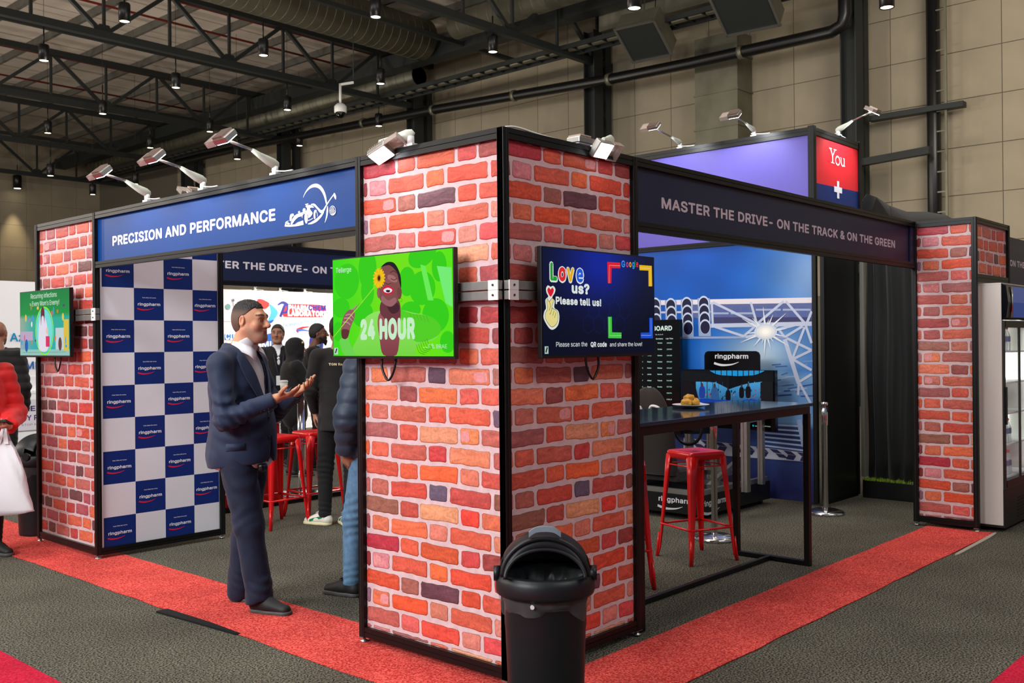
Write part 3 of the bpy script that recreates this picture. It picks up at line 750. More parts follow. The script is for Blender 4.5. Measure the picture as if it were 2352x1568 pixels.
ink.to('chequer_print', 'print_gloss', t)
def ringpharm(ink, u, v, w, c, sw, tag_=True):
    h = w*.17
    ink.text('ringpharm', u-w/2, v, h, c, width=w, bold=.022)
    ink.curve([(u-w*.53, v-h*.75), (u-w*.3, v-h*1.05), (u, v-h*.95), (u+w*.22, v-h*.55)], [h*.35, h*.35, h*.22, h*.04], sw)
    if tag_: ink.text('that little bit extra', u-w*.3, v+h*1.85, h*.32, c, width=w*.6, bold=.01)
g0 = None
for u, v in logos:
    if g0 is None:
        ik = Ink(frameP((0, 4.0, 0), (1, 0, 0), (0, 0, 1)), t0=.0016); ringpharm(ik, 0, 0, .178, (240, 242, 250), (214, 36, 70)); g0 = ik.to('logo', 'print_col', t); o = g0
    else: o = g0.copy(); COL.objects.link(o)
    o.location = (u, 0, v-.01)
# ---- mural wall x=5.35 with purple neighbour wall above
t = thing('mural_wall_panel', 'blue race track mural wall behind the racing simulator', 'panel')
XM = 5.35
box('backing', 'panel_white', t, XM, XM+.02, 1.06, 4.9, .03, FH-.02)
post(t, XM, 1.03); rail(t, (XM, 1.03), (XM, 4.96), FH-.03, FH+.02)
fn = frameP((XM, 0, 0), (0, -1, 0), (0, 0, 1))    # u = -y
def mp(px, py): p = P(px, py, 0, XM); return (-p.y, p.z)
def C4(x, y): return mp(1440+x/4.356, 540+y/4.356)      # crop 4 coordinates
def sky(a, b):
    k = b; top = np.array((8, 78, 172)); mid = np.array((20, 96, 190)); low = np.array((150, 180, 205))
    c = low*(1-k)+mid*k if k < .5 else mid*(1-(k-.5)*2)+top*(k-.5)*2
    g = math.exp(-((a-1.02)/.14)**2-((b-.86)/.22)**2); g2 = math.exp(-((a-.86)/.12)**2-((b-.56)/.1)**2)
    dk = math.exp(-((a-.72)/.2)**2-((b-.30)/.12)**2)
    c = c*(1-.55*g)+np.array((215, 220, 225))*.55*g; c = c*(1-.7*g2)+np.array((240, 240, 225))*.7*g2
    n = .06*math.sin(a*31+b*9)*math.sin(b*23-a*7)
    if b < .28: c = np.array((40, 42, 92))*(1-b/.28)+np.array((46, 74, 132))*(b/.28)
    c = c*(1+n)
    return tuple(np.clip(c, 0, 255))
ink = Ink(fn, step=.00005); ink.grid(-4.9, .03, -1.06, FH-.03, 60, 40, sky)
# motion blurred stand, right bottom
for k in range(26):
    rr = random.Random(k); x0 = 1350+rr.uniform(0, 420); y0 = 1300+rr.uniform(-40, 330); 
    ink.line([C4(x0, y0), C4(x0+rr.uniform(50, 160), y0-rr.uniform(5, 25))], .012, rr.choice([(70, 104, 160), (120, 150, 190), (50, 78, 140), (150, 175, 205)]))
SILV, SIL2, SIL3 = (190, 200, 222), (150, 165, 200), (226, 220, 226)
ink.poly([C4(560, 660), C4(1850, 640), C4(1850, 850), C4(840, 860), C4(560, 800)], (92, 104, 152), None)
ink.poly([C4(860, 820), C4(1850, 820), C4(1850, 880), C4(860, 880)], (62, 62, 104))
for x in (880, 960, 1060, 1150, 1290, 1400, 1500, 1620, 1730): ink.poly([C4(x, 715), C4(x+70, 715), C4(x+70, 815), C4(x, 815)], (84, 100, 158))
for x, w in ((860, 160), (1040, 220), (1290, 250), (1560, 280)): ink.line([C4(x, 745+(x % 3)*18), C4(x+w, 745+(x % 3)*18)], .018, (160, 176, 205))
ink.line([C4(0, 680), C4(1850, 650)], .05, SIL3); ink.line([C4(840, 905), C4(1850, 885)], .04, SILV)
ink.line([C4(560, 1025), C4(1600, 1020)], .02, SIL2); ink.line([C4(100, 775), C4(840, 765)], .02, SILV)
for a, c in (((850, 670), (860, 890)), ((860, 670), (1290, 880)), ((1240, 670), (1300, 880)), ((1310, 880), (1570, 660)), ((1590, 660), (1790, 890)), ((1800, 880), (1850, 760)),
             ((880, 915), (1170, 1010)), ((1170, 1010), (1280, 915)), ((1190, 1020), (1680, 900)), ((1580, 1020), (1760, 910)), ((1580, 1020), (1520, 940)),
             ((1580, 1040), (1720, 1480)), ((1790, 900), (1850, 1080)), ((1780, 920), (1660, 1230)), ((1600, 1030), (1850, 1150)), ((1660, 1240), (1850, 1150)), ((1660, 1240), (1850, 1350)), ((1720, 1470), (1850, 1390)), ((1720, 1480), (1715, 1600)), ((1730, 1480), (1850, 1700))):
    ink.line([C4(*a), C4(*c)], .024 if abs(a[1]-c[1]) < 400 else .042, SILV)
for cx, top, nn in ((285, 650, 4), (440, 655, 4), (600, 645, 5), (770, 635, 5)):
    W2 = 52+cx*.012; ink.poly([C4(cx-W2, top-5), C4(cx+W2, top-5), C4(cx+W2+12, top+375), C4(cx-W2+12, top+375)], (146, 166, 205))
    for k in range(4):
        c_ = C4(cx+k*5, top+45+k*78); ink.ell(c_[0], c_[1], .062, .074, (196, 210, 232)); ink.ell(c_[0], c_[1]-.008, .054, .064, (26, 26, 58))

c0 = C4(1390, 965)
for k in range(26):
    q = 2*PI*k/26+.1*math.sin(k*5); L0 = (.10, .22, .15, .3)[k % 4]; ink.line([c0, (c0[0]+L0*math.cos(q), c0[1]+L0*.8*math.sin(q))], [.03, .002], (225, 232, 236))
for k, cc in enumerate(((205, 216, 228), (226, 230, 230), (244, 244, 232), (255, 255, 248))): ink.ell(c0[0], c0[1], .12-.028*k, .075-.017*k, cc)
# lower part: start line chequers on purple track
def C5(x, y): return mp(1440+x/2.904, 860+y/2.904)
ink.poly([C5(380, 420), C5(1190, 520), C5(1190, 580), C5(380, 520)], (176, 180, 196))
for k in range(9):
    x = 400+k*92; y = 424+k*11.5
    ink.poly([C5(x, y), C5(x+52, y+7), C5(x+86, y+34), C5(x+30, y+26)], (40, 42, 82)); ink.poly([C5(x+34, y+28), C5(x+88, y+36), C5(x+70, y+66), C5(x+20, y+58)] if k % 3 else [C5(x+40, y+30), C5(x+96, y+40), C5(x+128, y+66), C5(x+66, y+58)], (40, 42, 82))
for k in range(6): ink.line([C5(900, 330+k*28), C5(1180, 345+k*32)], .016, (168, 184, 214))
ink.line([C5(1150, 300), C5(1185, 480)], .05, (150, 170, 205))
ink.to('mural_print', 'print_gloss', t)
# purple neighbour stand
mat('purple_print', (98, 88, 178), .55, noise=.04, nscale=2)
t = thing('neighbour_stand', 'tall purple neighbouring stand with a red and blue You panel', 'stand')
XP, YP = 5.47, 1.10
b = BM(); b.box(XP, XP+.02, YP, 7.4, 2.0, 3.5); b.box(XP, XP+.05, YP, YP+.05, 0, 2.0); b.box(XP, XP+.05, 7.3, 7.35, 0, 2.0); b.to('purple_wall', 'purple_print', t)
rail(t, (XP, YP), (XP, 7.4), 3.46, 3.53); post(t, XP, YP, z0=2.3, z1=3.54, w=.06)
b = BM(); b.box(XP+.02, 6.5, YP-.005, YP+.005, 2.5, 3.5); b.to('red_panel', mat('panel_red', (232, 36, 50), .4), t)
rail(t, (XP, YP), (6.52, YP), 3.46, 3.53); post(t, 6.53, YP, z0=2.3, z1=3.54, w=.05)
fn = frameP((XP, YP-.005, 0), (1, 0, 0), (0, 0, 1))
def yp(px, py): p = P(px, py, 1, YP); return (p.x-XP, p.z)
ink = Ink(fn)
q = [yp(1876, 421), yp(1968, 440)]; ink.poly([(0.03, 2.5), (1.03, 2.5), (1.03, q[1][1]), (0.03, q[0][1])], (8, 44, 112))
ink.to('navy_print', 'print_col', t)
ink = Ink(fn, t0=.003); c0 = yp(1905, 378); c1 = yp(1937, 382); hY = yp(1905, 341)[1]-c0[1]
# serif word You
def serif(ink, u, v, h, w, c):
    k = h; s = .13*k
    def L(pts, wd=s): ink.line([(u+x*w, v+y*k) for x, y in pts], wd, c)
    L([(.05, 1), (.2, .5)]); L([(.37, 1), (.2, .5)], s*.7); L([(.2, .5), (.2, .02)], s*1.1); L([(-.03, .98), (.15, .98)], s*.5); L([(.28, .98), (.45, .98)], s*.5); L([(.09, .03), (.31, .03)], s*.5)
    ink.line([(u+(.53+.14*math.cos(q))*w, v+(.28+.29*math.sin(q))*k) for q in [2*PI*i/20 for i in range(21)]], s*.85, c)
    ink.line([(u+x*w, v+y*k) for x, y in spl([(.77, .55), (.77, .2), (.84, .02), (.93, .06), (.97, .2)], 4)], s*.9, c); L([(.97, .56), (.97, .03)]); L([(.71, .55), (.77, .55)], s*.5); L([(.91, .55), (.97, .55)], s*.5); L([(.97, .03), (1.03, .03)], s*.5)
serif(ink, c0[0]-.01, c0[1]+.02, hY*.9, c1[0]-c0[0]+.02, (255, 250, 250))
cc = yp(1923, 436); ink.rect(cc[0]-.025, cc[1]-.085, cc[0]+.025, cc[1]+.085, (250, 250, 255)); ink.rect(cc[0]-.09, cc[1]-.028, cc[0]+.09, cc[1]+.028, (250, 250, 255))
ink.to('lettering', 'print_col', t)
# ---- black side wall, white strip, black curtain, planter
mat('black_panel', (27, 28, 26), .38)
t = thing('black_wall_panel', 'plain black wall panel between the mural and the black curtain', 'panel')
box('panel', 'black_panel', t, 5.38, 6.08, .955, .965, .05, FH-.05); post(t, 5.37, .96); post(t, 6.1, .96); rail(t, (5.37, .96), (6.1, .96), .02, .06); rail(t, (5.37, .96), (6.1, .96), FH-.05, FH)
mat('grey_post', (140, 142, 132), .5)
tag(box('upright_post', 'grey_post', None, 6.14, 6.27, .90, .94, .2, 2.6, .004), 'pale grey upright post at the edge of the black curtain', 'post')
b = BM(); n = 40; prev = None
for i in range(n+1):
    y = .88-i*(.98/n); x = 6.16+.035*math.sin(i*1.1)+.015*math.sin(i*2.7+1)
    cur = [b.b.verts.new((x+.02*math.sin(k*.8+i*.25), y, .19+k*.206)) for k in range(12)]
    if prev:
        for k in range(11): b.b.faces.new((prev[k], cur[k], cur[k+1], prev[k+1]))
    prev = cur
o = b.to('curtain', mat('curtain_black', (14, 15, 14), .75, sheen=.2, bump=.4, bscale=14), None, smooth=True); tag(o, 'black fabric curtain hanging left of the slim brick pillar', 'curtain')
md = o.modifiers.new('s', 'SOLIDIFY'); md.thickness = .004
t = thing('planter_box', 'low black box edged with bright green artificial grass below the curtain', 'planter', (6.12, .4, 0))
box('box', 'black_plastic', t, 0, .35, -.6, .52, 0, .17, .005)
b = BM(); rr = random.Random(5)
for k in range(900):
    x, y = rr.uniform(-.01, .06), rr.uniform(-.6, .52); h = rr.uniform(.02, .045); a = rr.uniform(0, PI)
    v = [b.b.verts.new(q) for q in ((x-.003*math.cos(a), y-.003*math.sin(a), .168), (x+.003*math.cos(a), y+.003*math.sin(a), .168), (x+rr.uniform(-.01, .01), y+rr.uniform(-.01, .01), .168+h))]; b.b.faces.new(v)
b.to('artificial_grass', mat('turf', (150, 190, 20), .6), t, norm=False)['kind'] = 'stuff'
# black drape over the neighbour wall, right of the You panel
b = BM(); pr = []
for i in range(13):
    x = 6.6+i*.42; r_ = []
    for k in range(9):
        r_.append(b.b.verts.new((x+.02*math.sin(k), 1.05+.10*math.sin(k*.9+i*.8)+.03*k, 3.02-k*.14-i*.012+.03*math.sin(i*1.7))))
    if pr:
        for k in range(8): b.b.faces.new((pr[k], r_[k], r_[k+1], pr[k+1]))
    pr = r_
o = b.to('black_drape', 'curtain_black', None, smooth=True); tag(o, 'black cloth drape draped over the wall behind the right fascia', 'drape'); md = o.modifiers.new('s', 'SOLIDIFY'); md.thickness = .01
# ------------------------------------------------------------------ screens
def tv(label, fn, w, h, draw, cable=True, bracket=None, dx=None):
    """fn: plane at the screen front, origin at its lower left"""
    t = thing('television', label, 'screen')
    b = BM(); b.prism([(0, 0), (w, 0), (w, h), (0, h)], lambda u, v, q: fn(u, v, q), -.028, -.001); b.to('casing', 'black_plastic', t, bevel=.003)
    b = BM(); b.prism([(.12, .1), (w-.12, .1), (w-.12, h-.1), (.12, h-.1)], lambda u, v, q: fn(u, v, q), -.06, -.028); b.to('rear_cover', 'black_plastic', t)
    b = BM(); b.prism([(.006, .014), (w-.006, .014), (w-.006, h-.006), (.006, h-.006)], lambda u, v, q: fn(u, v, q), -.0005, 0); b.to('glass', 'screen_black', t)
    ink = Ink(fn, step=.00003, t0=.0002); ink.clip = (.006, .014, w-.006, h-.006); draw(ink, w, h); ink.to('picture', 'screen_img', t)
    if cable:
        c = cable if isinstance(cable, float) else w*.45
        b = BM(); b.tube([fn(*q) for q in spl([(c-.05, .02, -.035), (c-.045, -.05, -.03), (c, -.105, -.03), (c+.045, -.05, -.03), (c+.05, .02, -.035)], 6)], .006, 8); b.to('cable', 'black_plastic', t)
    if bracket:
        a0, a1 = bracket
        b = BM()
        for z in (0, .045): b.prism([(a0, .265+z), (a1, .265+z), (a1, .305+z), (a0, .305+z)], lambda u, v, q: fn(u, v, q), -.075, -.045)
        b.to('bracket_rail', 'alu', t, bevel=.002)
        s_ = 1 if a1 > w else -1
        e = a1 if s_ > 0 else a0
        b = BM()
        for z in (0, .045):
            lo, hi = sorted((e, e-s_*.06)); b.prism([(lo, .263+z), (hi, .263+z), (hi, .307+z), (lo, .307+z)], lambda u, v, q: fn(u, v, q), -.045, -.040)
        b.to('clamp_plate', 'white_plastic', t)
        b = BM()
        for z in (0, .045): b.cyl(fn(e-s_*.03, .285+z, -.042), fn(e-s_*.03, .285+z, -.036), .005, n=8)
        b.to('bolt', 'steel_dark', t)
    return t
SK1, SK2, SK3, SK4 = (118, 62, 52), (168, 108, 104), (72, 34, 38), (214, 168, 176)
def draw_green(ink, w, h):
    def X(x, y): return ((x-97)/1285*w, h-((y-262+(x-97)*.095*(1-(y-262)/1010.)) )/1010*h) if False else (X0(x, y))
    def X0(x, y):   # crop 7 pixels -> screen plane
        p = P(740+x/4.6125, 540+y/4.6125, 0, -.1); return (1.112-p.y, p.z-1.463)
    ink.grid(.006, .014, w-.006, h-.006, 16, 8, lambda a, b: (56+62*math.sin(a*2.6), 230+10*a, 4+6*b))
    for x, y, a, b, r in ((260, 490, .10, .09, .2), (480, 360, .07, .10, 0), (480, 600, .05, .07, .1), (200, 770, .07, .05, 0), (430, 840, .08, .06, .2), (900, 490, .06, .07, 0), (1060, 560, .09, .08, 0), (1060, 200, .10, .06, .3), (1240, 330, .05, .07, 0), (1200, 850, .09, .08, 0), (170, 1020, .04, .05, 0), (940, 790, .07, .04, 0), (1330, 1130, .05, .05, 0)):
        c = X0(x, y); ink.ell(c[0], c[1], a, b, (52, 214, 10), r)
    ink.poly([X0(*q) for q in ((1040, 310), (1095, 325), (1180, 690), (1120, 690))], (110, 244, 90)); ink.poly([X0(*q) for q in ((1215, 325), (1370, 340), (1380, 760), (1310, 720))], (120, 246, 120))
    B = lambda pts, c, n=5, c2=None: ink.blob([X0(*q) for q in pts], c, n, c2)
    # torso in green
    B([(350, 1268), (395, 1050), (440, 900), (520, 830), (620, 800), (820, 790), (960, 820), (1110, 850), (1210, 900), (1260, 1010), (1180, 1110), (1060, 1140), (980, 1215), (960, 1268)], (120, 222, 66), 4, (150, 236, 100))
    B([(820, 800), (960, 830), (1110, 850), (1210, 900), (1260, 1010), (1180, 1090), (1000, 1130), (900, 1000)], (84, 214, 30), 4)
    for k in range(6): ink.curve([X0(930+k*35, 825+k*6), X0(950+k*36, 880+k*8)], .0012, (40, 130, 20))
    for k in range(6): ink.curve([X0(1000+k*22, 1160-k*12), X0(1030+k*22, 1240-k*14), X0(1090+k*20, 1262-k*16)], .002, (30, 120, 24))
    B([(590, 900), (640, 800), (820, 790), (825, 1000), (790, 1268), (650, 1268), (610, 1100)], (128, 58, 66), 4, (170, 92, 100))
    # neck and head
    B([(640, 690), (810, 690), (825, 880), (740, 930), (620, 830)], (110, 54, 60)); B([(690, 740), (800, 720), (815, 800), (740, 830)], (70, 30, 40))
    B([(640, 330), (700, 285), (770, 310), (815, 400), (835, 500), (830, 620), (800, 700), (740, 755), (680, 745), (620, 690), (590, 600), (590, 480), (610, 390)], (132, 78, 74), 5)
    B([(620, 340), (690, 285), (770, 300), (830, 420), (838, 560), (815, 480), (790, 390), (720, 320), (650, 330)], (26, 20, 26), 5)
    B([(640, 640), (700, 690), (770, 660), (790, 700), (740, 752), (680, 742), (630, 700)], (158, 102, 108)); B([(700, 420), (760, 430), (800, 480), (770, 500), (700, 470)], (170, 110, 110))
    B([(800, 560), (840, 570), (842, 640), (820, 680), (800, 640)], (120, 66, 60)); B([(590, 560), (612, 600), (600, 670), (582, 620)], (150, 96, 96))
    ink.curve([X0(722, 398), X0(760, 378), X0(792, 402)], .003, (36, 16, 20)); ink.curve([X0(730, 460), X0(765, 474), X0(795, 458)], .003, (40, 16, 24))
    B([(660, 480), (700, 465), (740, 500), (715, 520), (680, 515)], (150, 86, 84)); ink.curve([X0(672, 505), X0(700, 518), X0(735, 505)], .003, (70, 26, 30))
    B([(640, 570), (690, 530), (755, 560), (752, 610), (700, 632), (650, 615)], (210, 30, 60)); B([(655, 575), (700, 556), (742, 575), (735, 600), (700, 612), (660, 600)], (244, 240, 246)); B([(680, 582), (720, 582), (715, 604), (685, 602)], (40, 16, 22))
    ink.curve([X0(820, 660), X0(850, 680), X0(840, 705), X0(815, 690)], .0012, (60, 50, 20))
    # stem, hand, flower
    ink.line([X0(120, 1080), X0(560, 545)], .0045, (170, 230, 60))
    B([(190, 1105), (270, 1080), (300, 1150), (350, 1268), (240, 1268), (200, 1180)], (110, 220, 80))
    B([(212, 1085), (206, 960), (235, 850), (290, 790), (340, 800), (345, 870), (310, 960), (290, 1030), (270, 1090)], (150, 92, 96)); B([(215, 1085), (212, 1000), (290, 1010), (262, 1095)], (96, 44, 44))
    for a in (((250, 850), (300, 840), (335, 880)), ((235, 880), (290, 880), (320, 910)), ((225, 920), (270, 925), (300, 950)), ((310, 790), (350, 770), (372, 742))): ink.curve([X0(*q) for q in a], .008, (188, 140, 150)); ink.curve([X0(q[0], q[1]+12) for q in a], .0016, (70, 30, 40))
    ink.line([X0(205, 975), X0(345, 805)], .0045, (200, 236, 40))
    c = X0(606, 455)
    for k in range(18):
        q = 2*PI*k/18; ink.ell(c[0]+.030*math.cos(q), c[1]+.034*math.sin(q), .017, .007, (252, 208, 10) if k % 2 else (244, 190, 6), q, n=12)
    ink.ell(c[0], c[1], .026, .03, (250, 196, 4)); ink.ell(c[0], c[1], .015, .018, (190, 130, 8)); ink.ell(c[0], c[1], .009, .012, (44, 22, 12))
    a = X0(150, 400); ink.text('Tellerge', a[0], a[1], .036, (235, 250, 240), width=.124)
    a = X0(410, 1090); ink.text('24 HOUR', a[0], a[1], .122, (206, 246, 206), width=.405, bold=.055)
    a = X0(1212, 1198); ink.text('BRAE', a[0], a[1], .026, (200, 240, 200), width=.072); ink.line([X0(1068, 1186), X0(1150, 1186)], .002, (210, 245, 210)); ink.line([X0(1160, 1150), X0(1180, 1200)], .003, (210, 245, 210)); ink.line([X0(1172, 1150), X0(1194, 1200)], .003, (210, 245, 210)); ink.text('a', X0(1130, 1170)[0], X0(1130, 1170)[1], .016, (210, 245, 210))
    a = X0(135, 1262); ink.rect(a[0], a[1], a[0]+.028, a[1]+.034, (205, 225, 215)); ink.curve([(a[0]+.008, a[1]+.006), (a[0]+.014, a[1]+.018), (a[0]+.02, a[1]+.03)], .009, (40, 40, 50))
fG = frameP((-.1, 1.112, 1.463), (0, -1, 0), (0, 0, 1))
tv('television with bright green Tellerge advert of a laughing woman, on the corner pillar', fG, .895, .512, draw_green, .40, bracket=(.85, 1.13))
def draw_love(ink, w, h):
    def X0(x, y):  # crop 8 pixels
        p = P(1220+x/4.9, 540+y/4.9, 1, -.1); return (p.x-.142, p.z-1.463)
    ink.grid(.006, .014, w-.006, h-.006, 20, 12, lambda a, b: (4+5*math.exp(-((a-.45)/.3)**2), 10+26*max(0, math.exp(-((a-.5)/.36)**2-((b-.95)/.5)**2)), 34+120*math.exp(-((a-.48)/.34)**2-((b-.9)/.42)**2)))
    for i in range(4):
        for j in range(3):
            cx, cy = .34+i*.085+(j % 2)*.042, .30-j*.072
            ink.line([(cx+.045*math.cos(PI/6+k*PI/3), cy+.045*math.sin(PI/6+k*PI/3)) for k in range(7)], .0008, (14, 46, 120))
    Wt = (226, 234, 232)
    x = X0(205, 490); hh = .105
    lx = [(205, 'L', (30, 160, 50), 60), (300, 'o', (222, 40, 48), 90), (392, 'v', (232, 178, 20), 95), (500, 'e', (30, 90, 220), 90)]
    for px, ch, c, pw in lx:
        a = X0(px, 500+(px-205)*.065)
        ww = .052 if ch != 'L' else .048
        ink.text(ch, a[0], a[1], .105, Wt, width=ww+.012, bold=.075); ink.text(ch, a[0]+.006, a[1]+.003, .100, c, width=ww, bold=.045)
    a = X0(455, 645); ink.text('us?', a[0], a[1], .062, Wt, width=.135, bold=.04, skew=-.02)
    a = X0(275, 770); ink.text('Please tell us!', a[0], a[1], .044, Wt, width=.345, bold=.035, skew=-.01)
    a = X0(280, 1255); ink.text('Please scan the ', a[0], a[1], .031, Wt, width=.232); ink.text('QR code', X0(668, 1255)[0], X0(668, 1255)[1], .031, Wt, width=.128, bold=.03); ink.text('and share the love!', X0(884, 1252)[0], X0(884, 1252)[1], .029, Wt, width=.275)
    gx = 1015
    for ch, c, px, pw in (('G', (60, 150, 240), 1015, .030), ('o', (230, 60, 90), 1068, .019), ('o', (240, 180, 20), 1102, .019), ('g', (60, 150, 240), 1136, .019), ('l', (40, 190, 60), 1165, .005), ('e', (235, 50, 60), 1180, .018)):
        a = X0(px, 356); ink.text(ch, a[0], a[1], .044, c, width=pw, bold=.02)
    RD, YL, GR, BU = (226, 30, 50), (236, 186, 20), (70, 200, 70), (20, 80, 210)
    def poly(pts, c): ink.poly([X0(*q) for q in pts], c)
    poly([(855, 300), (1000, 310), (1000, 372), (903, 370), (900, 540), (860, 540)], RD); poly([(1215, 335), (1355, 345), (1360, 575), (1320, 575), (1318, 398), (1218, 394)], YL)
    poly([(862, 918), (905, 918), (908, 1092), (1014, 1095), (1014, 1160), (866, 1158)], GR); poly([(1326, 930), (1366, 930), (1368, 1160), (1232, 1160), (1232, 1096), (1328, 1094)], BU)
    for pts in (((875, 540), (878, 338), (1000, 345)), ((1218, 366), (1338, 374), (1340, 575)), ((880, 920), (884, 1130), (1014, 1130)), ((1234, 1126), (1348, 1128), (1346, 932))): ink.line([X0(*q) for q in pts], .0012, (255, 240, 230))
    # heart and crossed fingers sticker
    B = lambda pts, c, n=5: ink.blob([X0(*q) for q in pts], c, n)
    B([(165, 600), (185, 565), (217, 580), (245, 570), (270, 605), (262, 650), (235, 700), (262, 740), (258, 815), (300, 850), (315, 920), (300, 1010), (250, 1060), (200, 1045), (140, 940), (145, 860), (165, 820), (158, 730), (190, 690), (172, 650)], (226, 232, 224))
    B([(180, 612), (197, 588), (216, 610), (236, 590), (252, 618), (240, 660), (216, 690), (190, 655)], (222, 20, 44))
    B([(180, 712), (200, 745), (235, 708), (248, 740), (232, 815), (285, 850), (300, 920), (286, 990), (244, 1030), (205, 1015), (160, 940), (158, 880), (180, 830), (176, 760)], (232, 220, 140))
    for a in (((200, 745), (214, 790), (200, 850)), ((235, 815), (215, 880), (204, 885)), ((255, 850), (240, 905)), ((275, 870), (262, 930))): ink.curve([X0(*q) for q in a], .0022, (30, 30, 20), 4)
    ink.line([X0(*q) for q in spl([(180, 712), (200, 745), (235, 708), (248, 740), (232, 815), (285, 850), (300, 920), (286, 990), (244, 1030), (205, 1015), (160, 940), (158, 880), (180, 830), (176, 760)], 4, True)], .0022, (30, 30, 20))
    a = X0(150, 1335); ink.rect(a[0], a[1], a[0]+.026, a[1]+.034, (170, 205, 190)); ink.curve([(a[0]+.008, a[1]+.006), (a[0]+.013, a[1]+.018), (a[0]+.019, a[1]+.03)], .009, (60, 40, 40))
fB = frameP((.142, -.1, 1.463), (1, 0, 0), (0, 0, 1))
tv('television with dark blue Love us? Please tell us! message, on the corner pillar', fB, .905, .510, draw_love, .41, bracket=(-.17, .05))
def draw_mom(ink, w, h):
    def X0(x, y):   # crop 4 pixels (3.734x)
        p = P(0+x/3.734, 480+y/3.734, 0, -.1); return (5.115-p.y, p.z-1.458)
    ink.grid(.006, .014, w-.006, h-.006, 14, 14, lambda a, b: ((14+80*max(0, .45-b), 130+60*(1-b), 60) if b > .62 else (40+110*math.exp(-((a-.0)/.2)**2), 175, 150+60*(.6-b))))
    ink.rect(.006, .014, w-.006, .06, (150, 200, 190)); ink.rect(.02, .13, .25, .2, (190, 170, 200)); ink.rect(.66, .06, .88, .22, (200, 214, 216)); ink.rect(.80, .05, .885, .28, (226, 196, 60))
    for k in range(30):
        r = random.Random(k+3); ink.ell(r.uniform(.03, .87), r.uniform(.08, .4), r.uniform(.008, .02), r.uniform(.008, .03), r.choice([(226, 120, 60), (60, 160, 220), (240, 200, 70), (230, 90, 130), (90, 60, 120), (240, 240, 240)]))
    for rr, c in ((.165, (150, 240, 40)), (.155, (70, 214, 170)), (.145, (120, 226, 220))): ink.ell(X0(382, 1060)[0], .2, rr, rr*1.12, c)
    c = X0(370, 1060)[0]
    ink.blob([(c-.07, .06), (c-.08, .2), (c-.05, .3), (c, .34), (c+.04, .3), (c+.08, .22), (c+.08, .06)], (232, 226, 240)); ink.ell(c-.005, .335, .022, .03, (226, 180, 160)); ink.blob([(c-.035, .35), (c, .385), (c+.03, .35), (c+.03, .26), (c+.015, .31), (c-.02, .31), (c-.035, .24)], (110, 30, 50))
    ink.rect(c+.05, .08, c+.12, .16, (226, 40, 100)); ink.ell(c+.075, .2, .02, .026, (236, 200, 180)); ink.ell(.13, .09, .03, .05, (30, 90, 180)); ink.ell(.74, .1, .03, .05, (100, 60, 60))
    a = X0(265, 770); ink.text('Recurring infections', a[0], a[1], .052, (225, 240, 225), width=.47); a = X0(257, 835); ink.text("= Every Mom's Enemy!", a[0], a[1], .052, (225, 240, 225), width=.53)
    ink.line([(.06, .036), (.84, .04)], .002, (90, 110, 110))
fM = frameP((-.1, 5.115, 1.458), (0, -1, 0), (0, 0, 1))
tv("television reading Recurring infections = Every Mom's Enemy!, on the left pillar", fM, .905, .512, draw_mom, .62, bracket=(.86, 1.22))

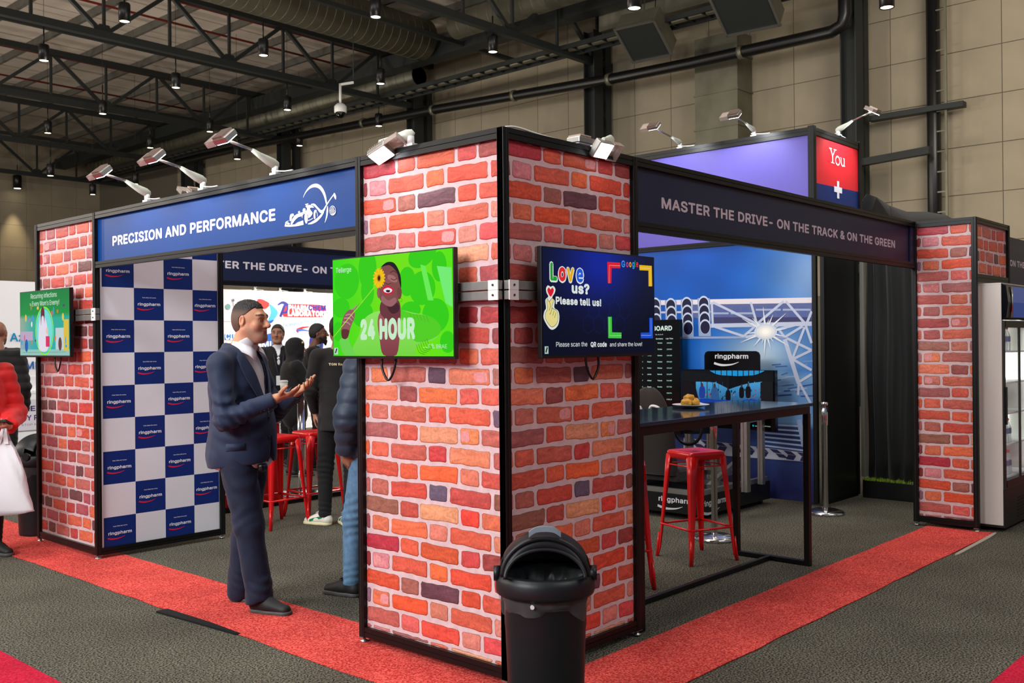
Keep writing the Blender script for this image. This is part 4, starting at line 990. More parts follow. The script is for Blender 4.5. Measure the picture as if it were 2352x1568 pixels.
# ------------------------------------------------------------------ bin
def bin_(x, y, s, label, rz, open_=True):
    t = thing('waste_bin', label, 'bin', (x, y, 0), rz)
    t.scale = (s, s, s)
    mat('bin_black', (12, 18, 22), .46, noise=.15, nscale=6, bump=.1, bscale=30)
    b = BM(); R = .178
    prof = [(0, 0), (R*.80, 0), (R*.82, .01), (R*.83, .03), (R*.90, .40), (R*.915, .42), (R*.92, .50), (R*.985, .545), (R*1.0, .56), (R*.97, .56), (R*.9, .52), (R*.8, .05), (0, .04)]
    b.lathe(prof, n=48); b.to('body', 'bin_black', t)
    b = BM(); b.lathe([(R*.99, .545), (R*1.09, .548), (R*1.11, .56), (R*1.11, .60), (R*1.06, .622), (R*.98, .63), (R*.95, .61), (R*.95, .56)], n=48); b.to('rim', 'bin_black', t)
    # liner bag
    b = BM(); rr = random.Random(3); prev = None
    for k, (r_, z) in enumerate(((R*.95, .488), (R*1.0, .51), (R*1.01, .53), (R*1.0, .556))):
        cur = []
        for i in range(72):
            q = 2*PI*i/72; w_ = .004*math.sin(i*1.7+k)+.003*math.sin(i*.9)+(0 if k else .012*math.sin(i*.42)); cur.append(b.b.verts.new(((r_+w_)*math.cos(q), (r_+w_)*math.sin(q), z+(.02*math.sin(q*3)+.018*math.sin(q*5+1) if k == 0 else 0))))
        if prev:
            for i in range(72): b.b.faces.new((prev[i], prev[(i+1) % 72], cur[(i+1) % 72], cur[i]))
        prev = cur
    b.to('liner_bag', mat('bag_clear', (120, 124, 124), .18, alpha=.22, bump=.6, bscale=30), t, smooth=True)
    b = BM(); prev = None
    for k, (r_, z) in enumerate(((R*.94, .61), (R*.86, .605), (R*.80, .54), (R*.74, .47), (R*.5, .43), (0.01, .42))):
        cur = []
        for i in range(60):
            q = 2*PI*i/60; w_ = (.012*math.sin(i*1.3+k)+.008*math.sin(i*2.3)) if 0 < k < 5 else 0; cur.append(b.b.verts.new(((r_+w_)*math.cos(q), (r_+w_)*math.sin(q), z)))
        if prev:
            for i in range(60): b.b.faces.new((prev[i], prev[(i+1) % 60], cur[(i+1) % 60], cur[i]))
        prev = cur
    b.to('liner_bag', mat('bag_black', (96, 98, 98), .2, bump=.8, bscale=24), t, smooth=True)
    # hooded lid: quarter domes left and right + back, arch opening to the front (local -y)
    b = BM(); N, K = 40, 18; V = {}
    def dome(a, e, r):  # a around, e elevation
        return (r*math.cos(e)*math.cos(a), r*math.cos(e)*math.sin(a), .625+r*.86*math.sin(e))
    Rl = R*1.02
    # shell = hemisphere kept where y > -cut (plane cut leaning)
    for i in range(N+1):
        a = -PI*.5+2*PI*i/N
        for k in range(K+1): V[i, k] = None
    def keep(p): return p[1] > -.085-.28*(p[2]-.625)*0
    g = []
    ycut = -.075
    for i in range(N+1):
        x = -Rl+2*Rl*i/N; x = Rl*math.sin((i/N-.5)*PI*.9999)
        row = []
        rad = math.sqrt(max(0, Rl*Rl-x*x))
        a0 = math.asin(max(-1, min(1, ycut/max(rad, 1e-6)))) if rad > abs(ycut) else -PI/2*0-PI/2
        for k in range(K+1):
            # arc in y-z plane from front cut over the top to the back
            th0 = (PI-math.acos(max(-1, min(1, -ycut/max(rad, 1e-6)))) ) if rad > abs(ycut) else None
            if rad > abs(ycut): s0_ = math.acos(max(-1, min(1, ycut/rad)))
            else: s0_ = PI/2
            th = s0_*(1-k/K)
            row.append((x, rad*math.cos(th), .625+.90*rad*math.sin(th)))
        g.append(row)
    vs = [[b.b.verts.new(p) for p in row] for row in g]
    for i in range(N):
        for k in range(K):
            try: b.b.faces.new((vs[i][k], vs[i+1][k], vs[i+1][k+1], vs[i][k+1]))
            except ValueError: pass
    bmesh.ops.remove_doubles(b.b, verts=b.b.verts, dist=.0005)
    o = b.to('hood', 'bin_black', t, smooth=True); md = o.modifiers.new('s', 'SOLIDIFY'); md.thickness = .008; md.offset = -1
    # arch frame round the opening
    b = BM(); ar = []
    for k in range(33):
        th = PI*k/32; rr_ = math.sqrt(Rl*Rl-ycut*ycut); ar.append((rr_*math.cos(th)*1.0, ycut-.055*math.cos(th-PI/2)*0-.03, .628+.90*rr_*math.sin(th)))
    b.tube(ar, .011, 8); b.tube([(p[0]*.93, p[1]-.045*(1-(p[2]-.628)/.2), p[2]*.0+.628+(p[2]-.628)*.72) for p in ar], .008, 8)
    b.to('arch_frame', 'bin_black', t)
    b = BM(); A = [b.b.verts.new(p) for p in ar]; B_2 = [b.b.verts.new((p[0]*.93, p[1]-.045*(1-(p[2]-.628)/.2), .628+(p[2]-.628)*.72)) for p in ar]
    for i in range(32): b.b.faces.new((A[i], A[i+1], B_2[i+1], B_2[i]))
    o = b.to('lip', 'bin_black', t, smooth=True); md = o.modifiers.new('s', 'SOLIDIFY'); md.thickness = .006
    b = BM(); q = spl([(-.062, ycut-.02, .628+.166), (-.03, ycut-.024, .628+.186), (.03, ycut-.024, .628+.186), (.062, ycut-.02, .628+.166)], 5)
    for (x0, y0, z0), (x1, y1, z1) in zip(q, q[1:]): b.prism([(x0, z0-.010), (x1, z1-.010), (x1, z1+.010), (x0, z0+.010)], lambda u, v, w_: (u, y0-.02+w_, v), -.012, .006)
    b.to('handle', mat('bin_grey', (120, 140, 150), .35), t)
    b = BM(); b.cyl((R*1.0, -.03, .625), (R*1.14, -.03, .625), .03, n=16); b.cyl((-R*1.0, -.03, .625), (-R*1.14, -.03, .625), .03, n=16); b.to('pivot', 'bin_black', t)
    b = BM(); b.cyl((-.05, -R*1.0, .53), (-.05, -R*1.06, .53), .008, n=10); b.to('clip', 'white_plastic', t)
    return t
bin_(-.244, -.433, 1.0, 'black hooded waste bin standing on the red carpet before the corner pillar', -.863)
bin_(.13, 5.34, 1.05, 'black hooded waste bin with pale dome, half hidden behind the left pillar', .55)
# ------------------------------------------------------------------ bar table, stools, plate
mat('table_top', (30, 42, 62), .10, spec=1.0, noise=.1, nscale=3)
mat('stool_red', (214, 14, 18), .28, spec=.6, coat=.2)
t = thing('bar_table', 'long glossy black bar table on a thin black frame, right of the corner pillar', 'table')
box('tabletop', 'table_top', t, 1.045, 3.10, .0, .60, 1.085, 1.107, .003)
b = BM(); b.box(1.06, 3.08, .015, .03, 1.035, 1.085); b.box(1.06, 3.08, .57, .585, 1.035, 1.085); b.box(3.065, 3.08, .03, .57, 1.035, 1.085); b.to('apron', 'black_frame', t)['kind'] = 'thing'
for x, y in ((3.06, .03), (3.06, .57), (1.075, .03), (1.075, .57)): box('leg', 'black_frame', t, x-.02, x+.02, y-.02, y+.02, 0, 1.035, .002)
box('foot_rail', 'black_frame', t, 3.04, 3.08, .05, .55, .004, .034, .002); box('foot_rail', 'black_frame', t, 1.06, 1.09, .05, .55, .004, .034, .002)
box('stretcher', 'black_frame', t, 1.09, 3.04, .30, .33, .004, .034, .002)
def stool(x, y, rz, label):
    t = thing('bar_stool', label, 'stool', (x, y, 0), rz, 'red metal bar stools')
    H, hs, fs = .765, .152, .198
    b = BM(); n = 6      # seat pan with rolled edge and a handle slot
    ring = []
    def rsq(h, r, z):
        o_ = []
        for cx, cy, a0 in ((h-r, h-r, 0), (-h+r, h-r, PI/2), (-h+r, -h+r, PI), (h-r, -h+r, 3*PI/2)):
            for k in range(n+1): q = a0+PI/2*k/n; o_.append((cx+r*math.cos(q), cy+r*math.sin(q), z))
        return o_
    prof = [(hs, .035, H-.055), (hs, .035, H-.012), (hs-.006, .032, H-.003), (hs-.014, .03, H), (hs-.03, .028, H-.006), (hs-.06, .03, H-.009), (.05, .02, H-.010)]
    prev = None
    for h, r, z in prof:
        cur = [b.b.verts.new(p) for p in rsq(h, r, z)]
        if prev:
            m_ = len(cur)
            for i in range(m_): b.b.faces.new((prev[i], prev[(i+1) % m_], cur[(i+1) % m_], cur[i])).smooth = True
        prev = cur
    b.b.faces.new(prev)
    o = b.to('seat', 'stool_red', t); md = o.modifiers.new('s', 'SOLIDIFY'); md.thickness = .002
    b = BM(); b.prism([(.035*math.cos(q), .012*math.sin(q)) for q in [2*PI*k/16 for k in range(16)]], lambda u, v, w_: (u, v, w_), H-.0105, H-.009); b.to('hand_slot', 'black_groove', t)
    for sx, sy in ((1, 1), (-1, 1), (-1, -1), (1, -1)):
        b = BM()       # folded sheet leg: L section tapering down, flared foot
        prev = None
        for k, (z, w_) in enumerate(((H-.03, .062), (.60, .05), (.40, .04), (.22, .031), (.06, .024), (.0, .020))):
            f_ = 1-z/(H-.03); c = hs-.001+(fs-hs)*f_+(.006 if z < .05 else 0); X, Y = sx*c, sy*c
            pts = [(X-sx*w_, Y), (X-sx*w_*.5, Y+sy*.0015), (X-sx*.006, Y), (X, Y-sy*.006), (X+sx*.0015, Y-sy*w_*.5), (X, Y-sy*w_)]
            cur = [b.b.verts.new((p[0], p[1], z)) for p in pts]
            if prev:
                for i in range(5): b.b.faces.new((prev[i], prev[i+1], cur[i+1], cur[i])).smooth = True
            prev = cur
        o = b.to('leg', 'stool_red', t); md = o.modifiers.new('s', 'SOLIDIFY'); md.thickness = .004
        b = BM(); f_ = 1-.0/(H-.03); c = fs+.004; b.tube([(sx*(c-.010-.002), sy*(c-.010-.002), .17), (sx*(c-.011), sy*(c-.011), .10), (sx*(c-.004), sy*(c-.004), .0)], [.004, .011, .013], 8); b.to('foot', 'stool_red', t)
    for z, nm, rr_ in ((.235, 'footrest', .0085), (H-.10, 'brace', .005)):
        f_ = 1-z/(H-.03); c = hs+(fs-hs)*f_-.006
        for a, e in (((-c, -c), (c, -c)), ((c, -c), (c, c)), ((c, c), (-c, c)), ((-c, c), (-c, -c))):
            b = BM(); b.cyl((a[0], a[1], z), (e[0], e[1], z), rr_, n=8); b.to(nm, 'stool_red', t)
    return t
stool(2.785, .735, -.37, 'red metal bar stool standing under the long black bar table')
stool(1.90, .74, -.95, 'red metal bar stool almost hidden behind the corner pillar, one foot showing')
stool(1.61, 4.15, .02, 'red metal bar stool right behind the man in the suit')
stool(2.08, 4.24, -.06, 'red metal bar stool touching the left side of the person in black trousers')
stool(2.62, 3.98, .3, 'red metal bar stool showing between the legs of the person in black trousers')
t = thing('plate', 'white plate of yellow pastries standing on the bar table', 'plate', (2.22, .42, 1.107))
b = BM(); b.lathe([(0, .002), (.05, .002), (.07, .006), (.10, .016), (.118, .02), (.118, .023), (.10, .02), (.07, .010), (0, .008)], n=36); b.to('dish', 'white_plastic', t)
tp = tag(bpy.data.objects.new('napkin', None), 'white paper napkin on the plate under the pastries', 'napkin'); COL.objects.link(tp); tp.location = (2.22, .42, 1.12)
b = BM(); vs = [b.b.verts.new(p) for p in ((-.07, -.06, .002), (.08, -.07, .006), (.13, .03, .018), (.02, .08, .004), (-.09, .05, .004))]; b.b.faces.new(vs); o = b.to('sheet', 'white_plastic', tp); md = o.modifiers.new('s', 'SOLIDIFY'); md.thickness = .001
mat('pastry', (226, 168, 62), .6, noise=.35, nscale=60, bump=1, bscale=60)
rr = random.Random(4)
for k, (x, y, s_) in enumerate(((-.05, .0, .034), (-.01, .03, .03), (.0, -.03, .032), (.045, .0, .032), (.075, .02, .024), (-.02, 0, .03))):
    b = BM(); vs = b.sphere((0, 0, 0), s_, (1.25, 1, .75), 14, 10)
    for v in vs: v.co += Vector((rr.uniform(-1, 1), rr.uniform(-1, 1), rr.uniform(-1, 1)))*s_*.13
    o = b.to('pastry', 'pastry', None); o.location = (2.22+x, .42+y, 1.143+(.03 if k == 5 else 0)); o.rotation_euler = (0, 0, rr.uniform(0, 3))
    tag(o, ('leftmost golden pastry on the plate', 'golden pastry at the back of the plate', 'golden pastry at the front of the plate', 'golden pastry right of the middle of the plate', 'small rightmost pastry on the plate', 'golden pastry on top of the heap on the plate')[k], 'pastry', 'pastries on the plate')
def stanchion(x, y, label):
    t = thing('barrier_post', label, 'post', (x, y, 0))
    b = BM(); b.lathe([(0, 0), (.158, 0), (.16, .006), (.16, .02), (.152, .028), (.10, .045), (.05, .052), (.03, .056), (0, .058)], n=40); b.to('base', 'chrome', t)
    b = BM(); b.lathe([(.024, .05), (.024, .78), (.029, .785), (.029, .92), (.024, .93), (.024, .955), (.032, .96), (.032, .985), (0, .99)], n=24); b.to('pole', 'chrome', t)
    b = BM(); b.box(-.012, .012, -.036, -.022, .9, .95); b.to('belt_clip', 'black_plastic', t)
stanchion(3.43, .97, 'chrome barrier post behind the red stool under the bar table')
stanchion(5.03, .80, 'chrome barrier post at the right end of the bar table by the black wall')
# ------------------------------------------------------------------ racing simulator
t = thing('racing_simulator', 'racing simulator with curved monitor on an aluminium profile frame, behind the bar table', 'simulator')
b = BM(); b.box(3.98, 5.22, 1.43, 2.25, .05, .22); b.to('base_box', 'black_plastic', t, bevel=.004)
b = BM(); b.box(3.98, 5.2, 1.44, 1.48, .22, .26); b.box(3.98, 5.2, 2.2, 2.24, .22, .26); b.box(3.98, 4.02, 1.48, 2.2, .22, .26); b.box(4.6, 4.64, 1.48, 2.2, .22, .26); b.to('base_rail', 'alu', t)['kind'] = 'stuff'
for x, y in ((4.05, 1.5), (4.05, 2.18), (5.15, 1.5), (5.15, 2.18)):
    b = BM(); b.sphere((x, y, .026), .026, (1, 1, 1), 12, 8); b.to('caster', 'black_plastic', t)
b = BM(); ink = Ink(frameP((3.98, 2.22, 0), (0, -1, 0), (0, 0, 1))); b.b.free(); ringpharm(ink, .54, .145, .34, (215, 215, 220), (205, 205, 210), False); ink.to('logo', 'print_col', t)
ink = Ink(frameP((3.98, 1.43, 0), (1, 0, 0), (0, 0, 1))); ringpharm(ink, .23, .125, .38, (215, 215, 220), (205, 205, 210), False); ink.to('logo', 'print_col', t)
def pxz(px, py, x): return P(px, py, 0, x)
def upright(x, y, z0, z1, w_=.05):
    b = BM(); b.prism([(-w_/2, -w_/2), (w_/2, -w_/2), (w_/2, -.006), (w_/2-.006, -.006), (w_/2-.006, .006), (w_/2, .006), (w_/2, w_/2), (.006, w_/2), (.006, w_/2-.006), (-.006, w_/2-.006), (-.006, w_/2), (-w_/2, w_/2), (-w_/2, .006), (-w_/2+.006, .006), (-w_/2+.006, -.006), (-w_/2, -.006)], lambda u, v, q: (x+u, y+v, q), z0, z1); b.to('upright', 'alu', t)
for px, x in ((1583, 4.75), (1631, 5.1), (1712, 4.45), (1748, 4.95)):
    y = P(px, 1000, 0, x).y; upright(x, y, .22, .86, .06 if px in (1712, 1583) else .05)
yA, yB = P(1583, 1000, 0, 4.75).y, P(1748, 1000, 0, 4.95).y
b = BM(); b.bar((4.75, yA, .84), (4.75, yB-.02, .84), .05); b.bar((4.45, P(1712, 1000, 0, 4.45).y, .84), (5.1, P(1748, 1000, 0, 4.95).y, .84), .05); b.bar((5.1, yA, .84), (5.1, yB, .84), .05); b.to('cross_rail', 'alu', t)['kind'] = 'stuff'
b = BM(); b.bar((4.4, 1.6, .24), (4.85, 1.6, .40), .04); b.box(4.7, 5.0, 1.6, 2.0, .3, .34); b.to('pedal_frame', 'alu', t)['kind'] = 'stuff'
for y in (1.68, 1.8, 1.92):
    b = BM(); b.bar((4.75, y, .34), (4.68, y, .5), .05, .015); b.to('pedal', 'alu', t)
b = BM(); b.tube([(4.42, 1.82+.14*math.cos(q), .74+.14*math.sin(q)) for q in [2*PI*k/24 for k in range(24)]], .016, 8, closed=True); b.bar((4.42, 1.69, .74), (4.42, 1.95, .74), .03); b.bar((4.42, 1.82, .74), (4.75, 1.82, .72), .09); b.to('steering_wheel', 'black_plastic', t)['kind'] = 'stuff'
# curved monitor
yL, yR = P(1568, 870, 0, 5.0).y, P(1780, 870, 0, 5.0).y; zt, zb = P(1600, 848, 0, 5.0).z, .70
yc, hw = (yL+yR)/2, (yL-yR)/2
def mon(u, v, q=0):   # u -1..1, v height
    return Vector((5.06-.06*(u*u)-q, yc-u*hw, v))
b = BM(); N = 24
F_ = [[b.b.verts.new(mon(-1+2*i/N, z, 0)) for z in (zb, zt)] for i in range(N+1)]; G_ = [[b.b.verts.new(mon(-1+2*i/N, z, -.05)) for z in (zb, zt)] for i in range(N+1)]
for i in range(N):
    b.b.faces.new((F_[i][0], F_[i+1][0], F_[i+1][1], F_[i][1])); b.b.faces.new((G_[i][0], G_[i][1], G_[i+1][1], G_[i+1][0])); b.b.faces.new((F_[i][1], F_[i+1][1], G_[i+1][1], G_[i][1])); b.b.faces.new((F_[i][0], G_[i][0], G_[i+1][0], F_[i+1][0]))
b.b.faces.new((F_[0][0], F_[0][1], G_[0][1], G_[0][0])); b.b.faces.new((F_[N][0], G_[N][0], G_[N][1], F_[N][1])); b.to('monitor', 'screen_black', t)
Hm = zt-zb
ink = Ink(lambda u, v, q: mon(u, v, q+.001), step=.00008)
def mq(px, py): p = P(px, py, 0, 5.02); return ((yc-p.y)/hw, p.z)
Q = lambda pts: [mq(1460+x/4.126, 840+y/4.126) for x, y in pts]
def strips(top, bot, c, n=12, c2=None):   # fill between two polylines over u, following the curve
    us_ = np.linspace(top[0][0], top[-1][0], n+1); tv_ = np.interp(us_, [p[0] for p in top], [p[1] for p in top]); bv_ = np.interp(us_, [p[0] for p in bot], [p[1] for p in bot]); ink.t += ink.step
    for i in range(n): ink.poly([(us_[i], bv_[i]), (us_[i+1], bv_[i+1]), (us_[i+1], tv_[i+1]), (us_[i], tv_[i])], c, c2, lift=False)
strips(Q([(450, 45), (1312, 45)]), Q([(450, 330), (1312, 330)]), (9, 12, 18), 16)
strips(Q([(560, 150), (1200, 150)]), Q([(560, 335), (1200, 335)]), (38, 92, 140), 12, (70, 160, 215))
strips(Q([(690, 45), (1220, 45)]), Q([(690, 48), (760, 88), (960, 98), (1130, 88), (1220, 48)]), (34, 150, 214), 10)
strips(Q([(450, 45), (590, 60), (760, 95), (960, 103), (1130, 95), (1312, 50)]), Q([(450, 140), (620, 150), (760, 160), (860, 225), (960, 190), (1060, 165), (1200, 150), (1312, 150)]), (14, 18, 22), 14)
rr = random.Random(9)
for k in range(70):
    x = rr.uniform(600, 1190); y = rr.uniform(225, 330); s_ = rr.uniform(4, 12); ink.poly(Q([(x, y), (x+s_, y), (x+s_, y-s_*2), (x, y-s_*2)]), rr.choice([(20, 30, 46), (90, 90, 90), (150, 130, 110), (30, 60, 130), (160, 60, 60), (14, 18, 28)]))
def fig(x, y, h, c, c2=(30, 30, 30)): ink.blob(Q([(x-h*.16, y), (x-h*.2, y-h*.55), (x-h*.1, y-h*.82), (x+h*.1, y-h*.82), (x+h*.2, y-h*.55), (x+h*.16, y)]), c, 3); ink.ell(*mq(1460+x/4.126, 840+(y-h*.9)/4.126), .02*h/120, .02*h/120, c2, n=10)
fig(735, 335, 160, (44, 86, 140), (70, 50, 40)); fig(990, 300, 120, (14, 16, 22), (60, 44, 40)); fig(1055, 300, 130, (12, 14, 20), (70, 50, 44)); fig(860, 330, 120, (12, 14, 20)); fig(625, 300, 130, (24, 60, 150), (90, 40, 60))
strips(Q([(560, 335), (640, 300), (720, 320), (1000, 332), (1080, 305), (1160, 330)]), Q([(560, 352), (1160, 352)]), (10, 60, 160), 10)
strips(Q([(450, 145), (560, 160), (600, 340)]), Q([(450, 345), (600, 345)]), (10, 12, 20), 5); strips(Q([(1180, 160), (1200, 150), (1312, 150)]), Q([(1180, 345), (1312, 345)]), (20, 24, 26), 5)
a = mq(1460+1090/4.126, 840+318/4.126); ink.text('IAVVI', a[0], a[1], .022, (60, 90, 140), width=.22)
a = mq(1728, 979); ink.ell(a[0], a[1]+.006, .018, .01, (30, 150, 190), n=12); ink.text('SETUP', a[0]+.04, a[1], .012, (200, 220, 220), width=.14); a = mq(1748, 979); ink.ell(a[0], a[1]+.006, .018, .01, (60, 200, 40), n=12); ink.text('START RACE', a[0]+.04, a[1], .012, (200, 220, 200), width=.17)
ink.to('picture', 'screen_img', t)
# name board on the monitor
q0, q1 = P(1618, 845, 0, 5.05), P(1745, 806, 0, 5.05); w_, h_ = q0.y-q1.y, q1.z-q0.z
fn = frameP((5.05, q0.y, q0.z-.02), (0, -1, 0), (0, 0, 1)); h_ += .02
b = BM(); b.prism([(0, 0), (w_, 0), (w_, h_-.04), (w_-.012, h_-.012), (w_-.04, h_), (.04, h_), (.012, h_-.012), (0, h_-.04)], fn, -.012, 0); nb = b.to('name_board', 'screen_black', t)
ink = Ink(fn, step=.0001); ringpharm(ink, w_/2, h_*.62, w_*.60, (220, 222, 225), (220, 222, 225), False); ink.to('logo', 'print_col', t)
# bucket seat
b = BM(); mat('seat_fabric', (34, 24, 20), .85, sheen=.3); xs_ = 4.17
pc, pr_ = P(1500, 915, 0, xs_).y, .235
def srow(z, hw_, x, th): return [(x-th, pc+hw_*math.cos(q), z+0) if 0 else (x-th*math.sin(q)-.02*abs(math.cos(q)), pc+hw_*math.cos(q), z) for q in [PI*k/10 for k in range(11)]]
rows_ = [(.34, .23, 4.24, .10), (.5, .24, 4.20, .09), (.66, .24, 4.17, .08), (.80, .235, 4.15, .08), (.92, .21, 4.13, .07), (1.02, .17, 4.12, .06), (1.09, .12, 4.12, .05), (1.125, .05, 4.13, .03)]
R_ = [[b.b.verts.new(p) for p in srow(*r)] for r in rows_]
for A, B_2 in zip(R_, R_[1:]):
    for k in range(10): b.b.faces.new((A[k], A[k+1], B_2[k+1], B_2[k]))
o = b.to('seat_back', 'seat_fabric', t, smooth=True); md = o.modifiers.new('u', 'SUBSURF'); md.levels = md.render_levels = 2; md = o.modifiers.new('s', 'SOLIDIFY'); md.thickness = .06
b = BM(); b.box(4.2, 4.65, pc-.24, pc+.24, .28, .40); b.to('seat_cushion', 'seat_fabric', t, bevel=.03)
for s_ in (-1, 1):
    b = BM(); y0 = pc+s_*.10; b.tube(spl([(4.07, y0-.05, .90), (4.04, y0-.045, .95), (4.03, y0+.02, .965), (4.04, y0+.05, .93), (4.07, y0+.05, .90)], 4), .012, 8); b.to('harness_loop', 'white_plastic', t)
# leader board screen
x_ = 5.18; y1 = P(1562, 800, 0, x_).y; fn = frameP((x_, y1+.78, .60), (0, -1, 0), (0, 0, 1)); zt = P(1562, 733, 0, x_).z
t = thing('leaderboard_screen', 'tall portrait screen listing lap times, behind the racing seat', 'screen'); Hh_ = zt-.6
b = BM(); b.prism([(0, 0), (.78, 0), (.78, Hh_), (0, Hh_)], fn, -.05, -.001); b.to('casing', 'screen_black', t, bevel=.004)
b = BM(); b.prism([(.3, -.6), (.48, -.6), (.48, .1), (.3, .1)], fn, -.09, -.052); b.prism([(.1, -.6), (.68, -.6), (.68, -.57), (.1, -.57)], fn, -.3, .1); b.to('stand', 'black_plastic', t)['kind'] = 'stuff'
ink = Ink(fn, step=.0001)
def lb(px, py): p = P(px, py, 0, x_); return (y1+.78-p.y, p.z-.6)
Lb = lambda x, y: lb(1440+x/4.356, 540+y/4.356)
a = Lb(452, 950); ink.text('LEADERBOARD', a[0], a[1], .062, (225, 245, 235), width=.50, bold=.03, align='R'); a = Lb(360, 998); ink.text('RACING TEAM', a[0], a[1], .014, (200, 220, 215), width=.3, align='R')
a = Lb(390, 1040); ink.text('Lap Time', a[0], a[1], .018, (210, 225, 220), width=.085, bold=.02); a = Lb(290, 1042); ink.text('Surname', a[0], a[1], .018, (210, 225, 220), width=.085, bold=.02)
names = [('1', 'Daniel', 'Smith', '1:08.321'), ('2', 'Kyle', 'Gruber', '1:09.262'), ('3', 'Thomas', 'Nolan', '1:09.495'), ('4', 'Regan', 'Goddard', '1:09.615'), ('5', 'Sheldon', 'Naka', '1:10.147'), ('6', 'Jackie', 'Ravat', '1:14.699'), ('7', 'Alfred', 'Tlakula', '1:16.483'), ('8', 'Sean', 'Bonnie', '1:17.754'), ('9', '', '', '1:20.976'), ('10', '', '', '1:21.5')]
for k, (n_, f_, s_, l_) in enumerate(names):
    y = 1083+k*62.5
    for x, st, w2 in ((155, n_, .008), (205, f_, .05), (308, s_, .055), (400, l_, .06)):
        if st: a = Lb(x, y); ink.text(st, a[0], a[1], .015, (180, 226, 205), width=w2, bold=.03)
ink.to('picture', 'screen_img', t)
# ------------------------------------------------------------------ drinks fridge
t = thing('drinks_fridge', 'white glass door drinks fridge cut off by the right edge', 'fridge')
FX, FY, FZ = 5.12, -.63, 1.96
mat('fridge_white', (222, 218, 208), .35); mat('fridge_in', (235, 245, 245), .4)
b = BM(); b.box(FX, FX+.04, FY, .0, .05, FZ); b.to('side_wall', 'fridge_white', t, bevel=.004); box('side_wall', 'fridge_white', t, FX+.86, FX+.90, FY, .0, .05, FZ)
box('rear_wall', 'fridge_in', t, FX+.04, FX+.86, -.06, 0, .05, FZ); box('roof', 'fridge_white', t, FX, FX+.9, FY, 0, FZ, FZ+.015)
box('plinth', 'black_panel', t, FX+.005, FX+.895, FY-.012, -.06, .03, .345, .004)
b = BM()
for k in range(7): b.box(FX+.35, FX+.75, FY-.015, FY-.012, .08+k*.025, .088+k*.025)
b.to('vent_slots', 'black_groove', t)['kind'] = 'stuff'
b = BM(); b.prism([(0, 0), (-.035, .02), (-.05, .14), (-.035, .27), (0, .29)], lambda u, v, q: (q, FY+u, 1.68+v), FX+.005, FX+.895); b.to('header', mat('header_black', (10, 13, 20), .12), t)
b = BM(); b.prism([(-.036, .022), (-.051, .14), (-.036, .268)], lambda u, v, q: (q, FY+u-.001, 1.68+v), FX+.14, FX+.895); b.to('header_sign', mat('header_blue', (36, 74, 150), .3, emit=.35), t)
b = BM(); b.tube([(FX+.12, FY-.045, 1.70), (FX+.10, FY-.056, 1.82), (FX+.12, FY-.045, 1.945)], .008, 8); b.to('header_trim', 'alu', t)
b = BM(); b.box(FX+.01, FX+.05, FY-.014, FY-.002, .345, 1.675); b.box(FX+.83, FX+.89, FY-.014, FY-.002, .345, 1.675); b.box(FX+.07, FX+.83, FY-.014, FY-.002, .345, .40); b.box(FX+.07, FX+.83, FY-.014, FY-.002, 1.62, 1.675); dr = b.to('door', 'black_panel', t)
box('handle', 'black_plastic', dr, FX+.02, FX+.035, FY-.032, FY-.014, .85, 1.15, .004); box('mullion', 'black_panel', t, FX+.43, FX+.465, FY-.014, FY-.002, .40, 1.62)
box('pane', mat('glass_pane', (235, 245, 245), .03, alpha=.12, spec=.8), dr, FX+.07, FX+.83, FY-.008, FY-.005, .40, 1.62)
box('inner_lamp', mat('fridge_lamp', (235, 250, 255), .4, emit=5), t, FX+.045, FX+.055, FY+.02, FY+.05, .45, 1.6)
box('inner_lamp', 'fridge_lamp', t, FX+.845, FX+.855, FY+.02, FY+.05, .45, 1.6); box('floor_plate', 'fridge_in', t, FX+.04, FX+.86, FY, -.06, .345, .36)
bulb('fridge_lamp', (FX+.25, FY+.30, 1.5), 14, (.92, 1, 1), .04); bulb('fridge_lamp', (FX+.25, FY+.30, .8), 14, (.92, 1, 1), .04); bulb('fridge_lamp', (FX+.65, FY+.30, 1.2), 14, (.92, 1, 1), .04)
sh = [.42, .68, .93, 1.18, 1.43]
for z in sh: box('shelf', 'white_plastic', t, FX+.05, FX+.85, FY+.015, -.08, z-.012, z)
def bottle(x, y, z, label):
    t = thing('water_bottle', label, 'bottle', (x, y, z+.001), 0, 'clear water bottles in the fridge')
    b = BM(); b.lathe([(0, 0), (.028, 0), (.031, .01), (.031, .06), (.028, .07), (.031, .08), (.031, .125), (.02, .155), (.012, .17), (.012, .18)], n=14); b.to('bottle_body', mat('pet', (205, 225, 230), .08, alpha=.45, spec=.8), t)
    b = BM(); b.lathe([(.014, .178), (.015, .18), (.015, .197), (0, .199)], n=12); b.to('cap', mat('cap_red', (226, 50, 30), .4), t)
    b = BM(); b.lathe([(.0315, .075), (.0317, .12)], n=14); b.to('label_band', mat('band_blue', (30, 70, 130), .4), t)
for z, wh in ((.42, 'bottom shelf'), (.68, 'second shelf from below'), (1.43, 'top shelf')):
    for k in range(2):
        for r_ in range(2):
            bottle(FX+.27+k*.075, FY+.06+r_*.075, z, '%s %s red capped water bottle, %s of the fridge' % (('front', 'rear')[r_], ('left', 'right')[k], wh))
tag(box('wall_fascia', 'fascia_dark', None, 6.0, 9.5, -.44, -.40, 2.0, 2.42), 'dark fascia board cut off at the right edge, above the fridge', 'sign')
ink = Ink(frameP((6.0, -.44, 0), (1, 0, 0), (0, 0, 1))); ink.text('ON THE TRACK', .06, 2.17, .07, (200, 195, 200), width=.9, bold=.03)
o = ink.to('lettering', 'print_col', bpy.data.objects['wall_fascia'])
